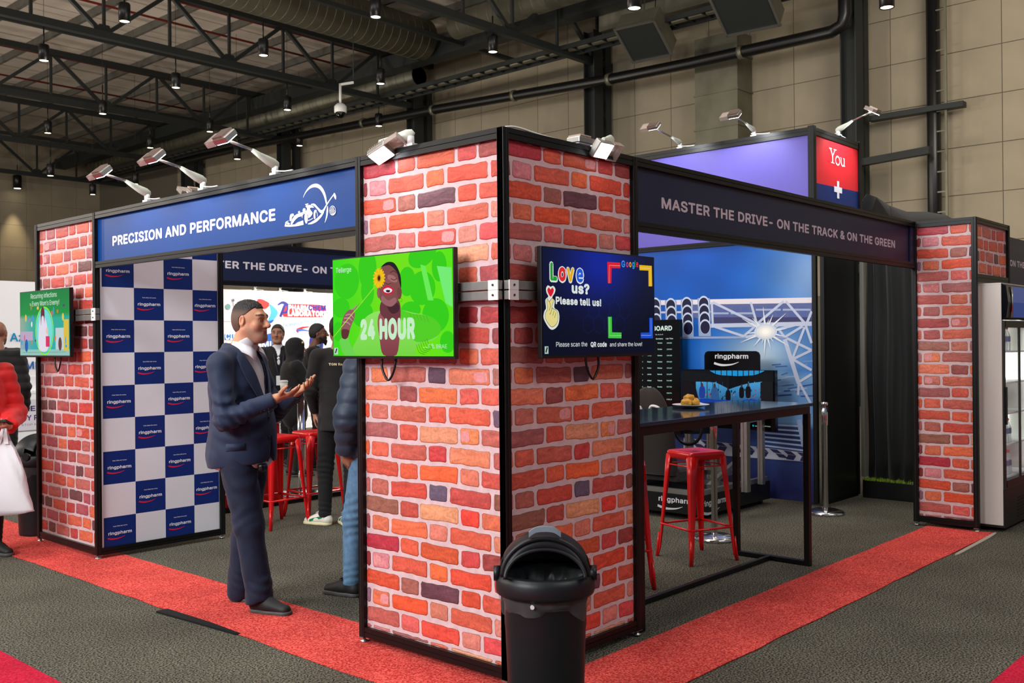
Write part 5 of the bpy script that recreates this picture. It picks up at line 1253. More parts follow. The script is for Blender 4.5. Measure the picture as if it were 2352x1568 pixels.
# ------------------------------------------------------------------ arm lamps
def arm_lamp(base, head, along, label, power=14, tip=None, target=None, lit=True, col=(.93, .97, 1)):
    """base on a rail, head in the air, along: direction of the long side of the head"""
    t = thing('arm_lamp', label, 'lamp', base); base, head = Vector(base), Vector(head); v = head-base; al = Vector(along).normalized()
    k0, k1 = Vector((0, 0, .0)), v*.32+Vector((0, 0, .0)); hd = v.copy(); hd.z = 0; hd.normalize()
    b = BM(); b.box(-.018, .018, -.03, .03, 0, .012); b.cyl((0, 0, .01), (0, 0, .05), .018, n=12); b.to('clamp', 'white_plastic', t)
    # teardrop housing
    b = BM(); s_ = v.normalized()*.165; side = s_.cross(Vector((0, 0, 1))).normalized(); nn = side.cross(s_).normalized()
    if nn.z < 0: nn = -nn
    rings = []
    for f, r1, r2, of in ((-.14, .003, .003, .012), (-.06, .022, .015, .011), (.12, .029, .019, .008), (.35, .026, .017, .004), (.7, .017, .013, 0), (1.0, .011, .011, 0), (1.02, .008, .008, 0)):
        c = s_*f+nn*of+Vector((0, 0, .05))
        rings.append([b.b.verts.new(c+side*r2*math.cos(q)+nn*r1*math.sin(q)) for q in [2*PI*k/16 for k in range(16)]])
    for A, B_2 in zip(rings, rings[1:]):
        for k in range(16): b.b.faces.new((A[k], A[(k+1) % 16], B_2[(k+1) % 16], B_2[k])).smooth = True
    b.b.faces.new(rings[0]); b.b.faces.new(rings[-1]); b.to('arm_housing', mat('lamp_grey', (205, 212, 196), .4), t)
    b = BM(); b.cyl(s_+Vector((0, 0, .05)), v, .0085, n=10); b.to('rod', 'alu', t)
    # head: finned box with clear shade at one end
    n_ = Vector((0, 0, 1)); q = al.cross(n_).normalized(); tg = (Vector(target)-head).normalized() if target else Vector((0, 0, -1))
    z_ = -tg; x_ = al; y_ = z_.cross(x_).normalized(); x_ = y_.cross(z_).normalized(); M_ = Matrix((x_, y_, z_)).transposed().to_4x4(); M_.translation = v
    b = BM(); b.box(-.03, .085, -.045, .045, -.012, .022, M_); b.to('head', 'alu', t, bevel=.005)
    b = BM()
    for k in range(9): b.box(-.025+k*.0115, -.021+k*.0115, -.042, .042, .022, .034, M_)
    b.to('cooling_fins', mat('fins', (170, 150, 140), .35, metal=.6), t)['kind'] = 'stuff'
    b = BM(); b.box(-.115, -.03, -.046, -.043, -.015, .02, M_); b.box(-.115, -.03, .043, .046, -.015, .02, M_); b.box(-.115, -.112, -.043, .043, -.015, .02, M_); b.box(-.112, -.03, -.043, .043, .016, .02, M_); b.to('glass_shade', mat('shade_glass', (190, 175, 165), .1, alpha=.5, spec=.8), t)
    b = BM(); b.box(-.025, .078, -.038, .038, -.016, -.012, M_); b.to('light_panel', 'lamp_glow' if lit else 'white_plastic', t)
    b = BM(); b.tube(spl([(0, 0, .03), (.0, .03, .03), tuple(al*.08+Vector((0, 0, .012))), tuple(al*.17+Vector((0, 0, .008)))], 4), .004, 6); b.to('lamp_cable', 'white_plastic', t)
    if lit:
        l = spot('arm_lamp_light', head+tg*.03, head+tg, power, 110, .6, col, .04)
        l.parent = t; l.location = v+tg*.03
    return t
def armpt(px, py, ax, val): return P(px, py, ax, val)
for px, py, hx, hy, l in ((632, 404, 512, 318, 'arm lamp highest over the blue fascia, nearest the corner pillar'), (466, 437, 352, 362, 'arm lamp in the middle over the blue fascia'), (338, 461, 232, 397, 'arm lamp lowest over the blue fascia, furthest left')):
    bs = P(px, py, 0, 0); bs.z = FH; hd = P(hx, hy, 1, bs.y)
    arm_lamp(bs, hd, (0, -1, 0), l, 7, target=(0.05, bs.y, 2.25))
hd = P(1497, 291, 0, 4.95); arm_lamp((XP, hd.y-.0, 3.53), hd, (0, -1, 0), 'glowing arm lamp over the purple wall, just right of the corner pillar', 18, target=(XP+.05, hd.y, 3.1))
bs = P(1732, 309, 0, XP); hd = P(1686, 258, 1, bs.y); hd = P(1697, 262, 0, 5.05); hd.y = bs.y; arm_lamp((XP, bs.y, 3.53), hd, (0, -1, 0), 'arm lamp over the middle of the purple wall', 20, target=(XP+.02, bs.y, 3.15))
bs = P(1925, 303, 1, YP); hd = P(2006, 255, 0, bs.x); arm_lamp((bs.x, YP, 3.53), hd, (1, 0, 0), 'arm lamp over the red and blue You panel', 34, target=(bs.x, YP+.02, 3.1))
hd = P(885, 347, 0, -.06); arm_lamp((.0, hd.y-.12, FH), hd, (0, 1, 0), 'dazzling lamp on the top edge of the corner pillar, left face', 9, target=(-.30, hd.y-.25, 2.0))
hd = P(1390, 345, 1, -.05); arm_lamp((hd.x+.12, .0, FH), hd, (-1, 0, 0), 'dazzling little lamp on the top edge of the corner pillar, right face', 3, target=(hd.x+.02, -.4, 2.2))
hd = P(1338, 328, 1, .35); arm_lamp((hd.x+.06, 1.0, FH), hd, (-1, 0, 0), 'unlit lamp head peeping over the right face of the corner pillar', 0, lit=False)
hd = P(440, 441, 1, 4.6); arm_lamp((hd.x, 5.0, FH-.01), hd, (1, 0, 0), 'yellow ended lamp head peeping over the blue fascia', 12, target=(hd.x, 5, 2.2), col=(1, .85, .5))
# ------------------------------------------------------------------ white stand in the background
t = thing('white_stand', 'bright white exhibition stand in the background with printed medicine adverts', 'stand')
mat('stand_white', (238, 240, 242), .6)
box('back_wall', 'stand_white', t, 1.9, 12.2, 12.0, 12.05, 0, 2.5); box('side_wall', 'stand_white', t, 12.15, 12.2, 8.5, 12.0, 0, 2.5)
fn = frameP((0, 12.0, 0), (1, 0, 0), (0, 0, 1)); ink = Ink(fn, step=.0004)
def W0(px, py): p = P(px, py, 1, 12.0); return (p.x, p.z)
D = lambda x, y: W0(500+x/4.356, 640+y/4.356)
ink.poly([D(60, 110), D(340, 110), D(340, 900), D(60, 900)], (236, 232, 236))
ink.poly([D(200, 110), D(340, 110), D(340, 400), D(200, 400)], (240, 224, 232))
ink.blob([D(395, 215), (D(440, 205)), D(520, 250), D(480, 300), D(420, 290)], (230, 50, 50)); ink.blob([D(515, 250), D(600, 330), D(560, 410), D(500, 430), D(530, 340)], (80, 180, 232)); ink.blob([D(500, 430), D(560, 410), D(540, 440), D(505, 445)], (30, 90, 190))
RDc, BLc = (226, 40, 48), (36, 44, 140)
ink.blob([D(640, 320), D(665, 262), D(750, 252), D(1020, 262), D(1075, 285), D(1083, 330), D(1060, 378), D(980, 385), D(700, 382), D(655, 370)], RDc, 6)
ink.curve([D(600, 262), D(650, 238), D(700, 270), D(690, 330), D(640, 340)], [.02, .05, .06, .05, .02], BLc); ink.line([D(672, 260), D(625, 380)], .05, BLc)
a = D(705, 312); ink.text('PHARMA', a[0], a[1], .125, (250, 250, 252), width=.55, bold=.05); a = D(905, 312); ink.text('CHEM', a[0], a[1], .125, BLc, width=.40, bold=.05); a = D(700, 368); ink.text('LABORATORIES', a[0], a[1], .125, (250, 250, 252), width=1.02, bold=.06)
a = D(650, 485); ink.text('Excellence Through Quality !', a[0], a[1], .10, (110, 160, 200), width=1.12, slant=.35, rot=.13)
ink.curve([D(915, 478), D(840, 492), D(790, 515)], [.01, .04, .06], RDc); ink.curve([D(790, 515), D(850, 512), D(915, 522)], [.06, .03, .01], (60, 110, 200)); ink.curve([D(790, 512), D(805, 540)], [.05, .01], (150, 60, 120))
ink.poly([D(68, 555), D(170, 555), D(170, 610), D(68, 610)], (40, 130, 210)); a = D(72, 606); ink.text('CIPLA', a[0], a[1], .15, (245, 248, 250), width=.40, bold=.04)
ink.blob([D(440, 600), D(480, 560), D(540, 550), D(560, 620), D(530, 690), D(450, 690)], (50, 100, 180)); a = D(440, 680); ink.text('Ming', a[0], a[1], .13, (240, 245, 250), width=.42, bold=.03)
ink.ell(*D(985, 650), .16, .24, (40, 50, 150)); ink.ell(*D(985, 650), .09, .14, (230, 235, 245))
ink.blob([D(790, 680), D(850, 680), D(870, 760), D(850, 850), D(800, 840), D(790, 760)], (238, 120, 90)); ink.curve([D(820, 660), D(800, 740), D(830, 830), D(880, 860)], .05, (220, 60, 60)); ink.curve([D(780, 760), D(830, 720), D(800, 830)], .03, (80, 70, 150))
a = D(100, 280); ink.ell(a[0], a[1], .05, .05, (120, 170, 165)); ink.line([(a[0]-.1, a[1]-.25), (a[0]+.5, a[1]-.25)], .006, (190, 190, 195)); ink.curve([D(150, 215), D(170, 300), D(200, 230), D(205, 290)], .015, (190, 180, 190)); ink.ell(*D(152, 215), .025, .025, (110, 110, 120))
# left part with lettering
for x, y, st, c, h, w2 in ((22, 783, 'Azithral', (30, 140, 190), .16, .62), (58, 847, 'MEDICINE', (50, 100, 170), .15, .8), (60, 880, 'ATRIAL', (60, 100, 160), .14, .6), (57, 905, 'N UNIT', (226, 90, 70), .13, .55), (55, 932, 'CLASS', (226, 120, 110), .11, .5)):
    a = W0(x, y); ink.text(st, a[0], a[1], h, c, width=w2, bold=.02)
ink.to('printed_graphics', 'print_col', t)
for px, py, l in ((588, 660, 'left lamp on top of the white background stand'), (645, 660, 'middle lamp on top of the white background stand'), (702, 660, 'right lamp on top of the white background stand')):
    bs = P(px, py, 1, 12.0); arm_lamp((bs.x, 12.025, 2.503), (bs.x-.1, 11.55, 2.68), (1, 0, 0), l, 4, target=(bs.x, 12, 2.0))
def side_table(x, y, w_, d_, h, label, mtop='stand_white', rz=0):
    t = thing('display_table', label, 'table', (x, y, 0), rz)
    box('tabletop', mtop, t, -w_/2, w_/2, -d_/2, d_/2, h-.03, h, .004); box('shelf', mtop, t, -w_/2+.03, w_/2-.03, -d_/2+.03, d_/2-.03, h*.45, h*.45+.02)
    for sx in (-1, 1):
        for sy in (-1, 1): box('leg', 'stand_white', t, sx*(w_/2-.03)-.02, sx*(w_/2-.03)+.02, sy*(d_/2-.03)-.02, sy*(d_/2-.03)+.02, 0, h-.03)
    return t
side_table(6.35, 10.2, .9, .5, .85, 'white display table behind the chrome table leg')
side_table(2.15, 10.6, .9, .5, .95, 'white display table behind the bin at the far left')
b = BM(); b.box(2.0, 2.35, 10.45, 10.7, .955, 1.15); tag(b.to('leaflet_box', 'stand_white'), 'white leaflet box on the white display table at the far left', 'box')
ink = Ink(frameP((1.72, 10.33, 0), (1, 0, 0), (0, 0, 1))); ink.rect(0, .45, .86, .85, (225, 222, 230)); ink.text('TREAT', .15, .70, .09, (70, 50, 110), width=.4, bold=.03); ink.text('ANCY RATE', .08, .58, .09, (90, 60, 120), width=.5, bold=.03); ink.text('STOP NOW', .2, .51, .035, (150, 80, 120), width=.3)
ps = ink.to('poster', 'print_col', None); tag(ps, 'small printed poster hanging before the white display table at the far left', 'poster')
# bar table with coffee cup beyond the stand
t = thing('bar_table', 'square bar table on a chrome leg behind the hands of the man in the suit', 'table', (P(655, 900, 2, 1.05).x, P(655, 900, 2, 1.05).y, 0), math.atan2(_r.y, _r.x))
box('tabletop', mat('top_grey', (150, 154, 158), .3), t, -.34, .38, -.22, .22, 1.02, 1.05, .004)
b = BM(); b.cyl((.16, 0, .02), (.16, 0, 1.02), .035, n=20); b.to('leg', 'chrome', t)
b = BM(); b.lathe([(0, 0), (.26, 0), (.27, .01), (.25, .018), (.05, .03), (0, .03)], (.16, 0, 0), n=36); b.to('base', 'chrome', t)
cp = P(652, 900, 2, 1.05)
t = thing('coffee_cup', 'pale takeaway coffee cup with lid on the far bar table', 'cup', (P(652, 899, 2, 1.05).x, P(652, 899, 2, 1.05).y, 1.05))
b = BM(); b.lathe([(0, 0), (.030, 0), (.041, .10), (0, .10)], n=20); b.to('cup_body', mat('cup', (232, 230, 215), .5), t)
b = BM(); b.lathe([(.043, .098), (.0445, .105), (.040, .113), (.036, .118), (0, .116)], n=20); b.to('lid', 'white_plastic', t)
t = thing('drinks_cooler', 'low red drinks cooler just right of the chequered panel', 'cooler', (1.95, 5.35, 0))
box('cabinet', mat('cooler_red', (176, 8, 18), .3), t, -.32, .32, -.3, .3, .02, .78, .01); box('lid', 'alu', t, -.33, .33, -.31, .31, .78, .80)
ink = Ink(frameP((-.32, -.3, 0), (1, 0, 0), (0, 0, 1))); ink.text('oc', .0, .16, .14, (230, 190, 190), width=.2, bold=.02); ink.to('lettering', 'print_col', t)
# ------------------------------------------------------------------ people: bodies and clothes grown as smooth solids
class SDF:
    def __init__(s, lo, hi, h=.01, zf=None, hf=.0035):
        """zf: list of (z0,z1) bands meshed with the fine step hf in z"""
        s.x = np.arange(lo[0], hi[0]+h, h, dtype=np.float32); s.y = np.arange(lo[1], hi[1]+h, h, dtype=np.float32)
        zs = []; z = lo[2]
        while z < hi[2]:
            zs.append(z); z += hf if (zf and any(a <= z < b for a, b in zf)) else (h if not zf else .010)
        s.z = np.array(zs, np.float32); s.d = np.full((len(s.x), len(s.y), len(s.z)), .2, np.float32)
    def win(s, lo, hi):
        sl = []
        for a, l, h_ in ((s.x, lo[0], hi[0]), (s.y, lo[1], hi[1]), (s.z, lo[2], hi[2])):
            i0 = max(0, int(np.searchsorted(a, l))-1); i1 = min(len(a), int(np.searchsorted(a, h_))+1)
            if i1-i0 < 1: return None, None
            sl.append(slice(i0, i1))
        return tuple(sl), (s.x[sl[0]][:, None, None], s.y[sl[1]][None, :, None], s.z[sl[2]][None, None, :])
    def put(s, lo, hi, fn, k, sub=False):
        m = k+.03; sl, g = s.win([a-m for a in lo], [a+m for a in hi])
        if sl is None: return
        n = fn(*g).astype(np.float32); a = s.d[sl]
        if sub:
            n = -n
            if k > 0: hh = np.maximum(k-np.abs(a-n), 0)/k; s.d[sl] = np.maximum(a, n)+hh*hh*k/4
            else: s.d[sl] = np.maximum(a, n)
        else:
            if k > 0: hh = np.maximum(k-np.abs(a-n), 0)/k; s.d[sl] = np.minimum(a, n)-hh*hh*k/4
            else: s.d[sl] = np.minimum(a, n)
    def cap(s, a, b, ra, rb=None, k=.02, flat=None, sub=False):
        """tapered capsule; flat=(nx,ny,nz,f): squashed by f along that direction"""
        rb = ra if rb is None else rb; a = np.array(a, float); b = np.array(b, float); ab = b-a; L2 = max(ab@ab, 1e-9); R_ = max(ra, rb)
        def fn(X, Y, Z):
            px, py, pz = X-a[0], Y-a[1], Z-a[2]; t = np.clip((px*ab[0]+py*ab[1]+pz*ab[2])/L2, 0, 1)
            qx, qy, qz = px-t*ab[0], py-t*ab[1], pz-t*ab[2]
            if flat is not None:
                n = np.array(flat[:3], float); n /= np.linalg.norm(n); f = flat[3]; dn = (qx*n[0]+qy*n[1]+qz*n[2])*(f-1); qx, qy, qz = qx+n[0]*dn, qy+n[1]*dn, qz+n[2]*dn
            return np.sqrt(qx*qx+qy*qy+qz*qz)-(ra+(rb-ra)*t)
        s.put(np.minimum(a, b)-R_, np.maximum(a, b)+R_, fn, k, sub)
    def chain(s, pts, rad, k=.02, **kw):
        for i in range(len(pts)-1): s.cap(pts[i], pts[i+1], rad[i], rad[i+1], k, **kw)
    def ell(s, c, r, k=.02, rot=None, sub=False):
        c = np.array(c, float); r = np.array(r, float); Rm = np.array(rot.to_matrix()) if rot is not None else np.eye(3); R_ = r.max(); mr = r.min()
        def fn(X, Y, Z):
            px, py, pz = X-c[0], Y-c[1], Z-c[2]
            q = [(px*Rm[0, i]+py*Rm[1, i]+pz*Rm[2, i]) for i in range(3)]
            k0 = np.sqrt(sum((q[i]/r[i])**2 for i in range(3))); k1 = np.sqrt(sum((q[i]/r[i]**2)**2 for i in range(3)))
            return k0*(k0-1)/np.maximum(k1, 1e-6)
        s.put(c-R_, c+R_, fn, k, sub)
    def cut(s, n, o, k=.0):      # remove the side the normal points to
        n = np.array(n, float); n /= np.linalg.norm(n); o = np.array(o, float); X, Y, Z = s.x[:, None, None], s.y[None, :, None], s.z[None, None, :]
        v = ((X-o[0])*n[0]+(Y-o[1])*n[1]+(Z-o[2])*n[2]).astype(np.float32)
        if k: hh = np.maximum(k-np.abs(s.d-v), 0)/k; s.d = np.maximum(s.d, v)+hh*hh*k/4
        else: s.d = np.maximum(s.d, v)
    def field(s, fn):
        s.d = (s.d+fn(s.x[:, None, None], s.y[None, :, None], s.z[None, None, :])).astype(np.float32)
    def mesh(s):
        d = s.d; ins = d < 0; nx, ny, nz = d.shape; c = np.zeros((nx-1, ny-1, nz-1), np.int8)
        for i in (0, 1):
            for j in (0, 1):
                for k in (0, 1): c += ins[i:nx-1+i, j:ny-1+j, k:nz-1+k]
        act = (c > 0) & (c < 8); idx = np.argwhere(act); ID = np.full(act.shape, -1, np.int32); ID[act] = np.arange(len(idx))
        P_ = np.zeros((len(idx), 3)); W_ = np.zeros(len(idx)); ii, jj, kk = idx.T; ax = (s.x, s.y, s.z)
        corners = [(i, j, k) for i in (0, 1) for j in (0, 1) for k in (0, 1)]
        for a in corners:
            for e in range(3):
                if a[e] == 1: continue
                b_ = list(a); b_[e] = 1
                d0 = d[ii+a[0], jj+a[1], kk+a[2]]; d1 = d[ii+b_[0], jj+b_[1], kk+b_[2]]; m = (d0 < 0) != (d1 < 0)
                t = np.where(m, d0/np.where(m, d0-d1, 1), 0)
                p0 = np.stack([ax[q][idx[:, q]+a[q]] for q in range(3)], 1); p1 = np.stack([ax[q][idx[:, q]+b_[q]] for q in range(3)], 1)
                P_ += np.where(m[:, None], p0+(p1-p0)*t[:, None], 0); W_ += m
        P_ /= np.maximum(W_, 1)[:, None]
        Fs = []
        for e in range(3):
            o1, o2 = [(1, 2), (2, 0), (0, 1)][e]
            sh = [slice(1, n_-1) for n_ in d.shape]; sh[e] = slice(0, d.shape[e]-1); sh2 = list(sh); sh2[e] = slice(1, d.shape[e])
            A = ins[tuple(sh)]; B_ = ins[tuple(sh2)]; ch = np.argwhere(A != B_)
            if not len(ch): continue
            off = np.array([1, 1, 1]); off[e] = 0; ch = ch+off; fl = ins[tuple(ch.T)]
            def g(a, b_): q = ch.copy(); q[:, o1] -= a; q[:, o2] -= b_; return ID[tuple(q.T)]
            quad = np.stack([g(1, 1), g(0, 1), g(0, 0), g(1, 0)], 1); quad[~fl] = quad[~fl][:, ::-1]; Fs.append(quad)
        F_ = np.concatenate(Fs); F_ = F_[(F_ >= 0).all(1)]
        return P_, F_
def smesh(name, sd, material, parent, colfn=None, smooth=1, keep=None):
    V, F_ = sd.mesh() if isinstance(sd, SDF) else sd
    for _ in range(smooth):     # light umbrella smoothing
        acc = np.zeros_like(V); n = np.zeros(len(V))
        for a in range(4):
            b_ = (a+1) % 4
            np.add.at(acc, F_[:, a], V[F_[:, b_]]); np.add.at(n, F_[:, a], 1); np.add.at(acc, F_[:, b_], V[F_[:, a]]); np.add.at(n, F_[:, b_], 1)
        V = V*.5+acc/np.maximum(n, 1)[:, None]*.5
    me = bpy.data.meshes.new(name); me.vertices.add(len(V)); me.vertices.foreach_set('co', V.astype(np.float32).ravel())
    me.loops.add(F_.size); me.loops.foreach_set('vertex_index', F_.ravel().astype(np.int32)); me.polygons.add(len(F_))
    me.polygons.foreach_set('loop_start', np.arange(0, F_.size, 4, dtype=np.int32)); me.polygons.foreach_set('use_smooth', np.ones(len(F_), bool)); me.update(calc_edges=True)
    if colfn is not None:
        at = me.color_attributes.new('Col', 'FLOAT_COLOR', 'POINT'); C_ = np.ones((len(V), 4), np.float32); C_[:, :3] = colfn(V); at.data.foreach_set('color', C_.ravel())
    me.materials.append(MATS[material] if isinstance(material, str) else material); o = bpy.data.objects.new(name, me); COL.objects.link(o); o.parent = parent; return o
def L3(c): return np.array(lin(c)[:3])
def nz(X, Y, Z, f, s_=0.):
    return np.sin(X*f+s_+1.7*np.sin(Y*f*.7+s_))*np.sin(Y*f*1.1+2*s_+np.sin(Z*f*.8))*np.sin(Z*f*.9+s_*3+1.3*np.sin(X*f*.6))
mat('skin', (200, 150, 120), .5, attr='Col', noise=.06, nscale=60, spec=.35)
MATS['skin'].node_tree.nodes['Principled BSDF'].inputs['Subsurface Weight'].default_value = .12
MATS['skin'].node_tree.nodes['Principled BSDF'].inputs['Subsurface Radius'].default_value = (.02, .008, .004)
mat('hair', (20, 18, 18), .6, attr='Col', noise=.4, nscale=300, bump=1, bscale=260)
mat('eye', (225, 220, 215), .1, attr='Col')

def head_sdf(s, c, yaw=0., pitch=0., sc=1., k=.012, beard=0):
    """adds a head with its features; c centre of the head. returns transform fn"""
    Rm = Euler((pitch, 0, yaw)).to_matrix(); q0 = Euler((pitch, 0, yaw)).to_quaternion(); C_ = Vector(c)
    T = lambda x, y, z: tuple(C_+Rm@(Vector((x, y, z))*sc))
    E = lambda p, r, kk=k, rot=None, sub=False: s.ell(T(*p), [v*sc for v in r], kk, (q0@rot if rot else q0), sub)
    E((0, -.012, .036), (.074, .096, .084)); E((0, .022, -.012), (.064, .074, .088), .03)
    E((0, .040, -.055), (.052, .052, .056), .03); s.cap(T(-.012, .080, -.098), T(.012, .080, -.098), .022*sc, k=.03)     # jaw, chin
    for q in (-1, 1):
        s.cap(T(q*.056, .0, -.045), T(q*.030, .062, -.092), .022*sc, .020*sc, .03)      # jaw line
        E((q*.040, .064, -.022), (.026, .022, .026), .02)                          # cheek
    s.cap(T(-.036, .080, .034), T(.036, .080, .034), .015*sc, k=.02)                    # brow
    for q in (-1, 1): E((q*.031, .097, .012), (.019, .013, .012), .010, None, True)       # sockets
    s.cap(T(0, .088, .028), T(0, .116, -.018), .009*sc, .0145*sc, .014); E((0, .117, -.023), (.0145, .014, .012), .008)
    for q in (-1, 1): E((q*.0135, .100, -.027), (.009, .012, .008), .006)
    for q in (-1, 1): s.cap(T(q*.006, .110, -.035), T(q*.007, .104, -.028), .0035*sc, k=.003, sub=True)
    s.cap(T(-.017, .091, -.053), T(0, .099, -.050), .0065*sc, .008*sc, .008); s.cap(T(.017, .091, -.053), T(0, .099, -.050), .0065*sc, .008*sc, .008)
    s.cap(T(-.015, .090, -.064), T(.015, .090, -.064), .0085*sc, k=.009); s.cap(T(0, .095, -.064), T(0, .096, -.064), .0085*sc, k=.009)
    s.cap(T(-.024, .092, -.0575), T(.024, .092, -.0575), .0028*sc, k=.003, sub=True); s.cap(T(0, .106, -.0572), T(0, .108, -.0572), .003*sc, k=.003, sub=True)
    for q in (-1, 1):
        E((q*.031, .0790, .0115), (.0145, .0135, .0135), .003)                            # lids over the ball
        s.cap(T(q*.019, .0875, .0108), T(q*.043, .0845, .0108), .0042*sc, k=.003, sub=True)
    for q in (-1, 1):      # ears
        r_ = Euler((-.12, 0, q*-.35)).to_quaternion(); E((q*.077, -.012, .004), (.0085, .021, .033), .008, r_); E((q*.083, -.008, .008), (.005, .0115, .02), .004, r_, True); E((q*.0815, -.004, .0), (.004, .004, .01), .004, r_)
    return T
def person_body(P_, fine=None, h=.009, hf=.004):
    """P_: pose dictionary -> skin solid (head, neck, trunk, arms, hands with five fingers, legs) and helper data"""
    pts = np.array([P_[k] for k in P_ if isinstance(P_[k], tuple) and len(P_[k]) == 3]); lo, hi = pts.min(0)-.17, pts.max(0)+.19; lo[2] = max(lo[2], -.01)
    s = SDF(lo, hi, h, fine, hf); return s
def hand(s, w, d, up, side, curl=(.25, .3, .3, .35), thumb=.6, sc=1., k=.006, spread=.12, spec=None):
    """w wrist point, d pointing direction, up = back-of-hand normal, side +1: thumb towards d x up"""
    w = np.array(w, float); d = np.array(d, float); d /= np.linalg.norm(d); up = np.array(up, float); up -= d*(up@d); up /= np.linalg.norm(up); sd = np.cross(d, up)*side
    flat = (up[0], up[1], up[2], 1.75)
    s.cap(w-d*.05, w+d*.012, .030*sc, .028*sc, .012, flat=(up[0], up[1], up[2], 1.25))
    for o in (-.026, -.009, .009, .026): s.cap(w+d*.015*sc+sd*o*.6*sc, w+d*.082*sc+sd*o*sc, .0165*sc, .0125*sc, .012, flat=(up[0], up[1], up[2], 1.2))
    s.cap(w+d*.02*sc+sd*.020*sc-up*.006, w+d*.055*sc+sd*.030*sc-up*.010*sc, .017*sc, .013*sc, .01)
    tips = []
    for i, (o, L, r) in enumerate(((.029, .070, .0088), (.010, .079, .0090), (-.010, .073, .0086), (-.028, .057, .0078))):
        p = w+d*(.080-.006*abs(i-1.2))*sc+sd*o*sc; ang = 0; dd = d+sd*spread*(1.4-i)*.55; dd /= np.linalg.norm(dd)
        for f, (fr, rr) in enumerate(((.45, 1.), (.30, .93), (.25, .84))):
            ang += curl[i]*(1 if f else .8); v = dd*math.cos(ang)-up*math.sin(ang); q = p+v*L*fr*sc; s.cap(p, q, r*rr*sc, r*(rr-.07)*sc, .0025 if f else k); p = q
        tips.append(p)
    p = w+d*.028*sc+sd*.026*sc-up*.006*sc; v = d*.62+sd*.75-up*thumb*.5; v /= np.linalg.norm(v)
    for fr, rr in ((.042, .0125), (.030, .0108), (.025, .0095)):
        q = p+v*fr*sc; s.cap(p, q, rr*sc, rr*.92*sc, .006); p = q; v = v+d*.30-up*thumb*.12; v /= np.linalg.norm(v)
    return tips
def torso_skin(s, J, w=.155, dp=1.35, stout=0.):
    s.cap(J['neck'], J['headb'], .060, .056, .02)
    s.cap(J['chest'], J['neck'], .075, .058, .05)
    s.cap(J['pelvis'], J['chest'], w*.88, w*.98, .05, flat=(0, 1, 0, dp))
    for q in 'LR':
        s.cap(J['chest'], J['sh'+q], .085, .058, .04); s.chain([J['sh'+q], J['el'+q], J['wr'+q]], [.055, .042, .028], .02)
        s.chain([J['hip'+q], J['kn'+q], J['an'+q]], [.088, .056, .040], .03); s.cap(J['an'+q], J['to'+q], .036, .030, .02)
def eyes(T, parent, sc=1., look=(0, 0), col=(60, 36, 24), blank=False):
    for q in (-1, 1):
        b = BM(); c = Vector(T(q*.031, .0775, .0112)); 
        fwd = (Vector(T(q*.031, 1.0, .0112))-c).normalized(); sd_ = (Vector(T(1.0, .0785, .0112))-Vector(T(0, .0785, .0112))).normalized()
        fwd = (fwd+sd_*look[0]+Vector((0, 0, look[1]))).normalized()
        vs = b.sphere(c, .0128*sc, u=20, v=14); cl = b.b.loops.layers.float_color.new('Col')
        for f in b.b.faces:
            for l in f.loops:
                a = (l.vert.co-c).normalized().dot(fwd); l[cl] = lin((14, 10, 10)) if a > .975 else (lin(col) if a > .86 else lin((176, 164, 156)))
        b.to('eye', 'eye', parent)
def skin_col(base, T, lips=(165, 92, 84), brow=(40, 28, 22), stub=None, hairc=None):
    b_, lp, bw = L3(base), L3(lips), L3(brow); st = L3(stub) if stub else None
    O = np.array(T(0, 0, 0)); ex = (np.array(T(1, 0, 0))-O); sc = np.linalg.norm(ex); ex /= sc; ey = np.array(T(0, 1, 0))-O; ey /= sc; ez = np.array(T(0, 0, 1))-O; ez /= sc
    def f(V):
        q = (V-O)/sc; x, y, z = q@ex, q@ey, q@ez; C_ = np.tile(b_, (len(V), 1)); hd = (np.abs(x) < .11) & (np.abs(y) < .14) & (np.abs(z) < .14)
        def mixc(m, c): C_[:] = C_*(1-m[:, None])+c*m[:, None]
        red = np.exp(-((np.abs(x)-.042)**2/.02**2+(z+.02)**2/.022**2))*(y > .03)*hd; mixc(red*.25, L3((205, 110, 90)))
        if st is not None: m = np.clip((-.030-z)/.02, 0, 1)*np.clip((y+.0)/.03, 0, 1)*hd*(z > -.13); mixc(m*.55, st)
        m = np.exp(-(((z+.0575)/.0085)**2)**2-((x/.0235)**2)**3)*(y > .082)*hd; mixc(np.clip(m*1.1, 0, .9), lp)
        bz = .036+.006*(1-((np.abs(x)-.032)/.024)**2); m = (np.abs(z-bz) < .0052)*(np.abs(np.abs(x)-.033) < .022)*(y > .05)*hd; mixc(m*.9, bw)
        m = np.exp(-((z-.012)/.012)**2-((np.abs(x)-.031)/.02)**2)*(y > .06)*hd; mixc(m*.35, b_*.45)
        return C_
    return f
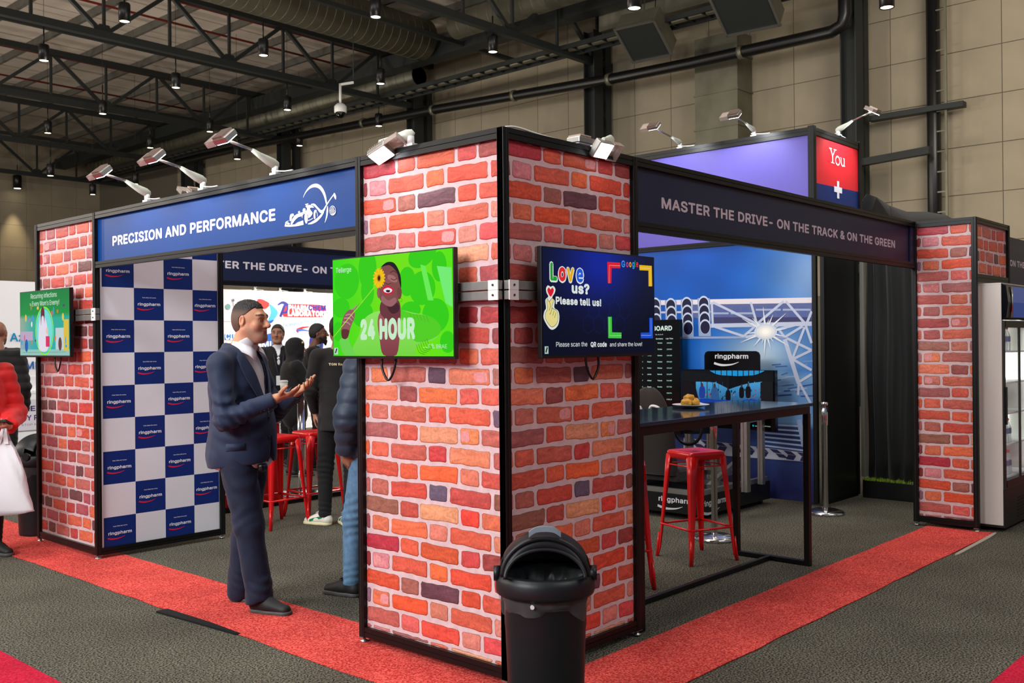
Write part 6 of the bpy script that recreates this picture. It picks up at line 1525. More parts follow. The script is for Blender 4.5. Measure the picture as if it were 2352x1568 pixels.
def hair_solid(s, T, c, yaw, pitch, sc, th=.006, front=.05, spike=0., back=-.05, side=.035, cover=None):
    q0 = Euler((pitch, 0, yaw)).to_quaternion()
    s.ell(T(0, -.014, .038), [(.074+th)*sc, (.096+th)*sc, (.086+th)*sc], .01, q0); s.ell(T(0, -.03, .0), [(.070+th)*sc, (.078+th)*sc, (.080+th)*sc], .02, q0)
    O = np.array(T(0, 0, 0)); ex = np.array(T(1, 0, 0))-O; ey = np.array(T(0, 1, 0))-O; ez = np.array(T(0, 0, 1))-O; ex, ey, ez = [v/(np.linalg.norm(v)**2) for v in (ex, ey, ez)]
    def cutf(X, Y, Z):
        x = (X-O[0])*ex[0]+(Y-O[1])*ex[1]+(Z-O[2])*ex[2]; y = (X-O[0])*ey[0]+(Y-O[1])*ey[1]+(Z-O[2])*ey[2]; z = (X-O[0])*ez[0]+(Y-O[1])*ez[1]+(Z-O[2])*ez[2]
        # hairline: high in front, sideburn before the ear, low at the nape
        line = np.where(y > .055, .078+(y-.055)*.25, np.where(y > .012, side+(y-.012)*1.0, np.where(y > -.03, side-.0-(.012-y)*.55+np.where(np.abs(y+.008) < .022, .0, 0), back+(.0))))
        line = line+.0*x
        v = line-z
        hi = front and 0
        spk = -spike*np.clip((z-.06)/.05, 0, 1)*(.5+np.sin(x*560+2*np.sin(y*230))*np.sin(y*610+2.2*np.sin(x*270)+z*150)) if spike else 0
        return v*.9, spk
    X, Y, Z = s.x[:, None, None], s.y[None, :, None], s.z[None, None, :]; v, spk = cutf(X, Y, Z)
    s.d = (s.d+spk).astype(np.float32); s.d = np.maximum(s.d, v.astype(np.float32))
def shoe(parent, an, to, mtop, msole, name='shoe', sc=1., laces=None, extra=None):
    an, to = Vector(an), Vector(to); d = (to-an); d.z = 0; d.normalize(); h = an.copy(); h.z = 0; sd_ = Vector((d.y, -d.x, 0))
    heel = h-d*.055*sc; toe = h+d*.205*sc
    lo = np.minimum(heel, toe)-.07; hi = np.maximum(heel, toe)+.07; hi[2] = .16; lo[2] = -.012
    s = SDF(lo, hi, .006)
    c = lambda f, z, o=0: tuple(heel+(toe-heel)*f+sd_*o+Vector((0, 0, z)))
    s.cap(c(.12, .045), c(.45, .045), .040*sc, .040*sc, .02); s.cap(c(.45, .045), c(.86, .030), .041*sc, .036*sc, .03, flat=(0, 0, 1, 1.15)); s.cap(c(.13, .05), c(.20, .105), .036*sc, .036*sc, .03); s.cap(c(.3, .08), c(.62, .045), .032*sc, .028*sc, .03)
    s.cut((0, 0, -1), (0, 0, .018)); s.cut((0, 0, 1), (0, 0, .118))
    t = bpy.data.objects.new(name, None); COL.objects.link(t); t.parent = parent
    smesh('upper', s, mtop, t)
    s = SDF(lo, hi, .005); s.cap(c(.14, .016), c(.45, .016), .044*sc, .040*sc, .02); s.cap(c(.45, .016), c(.86, .016), .042*sc, .043*sc, .03); s.cut((0, 0, 1), (0, 0, .026), .006); s.cut((0, 0, -1), (0, 0, .001))
    smesh('sole', s, msole, t)
    if laces:
        b = BM()
        for k in range(4):
            f = .42+k*.075; zt = .107-k*.012; b.tube([c(f-.02, zt-.012, .026), c(f+.01, zt+.002, 0), c(f+.03, zt-.012, -.026)], .0028, 6); b.tube([c(f-.02, zt-.012, -.026), c(f+.01, zt+.003, 0), c(f+.03, zt-.012, .026)], .0028, 6)
        b.tube(spl([c(.40, .112, 0), c(.34, .122, .03), c(.40, .112, .045), c(.42, .108, .0)], 4), .0025, 6); b.tube(spl([c(.40, .112, 0), c(.36, .12, -.03), c(.44, .108, -.045), c(.42, .108, .0)], 4), .0025, 6)
        b.to('laces', laces, t)['kind'] = 'stuff'
    return t
def folds(amp, f, s_=0, band=None, ax=2):
    """cloth folds as a small change of the solid; band=(centre, width) of the height they gather at"""
    def fn(X, Y, Z):
        v = amp*(nz(X, Y, Z, f, s_)+.5*nz(X, Y, Z, f*1.9, s_+2))
        if band is not None: v = v*np.exp(-((Z-band[0])/band[1])**2)
        return v
    return fn
def rings(c, d, amp, wl, rad, ph=0):
    """crinkles across a limb at a joint c, stacked along direction d"""
    c = np.array(c, float); d = np.array(d, float); d /= np.linalg.norm(d)
    def fn(X, Y, Z):
        px, py, pz = X-c[0], Y-c[1], Z-c[2]; t = px*d[0]+py*d[1]+pz*d[2]; r = np.sqrt(px*px+py*py+pz*pz); return amp*np.sin(t*2*PI/wl+ph+2.0*np.sin(px*19+py*13)+1.5*np.sin(pz*17-py*9))*np.exp(-(r/rad)**2)
    return fn
mat('suit_navy', (17, 37, 68), .66, noise=.10, nscale=9, sheen=.12, bump=.35, bscale=700)
mat('suit_navy_dark', (20, 37, 68), .62, sheen=.3)
mat('denim_navy', (7, 24, 52), .75, noise=.3, nscale=16, sheen=.1, bump=.5, bscale=60)
mat('shirt_white', (232, 232, 236), .6, bump=.2, bscale=40)
mat('shoe_black', (20, 20, 20), .6, bump=.4, bscale=300); mat('sole_grey', (74, 72, 70), .55); mat('sole_cream', (226, 214, 170), .6)
mat('cloth_black', (10, 10, 10), .85, noise=.2, nscale=12, sheen=.08, bump=.4, bscale=40)
mat('cloth_charcoal', (24, 22, 22), .88, noise=.15, nscale=8, sheen=.08)
mat('puffer_navy', (44, 58, 76), .55, sheen=.1, bump=.3, bscale=50); mat('puffer_red', (214, 18, 22), .45, sheen=.2, bump=.3, bscale=60)
mat('denim_light', (96, 136, 168), .75, noise=.25, nscale=30, bump=.3, bscale=300)
mat('button', (12, 16, 24), .3)
# ---------------- man in the navy suit jacket
loc = P(565, 1392, 2, 0); RZM = -2.667
man = thing('person', 'man in navy suit jacket and white shirt standing in profile, both palms turned up', 'person', loc, RZM)
J = dict(head=(0, .045, 1.672), headb=(0, .020, 1.60), neck=(0, -.015, 1.50), chest=(0, -.03, 1.34), pelvis=(0, -.01, .93),
         shR=(.185, -.035, 1.435), shL=(-.185, -.03, 1.435), elR=(.262, .03, 1.115), elL=(-.235, .06, 1.125), wrR=(.140, .285, 1.232), wrL=(-.06, .315, 1.262),
         hipR=(.095, .0, .90), hipL=(-.095, -.01, .90), knR=(.105, .085, .50), knL=(-.10, -.05, .50), anR=(.10, .150, .085), anL=(-.10, -.09, .085), toR=(.12, .30, .03), toL=(-.11, .08, .03),
         handR=(.09, .47, 1.34), handL=(.0, .47, 1.36), hh=(0, .16, 1.8))
s = person_body(J, fine=[(1.18, 1.42), (1.50, 1.83)], h=.0036, hf=.0036)
torso_skin(s, J)
T = head_sdf(s, J['head'], 0, -.02, 1.0)
s.ell(T(0, .040, -.088), (.040, .045, .030), .03)      # soft chin and full neck
s.cap(J['neck'], T(0, -.01, -.05), .063, .060, .02)
hand(s, J['wrR'], (-.22, .95, .26), (.15, .1, -1), -1, (.22, .30, .28, .30), thumb=.55, sc=1.02)
hand(s, J['wrL'], (.30, .85, .30), (-.35, .15, -.9), 1, (.30, .38, .42, .45), thumb=.5, sc=1.0)
body = smesh('body', s, 'skin', man, skin_col((206, 150, 118), T, stub=(140, 112, 98)), smooth=1)
eyes(T, man, look=(.30, -.08))
s = SDF((-.12, -.12, 1.54), (.12, .20, 1.83), .0036)
hair_solid(s, T, J['head'], 0, -.02, 1, th=.0045, spike=.006, side=.045, back=-.062)
def hc(V):
    O = np.array(T(0, 0, 0)); z = V[:, 2]-O[2]; m = np.clip((z-.045)/.035, 0, 1)[:, None]; return L3((104, 80, 66))*(1-m)+L3((30, 24, 24))*m
smesh('hair', s, 'hair', man, hc, smooth=0)
# shirt
s = SDF((-.26, -.26, .80), (.26, .26, 1.60), .008)
s.ell((0, -.04, 1.30), (.19, .150, .23), .05); s.ell((0, .0, 1.06), (.18, .17, .24), .05); s.cap((-.12, -.03, 1.44), (.12, -.03, 1.44), .06, k=.04); s.cap((0, -.02, 1.42), (0, .0, 1.53), .078, .074, .03)
s.cut((0, -.35, 1), (0, .0, 1.535)); s.cut((0, 0, -1), (0, 0, .815)); s.ell((0, -.02, .86), (.188, .176, .08), .02); s.cut((0, 0, -1), (0, 0, .812)); s.field(folds(.004, 30, 1))
smesh('shirt', s, 'shirt_white', man)
s = SDF((-.13, -.14, 1.44), (.13, .16, 1.62), .005)     # shirt collar with points
s.cap((0, -.02, 1.49), (0, .012, 1.565), .086, .078, .01); s.cap((0, -.02, 1.44), (0, .02, 1.62), .074, .068, 0, sub=True); s.cut((0, -.55, 1), (0, .0, 1.552)); s.cut((0, .25, -1), (0, 0, 1.485))
s.ell((0, .10, 1.52), (.026, .09, .10), 0, sub=True)
smesh('collar', s, 'shirt_white', man, smooth=1)
for q in (-1, 1):
    b = BM(); r0 = [(q*.070, -.03, 1.560), (q*.068, .03, 1.553), (q*.045, .075, 1.530), (q*.022, .092, 1.505)]; r1 = [(q*.092, -.03, 1.515), (q*.097, .035, 1.500), (q*.090, .088, 1.478), (q*.072, .122, 1.440)]
    A = [b.b.verts.new(v) for v in r0]; m_ = [b.b.verts.new(((x[0]+y[0])/2+q*.006, (x[1]+y[1])/2+.004, (x[2]+y[2])/2+.006)) for x, y in zip(r0, r1)]; B_2 = [b.b.verts.new(v) for v in r1]
    for k in range(3): b.b.faces.new((A[k], A[k+1], m_[k+1], m_[k])); b.b.faces.new((m_[k], m_[k+1], B_2[k+1], B_2[k]))
    o = b.to('collar_leaf', 'shirt_white', man, smooth=True); md = o.modifiers.new('s', 'SOLIDIFY'); md.thickness = .003
# jacket
s = SDF((-.36, -.30, .80), (.36, .40, 1.60), .0065)
s.ell((0, -.035, 1.29), (.205, .163, .24), .05); s.ell((0, -.008, 1.06), (.196, .188, .22), .06); s.ell((0, -.02, .90), (.205, .205, .24), .05)
s.cap((-.10, -.04, 1.46), (.10, -.04, 1.46), .065, k=.04); s.cap((0, -.05, 1.45), (0, -.035, 1.53), .085, .078, .04)
for q, K in ((1, 'R'), (-1, 'L')):
    s.cap((q*.10, -.04, 1.455), (q*.19, -.04, 1.43), .066, .070, .04)
    s.chain([(q*.198, -.038, 1.42), tuple(np.array(J['el'+K])*[1, 1, 1])], [.070, .060], .03); s.cap(J['el'+K], J['wr'+K], .062, .044, .02)
for q, K in ((1, 'R'), (-1, 'L')):
    d = np.array(J['wr'+K])-np.array(J['el'+K]); d /= np.linalg.norm(d); o = np.array(J['wr'+K])-d*.012
    sl, g = s.win(o-.075, o+.10); 
    v = ((g[0]-o[0])*d[0]+(g[1]-o[1])*d[1]+(g[2]-o[2])*d[2]).astype(np.float32); s.d[sl] = np.maximum(s.d[sl], v)
    s.cap(o-d*.03, o+d*.02, .033, .036, 0, sub=True)
s.cap((0, -.02, 1.45), (0, .01, 1.62), .079, .080, 0, sub=True)                  # neck hole
# V opening
X, Y, Z = s.x[:, None, None], s.y[None, :, None], s.z[None, None, :]
V_ = (np.abs(X)-np.clip((Z-1.13)*.26, 0, .085)).astype(np.float32); V_ = np.maximum(V_, -(Y-.02)); V_ = np.maximum(V_, (1.135-Z)); s.d = np.maximum(s.d, -V_)
V_ = np.maximum(np.abs(X-.01)-np.clip((1.02-Z)*.13, 0, .03), -(Y-.05)); V_ = np.maximum(V_, Z-1.0); s.d = np.maximum(s.d, -V_)
s.ell((0, .0, .84), (.178, .178, .12), 0, sub=True)
s.cut((0, .10, -1), (0, 0, .838)); s.cut((0, 0, 1), (0, 0, 1.548))
for q, K in ((1, 'R'), (-1, 'L')):
    el = np.array(J['el'+K]); d = np.array(J['wr'+K])-el
    s.field(rings(el+d*.16, d, .0075, .05, .10)); s.field(rings(el-np.array([0, -.02, -.08]), (0, .1, 1), .0065, .075, .12, 1)); s.field(rings(np.array((q*.19, .06, 1.30)), (q*.9, .5, .6), .003, .11, .13, 2))
s.field(folds(.0035, 17, .4)); s.field(rings((0.12, .06, 1.06), (.3, .2, 1), .004, .09, .16, .5))
jk = smesh('jacket', s, 'suit_navy', man, smooth=2)
from mathutils.bvhtree import BVHTree
def onto(o, pts, dirn=(0, 1, 0), lift=.003):
    tr = BVHTree.FromPolygons([v.co for v in o.data.vertices], [p.vertices for p in o.data.polygons]); out = []
    for p in pts:
        r = tr.find_nearest(Vector(p)); out.append(r[0]+(Vector(p)-r[0]).normalized()*0+r[1].normalized()*lift if r[0] is not None else Vector(p))
    return out
def lapel(q):
    inner = [(q*.030, -.115, 1.545), (q*.078, -.06, 1.545), (q*.094, .02, 1.51), (q*.090, .08, 1.46), (q*.066, .12, 1.38), (q*.036, .148, 1.27), (q*.008, .168, 1.15)]
    outer = [(q*.030, -.13, 1.50), (q*.098, -.08, 1.50), (q*.130, .02, 1.475), (q*.145, .062, 1.40), (q*.128, .10, 1.33), (q*.075, .145, 1.23), (q*.012, .172, 1.14)]
    a, c = onto(jk, inner, lift=.009), onto(jk, outer, lift=.007); b = BM(); m_ = [(x+y)/2+Vector((0, .003, .002)) for x, y in zip(a, c)]
    rows = []
    for x, y, z_ in zip(a, m_, c): rows.append([b.b.verts.new(v) for v in (x, y, z_)])
    for A, B_2 in zip(rows, rows[1:]):
        for k in range(2): b.b.faces.new((A[k], A[k+1], B_2[k+1], B_2[k]))
    o = b.to('lapel', 'suit_navy', man, smooth=True); md = o.modifiers.new('u', 'SUBSURF'); md.levels = md.render_levels = 2; md = o.modifiers.new('s', 'SOLIDIFY'); md.thickness = .006; md.offset = 1
for q in (-1, 1): lapel(q)
for p in ((.022, .18, 1.115), (.03, .19, 1.0)):
    b = BM(); c = onto(jk, [p], lift=.002)[0]; b.sphere(c, .010, (1, .5, 1), 14, 8); b.to('button', 'button', man)
for K, q in (('R', 1), ('L', -1)):
    w_, e_ = np.array(J['wr'+K]), np.array(J['el'+K]); d = (w_-e_)/np.linalg.norm(w_-e_)
    for k in range(3):
        b = BM(); c = onto(jk, [tuple(w_-d*(.03+.022*k)+np.array((q*.03, 0, -.04)))], lift=.001)[0]; b.sphere(c, .006, (1, 1, 1), 10, 6); b.to('button', 'button', man)
_tr = BVHTree.FromPolygons([v.co for v in jk.data.vertices], [p.vertices for p in jk.data.polygons])
def rx(y, z): r = _tr.ray_cast(Vector((.6, y, z)), Vector((-1, 0, 0))); return (r[0].x+.003, y, z)
pk_ = [rx(.0, .975), rx(.05, .977), rx(.10, .98)], [rx(.0, .935), rx(.05, .937), rx(.10, .94)]
pk = onto(jk, [(.26, .08, .985), (.25, .14, .98), (.22, .19, .985)], lift=.004); pk2 = onto(jk, [(.26, .08, .935), (.25, .14, .93), (.22, .19, .935)], lift=.004)
b = BM(); A = [b.b.verts.new(v) for v in pk_[0]]; B_2 = [b.b.verts.new(v) for v in pk_[1]]
for k in range(2): b.b.faces.new((A[k], A[k+1], B_2[k+1], B_2[k]))
o = b.to('pocket_flap', 'suit_navy', man, smooth=True); md = o.modifiers.new('s', 'SOLIDIFY'); md.thickness = .004; md.offset = 1
# trousers
s = SDF((-.25, -.28, .0), (.25, .36, 1.0), .008)
s.ell((0, -.01, .90), (.175, .155, .13), .04)
for q, K in ((1, 'R'), (-1, 'L')):
    hp, kn, an = J['hip'+K], J['kn'+K], J['an'+K]; s.chain([hp, kn, (an[0], an[1]-.005, .10)], [.108, .084, .072], .03); s.cap((an[0], an[1]-.005, .16), (an[0], an[1]-.01, .06), .070, .074, .02)
s.cut((0, 0, 1), (0, 0, .96)); s.cut((0, .25, -1), (0, -.0, .028))
for K in 'RL':
    kn, an = np.array(J['kn'+K]), np.array(J['an'+K]); s.field(rings(kn+(0, -.06, .02), (.2, -.7, 1), .0045, .085, .11)); s.field(rings(an+(0, .02, .06), (.2, .6, 1), .007, .055, .075, 1)); s.field(rings(kn+(0, 0, .24), (.5, .8, 1), .0045, .12, .14, 2))
s.field(folds(.003, 20, 2)); smesh('trousers', s, 'denim_navy', man, smooth=2)
s = SDF((-.21, -.2, .89), (.21, .2, .97), .006); s.ell((0, -.01, .93), (.18, .16, .10), 0); s.cut((0, 0, 1), (0, 0, .95)); s.cut((0, 0, -1), (0, 0, .915)); smesh('belt', s, 'black_plastic', man)
b = BM(); b.box(.03, .10, .135, .172, .805, .85); b.to('phone_pouch', 'black_plastic', man, bevel=.012)
shoe(man, J['anR'], J['toR'], 'shoe_black', 'sole_grey', laces='black_plastic'); shoe(man, J['anL'], J['toL'], 'shoe_black', 'sole_grey', laces='black_plastic')

# ---------------- the other people
def person(label, loc, rz, H=1.76, skin=(170, 120, 95), hair=(24, 20, 20), top='cloth_black', legs='cloth_black', J2=None, hem=.86, h=.011, beard=None, tops=None, shoes=('shoe_black', 'sole_grey'), hairkw=None,
           puff=0., hood=False, under=None, stand=.0, headyaw=0., headpitch=0., loose=.0, hands=True, shoe_laces=None, hpole=None):
    k = H/1.76; t = thing('person', label, 'person', loc, rz)
    J = dict(head=(0, .03, 1.64), headb=(0, .008, 1.56), neck=(0, -.02, 1.47), chest=(0, -.025, 1.32), pelvis=(0, -.01, .93), shR=(.175, -.03, 1.415), shL=(-.175, -.03, 1.415),
             elR=(.235, -.05, 1.12), elL=(-.235, -.05, 1.12), wrR=(.22, .06, .89), wrL=(-.22, .06, .89), hipR=(.09, 0, .90), hipL=(-.09, 0, .90), knR=(.10, .03, .49), knL=(-.10, .03, .49), anR=(.11, -.02, .085), anL=(-.11, -.02, .085), toR=(.13, .15, .03), toL=(-.13, .15, .03),
             hR=(0, .2, -1), hL=(0, .2, -1))
    if J2: J.update(J2)
    dR, dL = J.pop('hR'), J.pop('hL'); nR, nL = J.pop('nR', (1, 0, 0)), J.pop('nL', (-1, 0, 0)); cR, cL = J.pop('cR', (.2, .25, .3, .3)), J.pop('cL', (.2, .25, .3, .3))
    J = {a: tuple(v*k for v in b_) for a, b_ in J.items()}
    hz = [(J['head'][2]-.15, J['head'][2]+.16)]
    for K, d in (('R', dR), ('L', dL)): hz.append((min(J['wr'+K][2], J['wr'+K][2]+d[2]*.2)-.06, max(J['wr'+K][2], J['wr'+K][2]+d[2]*.2)+.06))
    s = person_body(dict(J, ex=(0, .15, J['head'][2]+.02), e1=tuple(np.array(J['wrR'])+np.array(dR)*.1), e2=tuple(np.array(J['wrL'])+np.array(dL)*.1)), fine=hz, h=.0055, hf=.0055); torso_skin(s, J)
    T = head_sdf(s, J['head'], headyaw, headpitch, .97*k)
    if hands:
        hand(s, J['wrR'], dR, nR, 1 if True else -1, cR, sc=.98*k); hand(s, J['wrL'], dL, nL, -1, cL, sc=.98*k)
    smesh('body', s, 'skin', t, skin_col(skin, T, lips=tuple(v*.75 for v in skin), brow=hair, stub=beard), smooth=1)
    eyes(T, t, .97*k)
    hc_ = J['head']; s = SDF(np.array(hc_)-.17, np.array(hc_)+.17, .006)
    if not hood:
        if hair is not None and hairkw != 'bald': hair_solid(s, T, hc_, headyaw, headpitch, .97*k, **(hairkw or dict(th=.010, side=.03))); smesh('hair', s, 'hair', t, lambda V: np.tile(L3(hair), (len(V), 1)), smooth=1)
    if beard and beard[0] < 60:
        s = SDF(np.array(hc_)-.17, np.array(hc_)+.17, .005); s.ell(T(0, .045, -.075), (.055, .052, .045), .02); s.cap(T(-.055, .02, -.05), T(-.03, .07, -.085), .024, k=.02); s.cap(T(.055, .02, -.05), T(.03, .07, -.085), .024, k=.02); s.cap(T(0, .085, -.095), T(0, .085, -.135), .026, .014, .02)
        s.ell(T(0, .095, -.058), (.028, .03, .013), .006, sub=True); s.cut(tuple(np.array(T(0, 0, 1))-np.array(T(0, 0, 0))), T(0, 0, -.040)); smesh('beard', s, 'hair', t, lambda V: np.tile(L3(hair), (len(V), 1)))
    # top
    lo = np.min([J[a] for a in ('wrR', 'wrL', 'elR', 'elL', 'shR', 'shL', 'pelvis')], 0)-.16; hi = np.max([J[a] for a in ('wrR', 'wrL', 'elR', 'elL', 'shR', 'shL', 'neck', 'chest')], 0)+.17; lo[2] = hem*k-.03
    s = SDF(lo, hi, h*.8); pf = puff
    s.cap(J['chest'], (0, J['pelvis'][1], max(hem+.02, .80)*k), .170*k+pf+loose, .175*k+pf+loose*1.4, .05, flat=(0, 1, 0, 1.22)); s.cap((-.09*k, -.03*k, 1.42*k), (.09*k, -.03*k, 1.42*k), .075+pf*.5, k=.04); s.cap((0, -.03*k, 1.40*k), (0, -.018*k, 1.48*k), .088+pf*.4, .075+pf*.2, .04)
    for K in 'RL':
        sh, el, wr = [np.array(J[a+K]) for a in ('sh', 'el', 'wr')]; s.chain([sh, el, wr], [.075+pf, .056+pf, .040+pf*.8], .03)
    for K in 'RL':
        wr = np.array(J['wr'+K]); d = wr-np.array(J['el'+K]); d /= np.linalg.norm(d); o = wr-d*.005; sl, g = s.win(o-.08-pf, o+.12+pf)
        if sl is not None: v = ((g[0]-o[0])*d[0]+(g[1]-o[1])*d[1]+(g[2]-o[2])*d[2]).astype(np.float32); s.d[sl] = np.maximum(s.d[sl], v)
    if under: s.cap((0, .03, 1.48*k), (0, .17, 1.16*k), .035, .006, 0, sub=True)
    s.cap((0, -.02*k, 1.44*k), (0, .0, 1.60*k), .070, .072, 0, sub=True); s.cut((0, 0, -1), (0, 0, hem*k)); s.cut((0, -.3, 1), (0, 0, 1.50*k))
    if pf:
        def quilt(X, Y, Z): return -.011*(np.abs(np.sin(Z*PI/.085+.25*np.sin(X*9+Y*7)))-.5)+.003*nz(X, Y, Z, 45, 2)
        s.field(quilt)
    else:
        s.field(folds(.004, 18, loc[0])); 
        for K in 'RL': s.field(rings(J['el'+K], (0, .3, 1), .006, .06, .10))
    smesh('jacket', s, top, t, smooth=2)
    if under:
        s = SDF((-.2, -.2, .9*k), (.2, .2, 1.55*k), .009); s.cap(J['chest'], J['pelvis'], .155, .15, .04, flat=(0, 1, 0, 1.15)); s.cap((0, -.02, 1.40*k), (0, -.0, 1.50*k), .070, .068, .04); s.cut((0, -.3, 1), (0, 0, 1.50*k)); smesh('shirt', s, under, t)
    # legs
    lo = np.min([J[a] for a in ('anR', 'anL', 'knR', 'knL', 'hipR', 'hipL')], 0)-.14; hi = np.max([J[a] for a in ('anR', 'anL', 'knR', 'knL', 'hipR', 'hipL')], 0)+.14; lo[2] = .03
    s = SDF(lo, hi, h*.85); s.ell((0, -.01, .91*k), (.165, .135, .12), .04)
    for K in 'RL': s.chain([J['hip'+K], J['kn'+K], J['an'+K]], [.096+loose*.3, .068, .054], .03); s.field(rings(J['kn'+K], (0, .3, 1), .006, .05, .14)); s.field(rings(np.array(J['an'+K])+(0, 0, .05), (0, .3, 1), .006, .045, .08))
    s.cut((0, 0, 1), (0, 0, .99*k)); s.cut((0, 0, -1), (0, 0, .07)); smesh('trousers', s, legs, t, smooth=2)
    for K in 'RL': shoe(t, J['an'+K], J['to'+K], shoes[0], shoes[1], laces=shoe_laces)
    return t, J, T, k
def face(v):   # heading vector -> rz
    return math.atan2(-v[0], v[1])
RT, AW = np.array((_r.x, _r.y)), np.array((_d.x, _d.y))
def gp(px, depth): v = CAM+(_d+_r*((px-1176)/F_PX))*depth; return Vector((v.x, v.y, 0))
# person in black jacket, seen from behind, head hidden by the green screen
t, J, T, k = person('person in black jacket, black trousers and white green trainers, head behind the green screen', gp(779, 8.35), face(-.25*RT+.95*AW), 1.78, skin=(180, 130, 105), top='cloth_charcoal', loose=.0, hem=.80, h=.010,
    J2=dict(elR=(.24, .03, 1.13), wrR=(.16, .25, 1.08), elL=(-.245, -.02, 1.14), wrL=(-.20, .14, .95), anL=(-.13, .02, .085), toL=(-.26, .12, .03), knL=(-.12, .05, .49), anR=(.06, -.10, .085), toR=(.02, .06, .03)), shoes=('trainer_white', 'sole_cream') if mat('trainer_white', (226, 222, 206), .5) else None, shoe_laces='shirt_white')
ink = Ink(frameP((0, 0, 0), (1, 0, 0), (0, 0, 1))); ink.text('TGN Racing Sim', -.10, 1.36, .026, (226, 214, 170), width=.24, bold=.03)
lt = ink.to('back_lettering', 'print_col', t); jb = [c for c in t.children if c.name.startswith('jacket')][0]
tr = BVHTree.FromPolygons([v.co for v in jb.data.vertices], [p.vertices for p in jb.data.polygons])
for v in lt.data.vertices:
    r = tr.ray_cast(Vector((v.co.x, -.5, v.co.z)), Vector((0, 1, 0))); v.co.y = (r[0].y if r[0] else -.2)-.004
for K in 'RL':     # green side stripe on the trainers
    an, to = Vector(J['an'+K]), Vector(J['to'+K]); d = to-an; d.z = 0; d.normalize(); sd_ = Vector((d.y, -d.x, 0)); h0 = Vector((an.x, an.y, 0))
    for q in (-1, 1):
        b = BM(); rows = []
        for f, z0, z1 in ((-.01, .066, .078), (.04, .052, .074), (.09, .040, .062), (.13, .03, .046)): rows.append([b.b.verts.new(h0+d*f+sd_*q*(.0435 if f > 0 else .040)+Vector((0, 0, z))) for z in (z0, z1)])
        for A, B_2 in zip(rows, rows[1:]): b.b.faces.new((A[0], B_2[0], B_2[1], A[1]))
        o = b.to('side_stripe', mat('stripe_green', (10, 120, 70), .5), t); md = o.modifiers.new('s', 'SOLIDIFY'); md.thickness = .004; md.offset = 0
# person in grey blue puffer jacket behind the corner pillar
person('person in grey puffer jacket and light jeans, mostly behind the corner pillar', gp(862, 6.0), face(-.85*RT+.5*AW), 1.74, top='puffer_navy', legs='denim_light', puff=.030, hem=.86, h=.010,
    J2=dict(elL=(-.285, -.02, 1.12), wrL=(-.20, .07, .90), elR=(.27, .0, 1.12), wrR=(.2, .1, .92), hL=(.35, .35, -.85), anL=(-.10, .12, .085), toL=(-.11, .28, .03), knL=(-.10, .10, .49)), shoe_laces='black_plastic')
# dark haired man with lanyard
t, J, T, k = person('dark haired man in open dark jacket with a white badge on a lanyard', gp(637, 12.4), face(.35*RT-.93*AW), 1.79, skin=(150, 104, 82), top='cloth_black', under='shirt_white', h=.012, hem=.82, J2=dict(elR=(.25, -.03, 1.12), wrR=(.17, .2, 1.02), head=(0, .04, 1.64)), headyaw=-.3)
b = BM(); b.tube(spl([(-.06, .06, 1.44), (-.05, .15, 1.34), (0, .175, 1.15), (.05, .15, 1.34), (.06, .06, 1.44)], 5), .006, 6); b.to('lanyard', mat('lanyard', (30, 36, 60), .6), t); b = BM(); b.box(-.04, .04, .178, .184, 1.03, 1.15); b.to('badge', 'shirt_white', t)
# woman in black headscarf
t, J, T, k = person('woman in black headscarf and black coat reaching towards the table', gp(676, 11.5), face(.85*RT+.5*AW), 1.60, skin=(196, 150, 128), top='cloth_black', h=.012, hem=.55, loose=.02, hood=True, J2=dict(elR=(.22, .12, 1.16), wrR=(.16, .36, 1.12), hR=(0, .98, -.1), nR=(0, 0, 1), elL=(-.22, .1, 1.15), wrL=(-.14, .34, 1.1), hL=(0, .98, -.1), nL=(0, 0, 1)))
hc_ = J['head']; s = SDF(np.array(hc_)-(.22, .24, .36), np.array(hc_)+(.22, .2, .19), .008)
s.ell(T(0, -.02, .03), (.095, .118, .108), .03); s.ell(T(0, -.02, -.05), (.088, .10, .10), .05); s.cap(T(0, -.02, -.10), tuple(np.array(J['chest'])+(0, .0, .03)), .10, .155, .05, flat=(0, 1, 0, 1.2)); s.ell(T(0, .115, -.005), (.052, .07, .078), .015, sub=True); s.field(folds(.005, 24, 1))
smesh('headscarf', s, 'cloth_black', t, smooth=1)
b = BM(); b.sphere(T(.085, .055, .075), .016, (1, 1, 1), 12, 8); b.to('brooch', mat('brooch', (214, 190, 120), .3, metal=.6), t)
# bearded man with glasses
t, J, T, k = person('bearded man with glasses in a black blazer, turned to the right', gp(726, 12.1), face(.96*RT+.1*AW), 1.79, skin=(104, 68, 50), hair=(14, 12, 12), beard=(18, 14, 14), top='cloth_black', under='shirt_blue' if mat('shirt_blue', (120, 150, 190), .6) else None, h=.012, hem=.84, J2=dict(elR=(.25, -.0, 1.12), wrR=(.18, .2, .98)))
b = BM()
for q in (-1, 1): b.tube([T(q*.034+.022*math.cos(a), .105, .012+.018*math.sin(a)) for a in [2*PI*i/16 for i in range(16)]], .0018, 6, closed=True); b.tube([T(q*.056, .10, .014), T(q*.078, .0, .012)], .0018, 6)
b.tube([T(-.012, .106, .014), T(.012, .106, .014)], .0018, 6); b.to('glasses', 'alu', t)['kind'] = 'stuff'
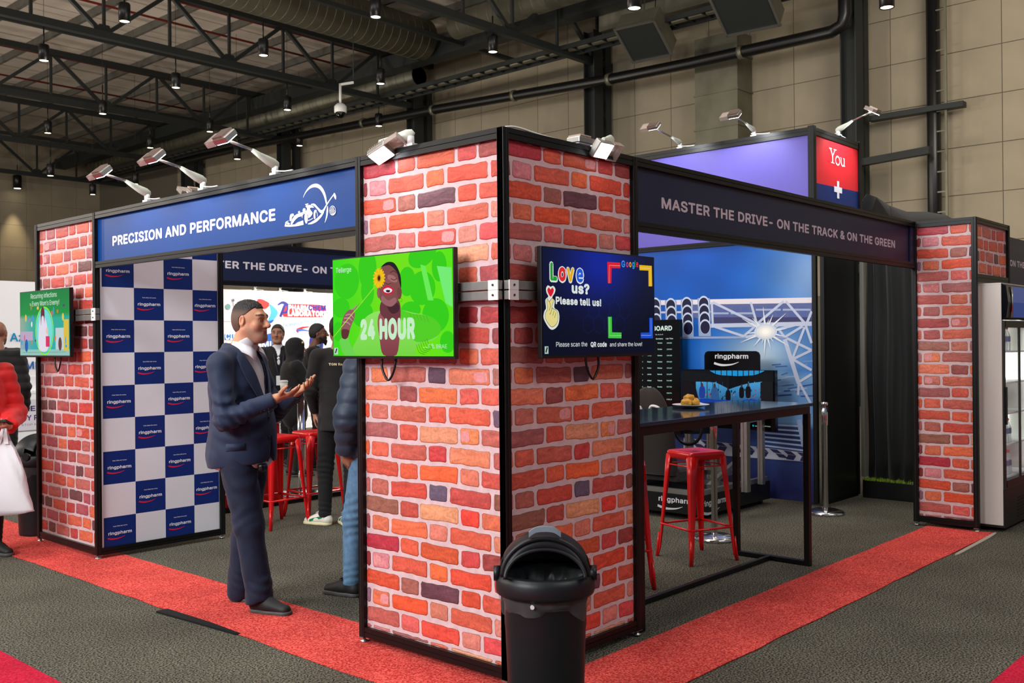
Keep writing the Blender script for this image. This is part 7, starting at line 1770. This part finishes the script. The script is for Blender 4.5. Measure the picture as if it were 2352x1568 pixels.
# left edge: man in black puffer, person in red puffer with white tote bag
person('bald man in black quilted jacket seen from behind at the left edge', gp(-6, 9.8), face(-.2*RT+.97*AW), 1.80, skin=(146, 100, 78), hairkw='bald', top='cloth_black', puff=.022, h=.012, hem=.84)
t, J, T, k = person('person in bright red quilted jacket holding a phone at the left edge', gp(-48, 7.2), face(.75*RT-.55*AW), 1.66, skin=(206, 158, 132), top='puffer_red', legs='cloth_black', puff=.028, h=.010, hem=.50,
    J2=dict(elL=(-.27, .0, 1.10), wrL=(-.10, .24, 1.02), hL=(.72, .55, .1), nL=(-.1, .2, -1), cL=(.5, .6, .6, .6), elR=(.27, -.0, 1.10), wrR=(.14, .26, .98), hR=(-.6, .6, .1), nR=(.1, .2, -1), cR=(.5, .6, .6, .6)))
wl = Vector(J['wrL'])
M_ = Matrix.Translation(t.location) @ Matrix.Rotation(t.rotation_euler.z, 4, 'Z')
c0 = wl+Vector((.06, .07, .035)); b = BM(); b.box(-.035, .035, -.075, .075, -.004, .004); o = b.to('mobile_phone', 'black_plastic', None, bevel=.003); o.location = M_ @ c0; o.rotation_euler = (.3, .1, t.rotation_euler.z-.8); tag(o, 'mobile phone held by the person in the red jacket', 'phone')
# white tote bag
hp = P(8, 965, 2, .98); hp = M_ @ (wl+Vector((.05, .03, -.01)))
t2 = thing('tote_bag', 'large white cloth tote bag hanging from the hand of the person in red', 'bag', (hp.x, hp.y, 0)); t2.rotation_euler.z = math.atan2(_r.y, _r.x)
tagb = mat('tote_white', (226, 228, 230), .7, bump=.4, bscale=18)
b = BM(); n = 12; prev = None
for i in range(13):
    z = .32+i*.045; f = i/12; hw = .235*(1-f)**.75+.075*f+.01; dpt = .05*math.sin(PI*min(1, f*.9+.12))+.008; cur = []
    for j in range(28):
        a = 2*PI*j/28; cur.append(b.b.verts.new((-.03+hw*math.copysign(abs(math.cos(a))**.6, math.cos(a))+.006*math.sin(j*1.9+i), dpt*math.sin(a)+.008*math.sin(j*1.3+i*.8), z+(.03*math.cos(a) if i == 0 else 0))))
    if prev:
        for j in range(28): b.b.faces.new((prev[j], prev[(j+1) % 28], cur[(j+1) % 28], cur[j]))
    else: b.b.faces.new(cur)
    prev = cur
b.to('bag_body', 'tote_white', t2, smooth=True)
zt = .32+12*.045; hz_ = hp.z
for o_ in (-.02, .02):
    b = BM(); b.prism([(-.045, zt-.02), (-.01, zt-.02), (.02, hz_), (-.01, hz_+.004)], lambda u, v, q: (u, q+o_*(1-(v-zt)/(hz_-zt+.01)), v), -.0015, .0015); b.prism([(.015, zt-.02), (.05, zt-.02), (.022, hz_), (-.004, hz_)], lambda u, v, q: (u, q+o_*(1-(v-zt)/(hz_-zt+.01)), v), -.0015, .0015); b.to('handle', 'tote_white', t2)
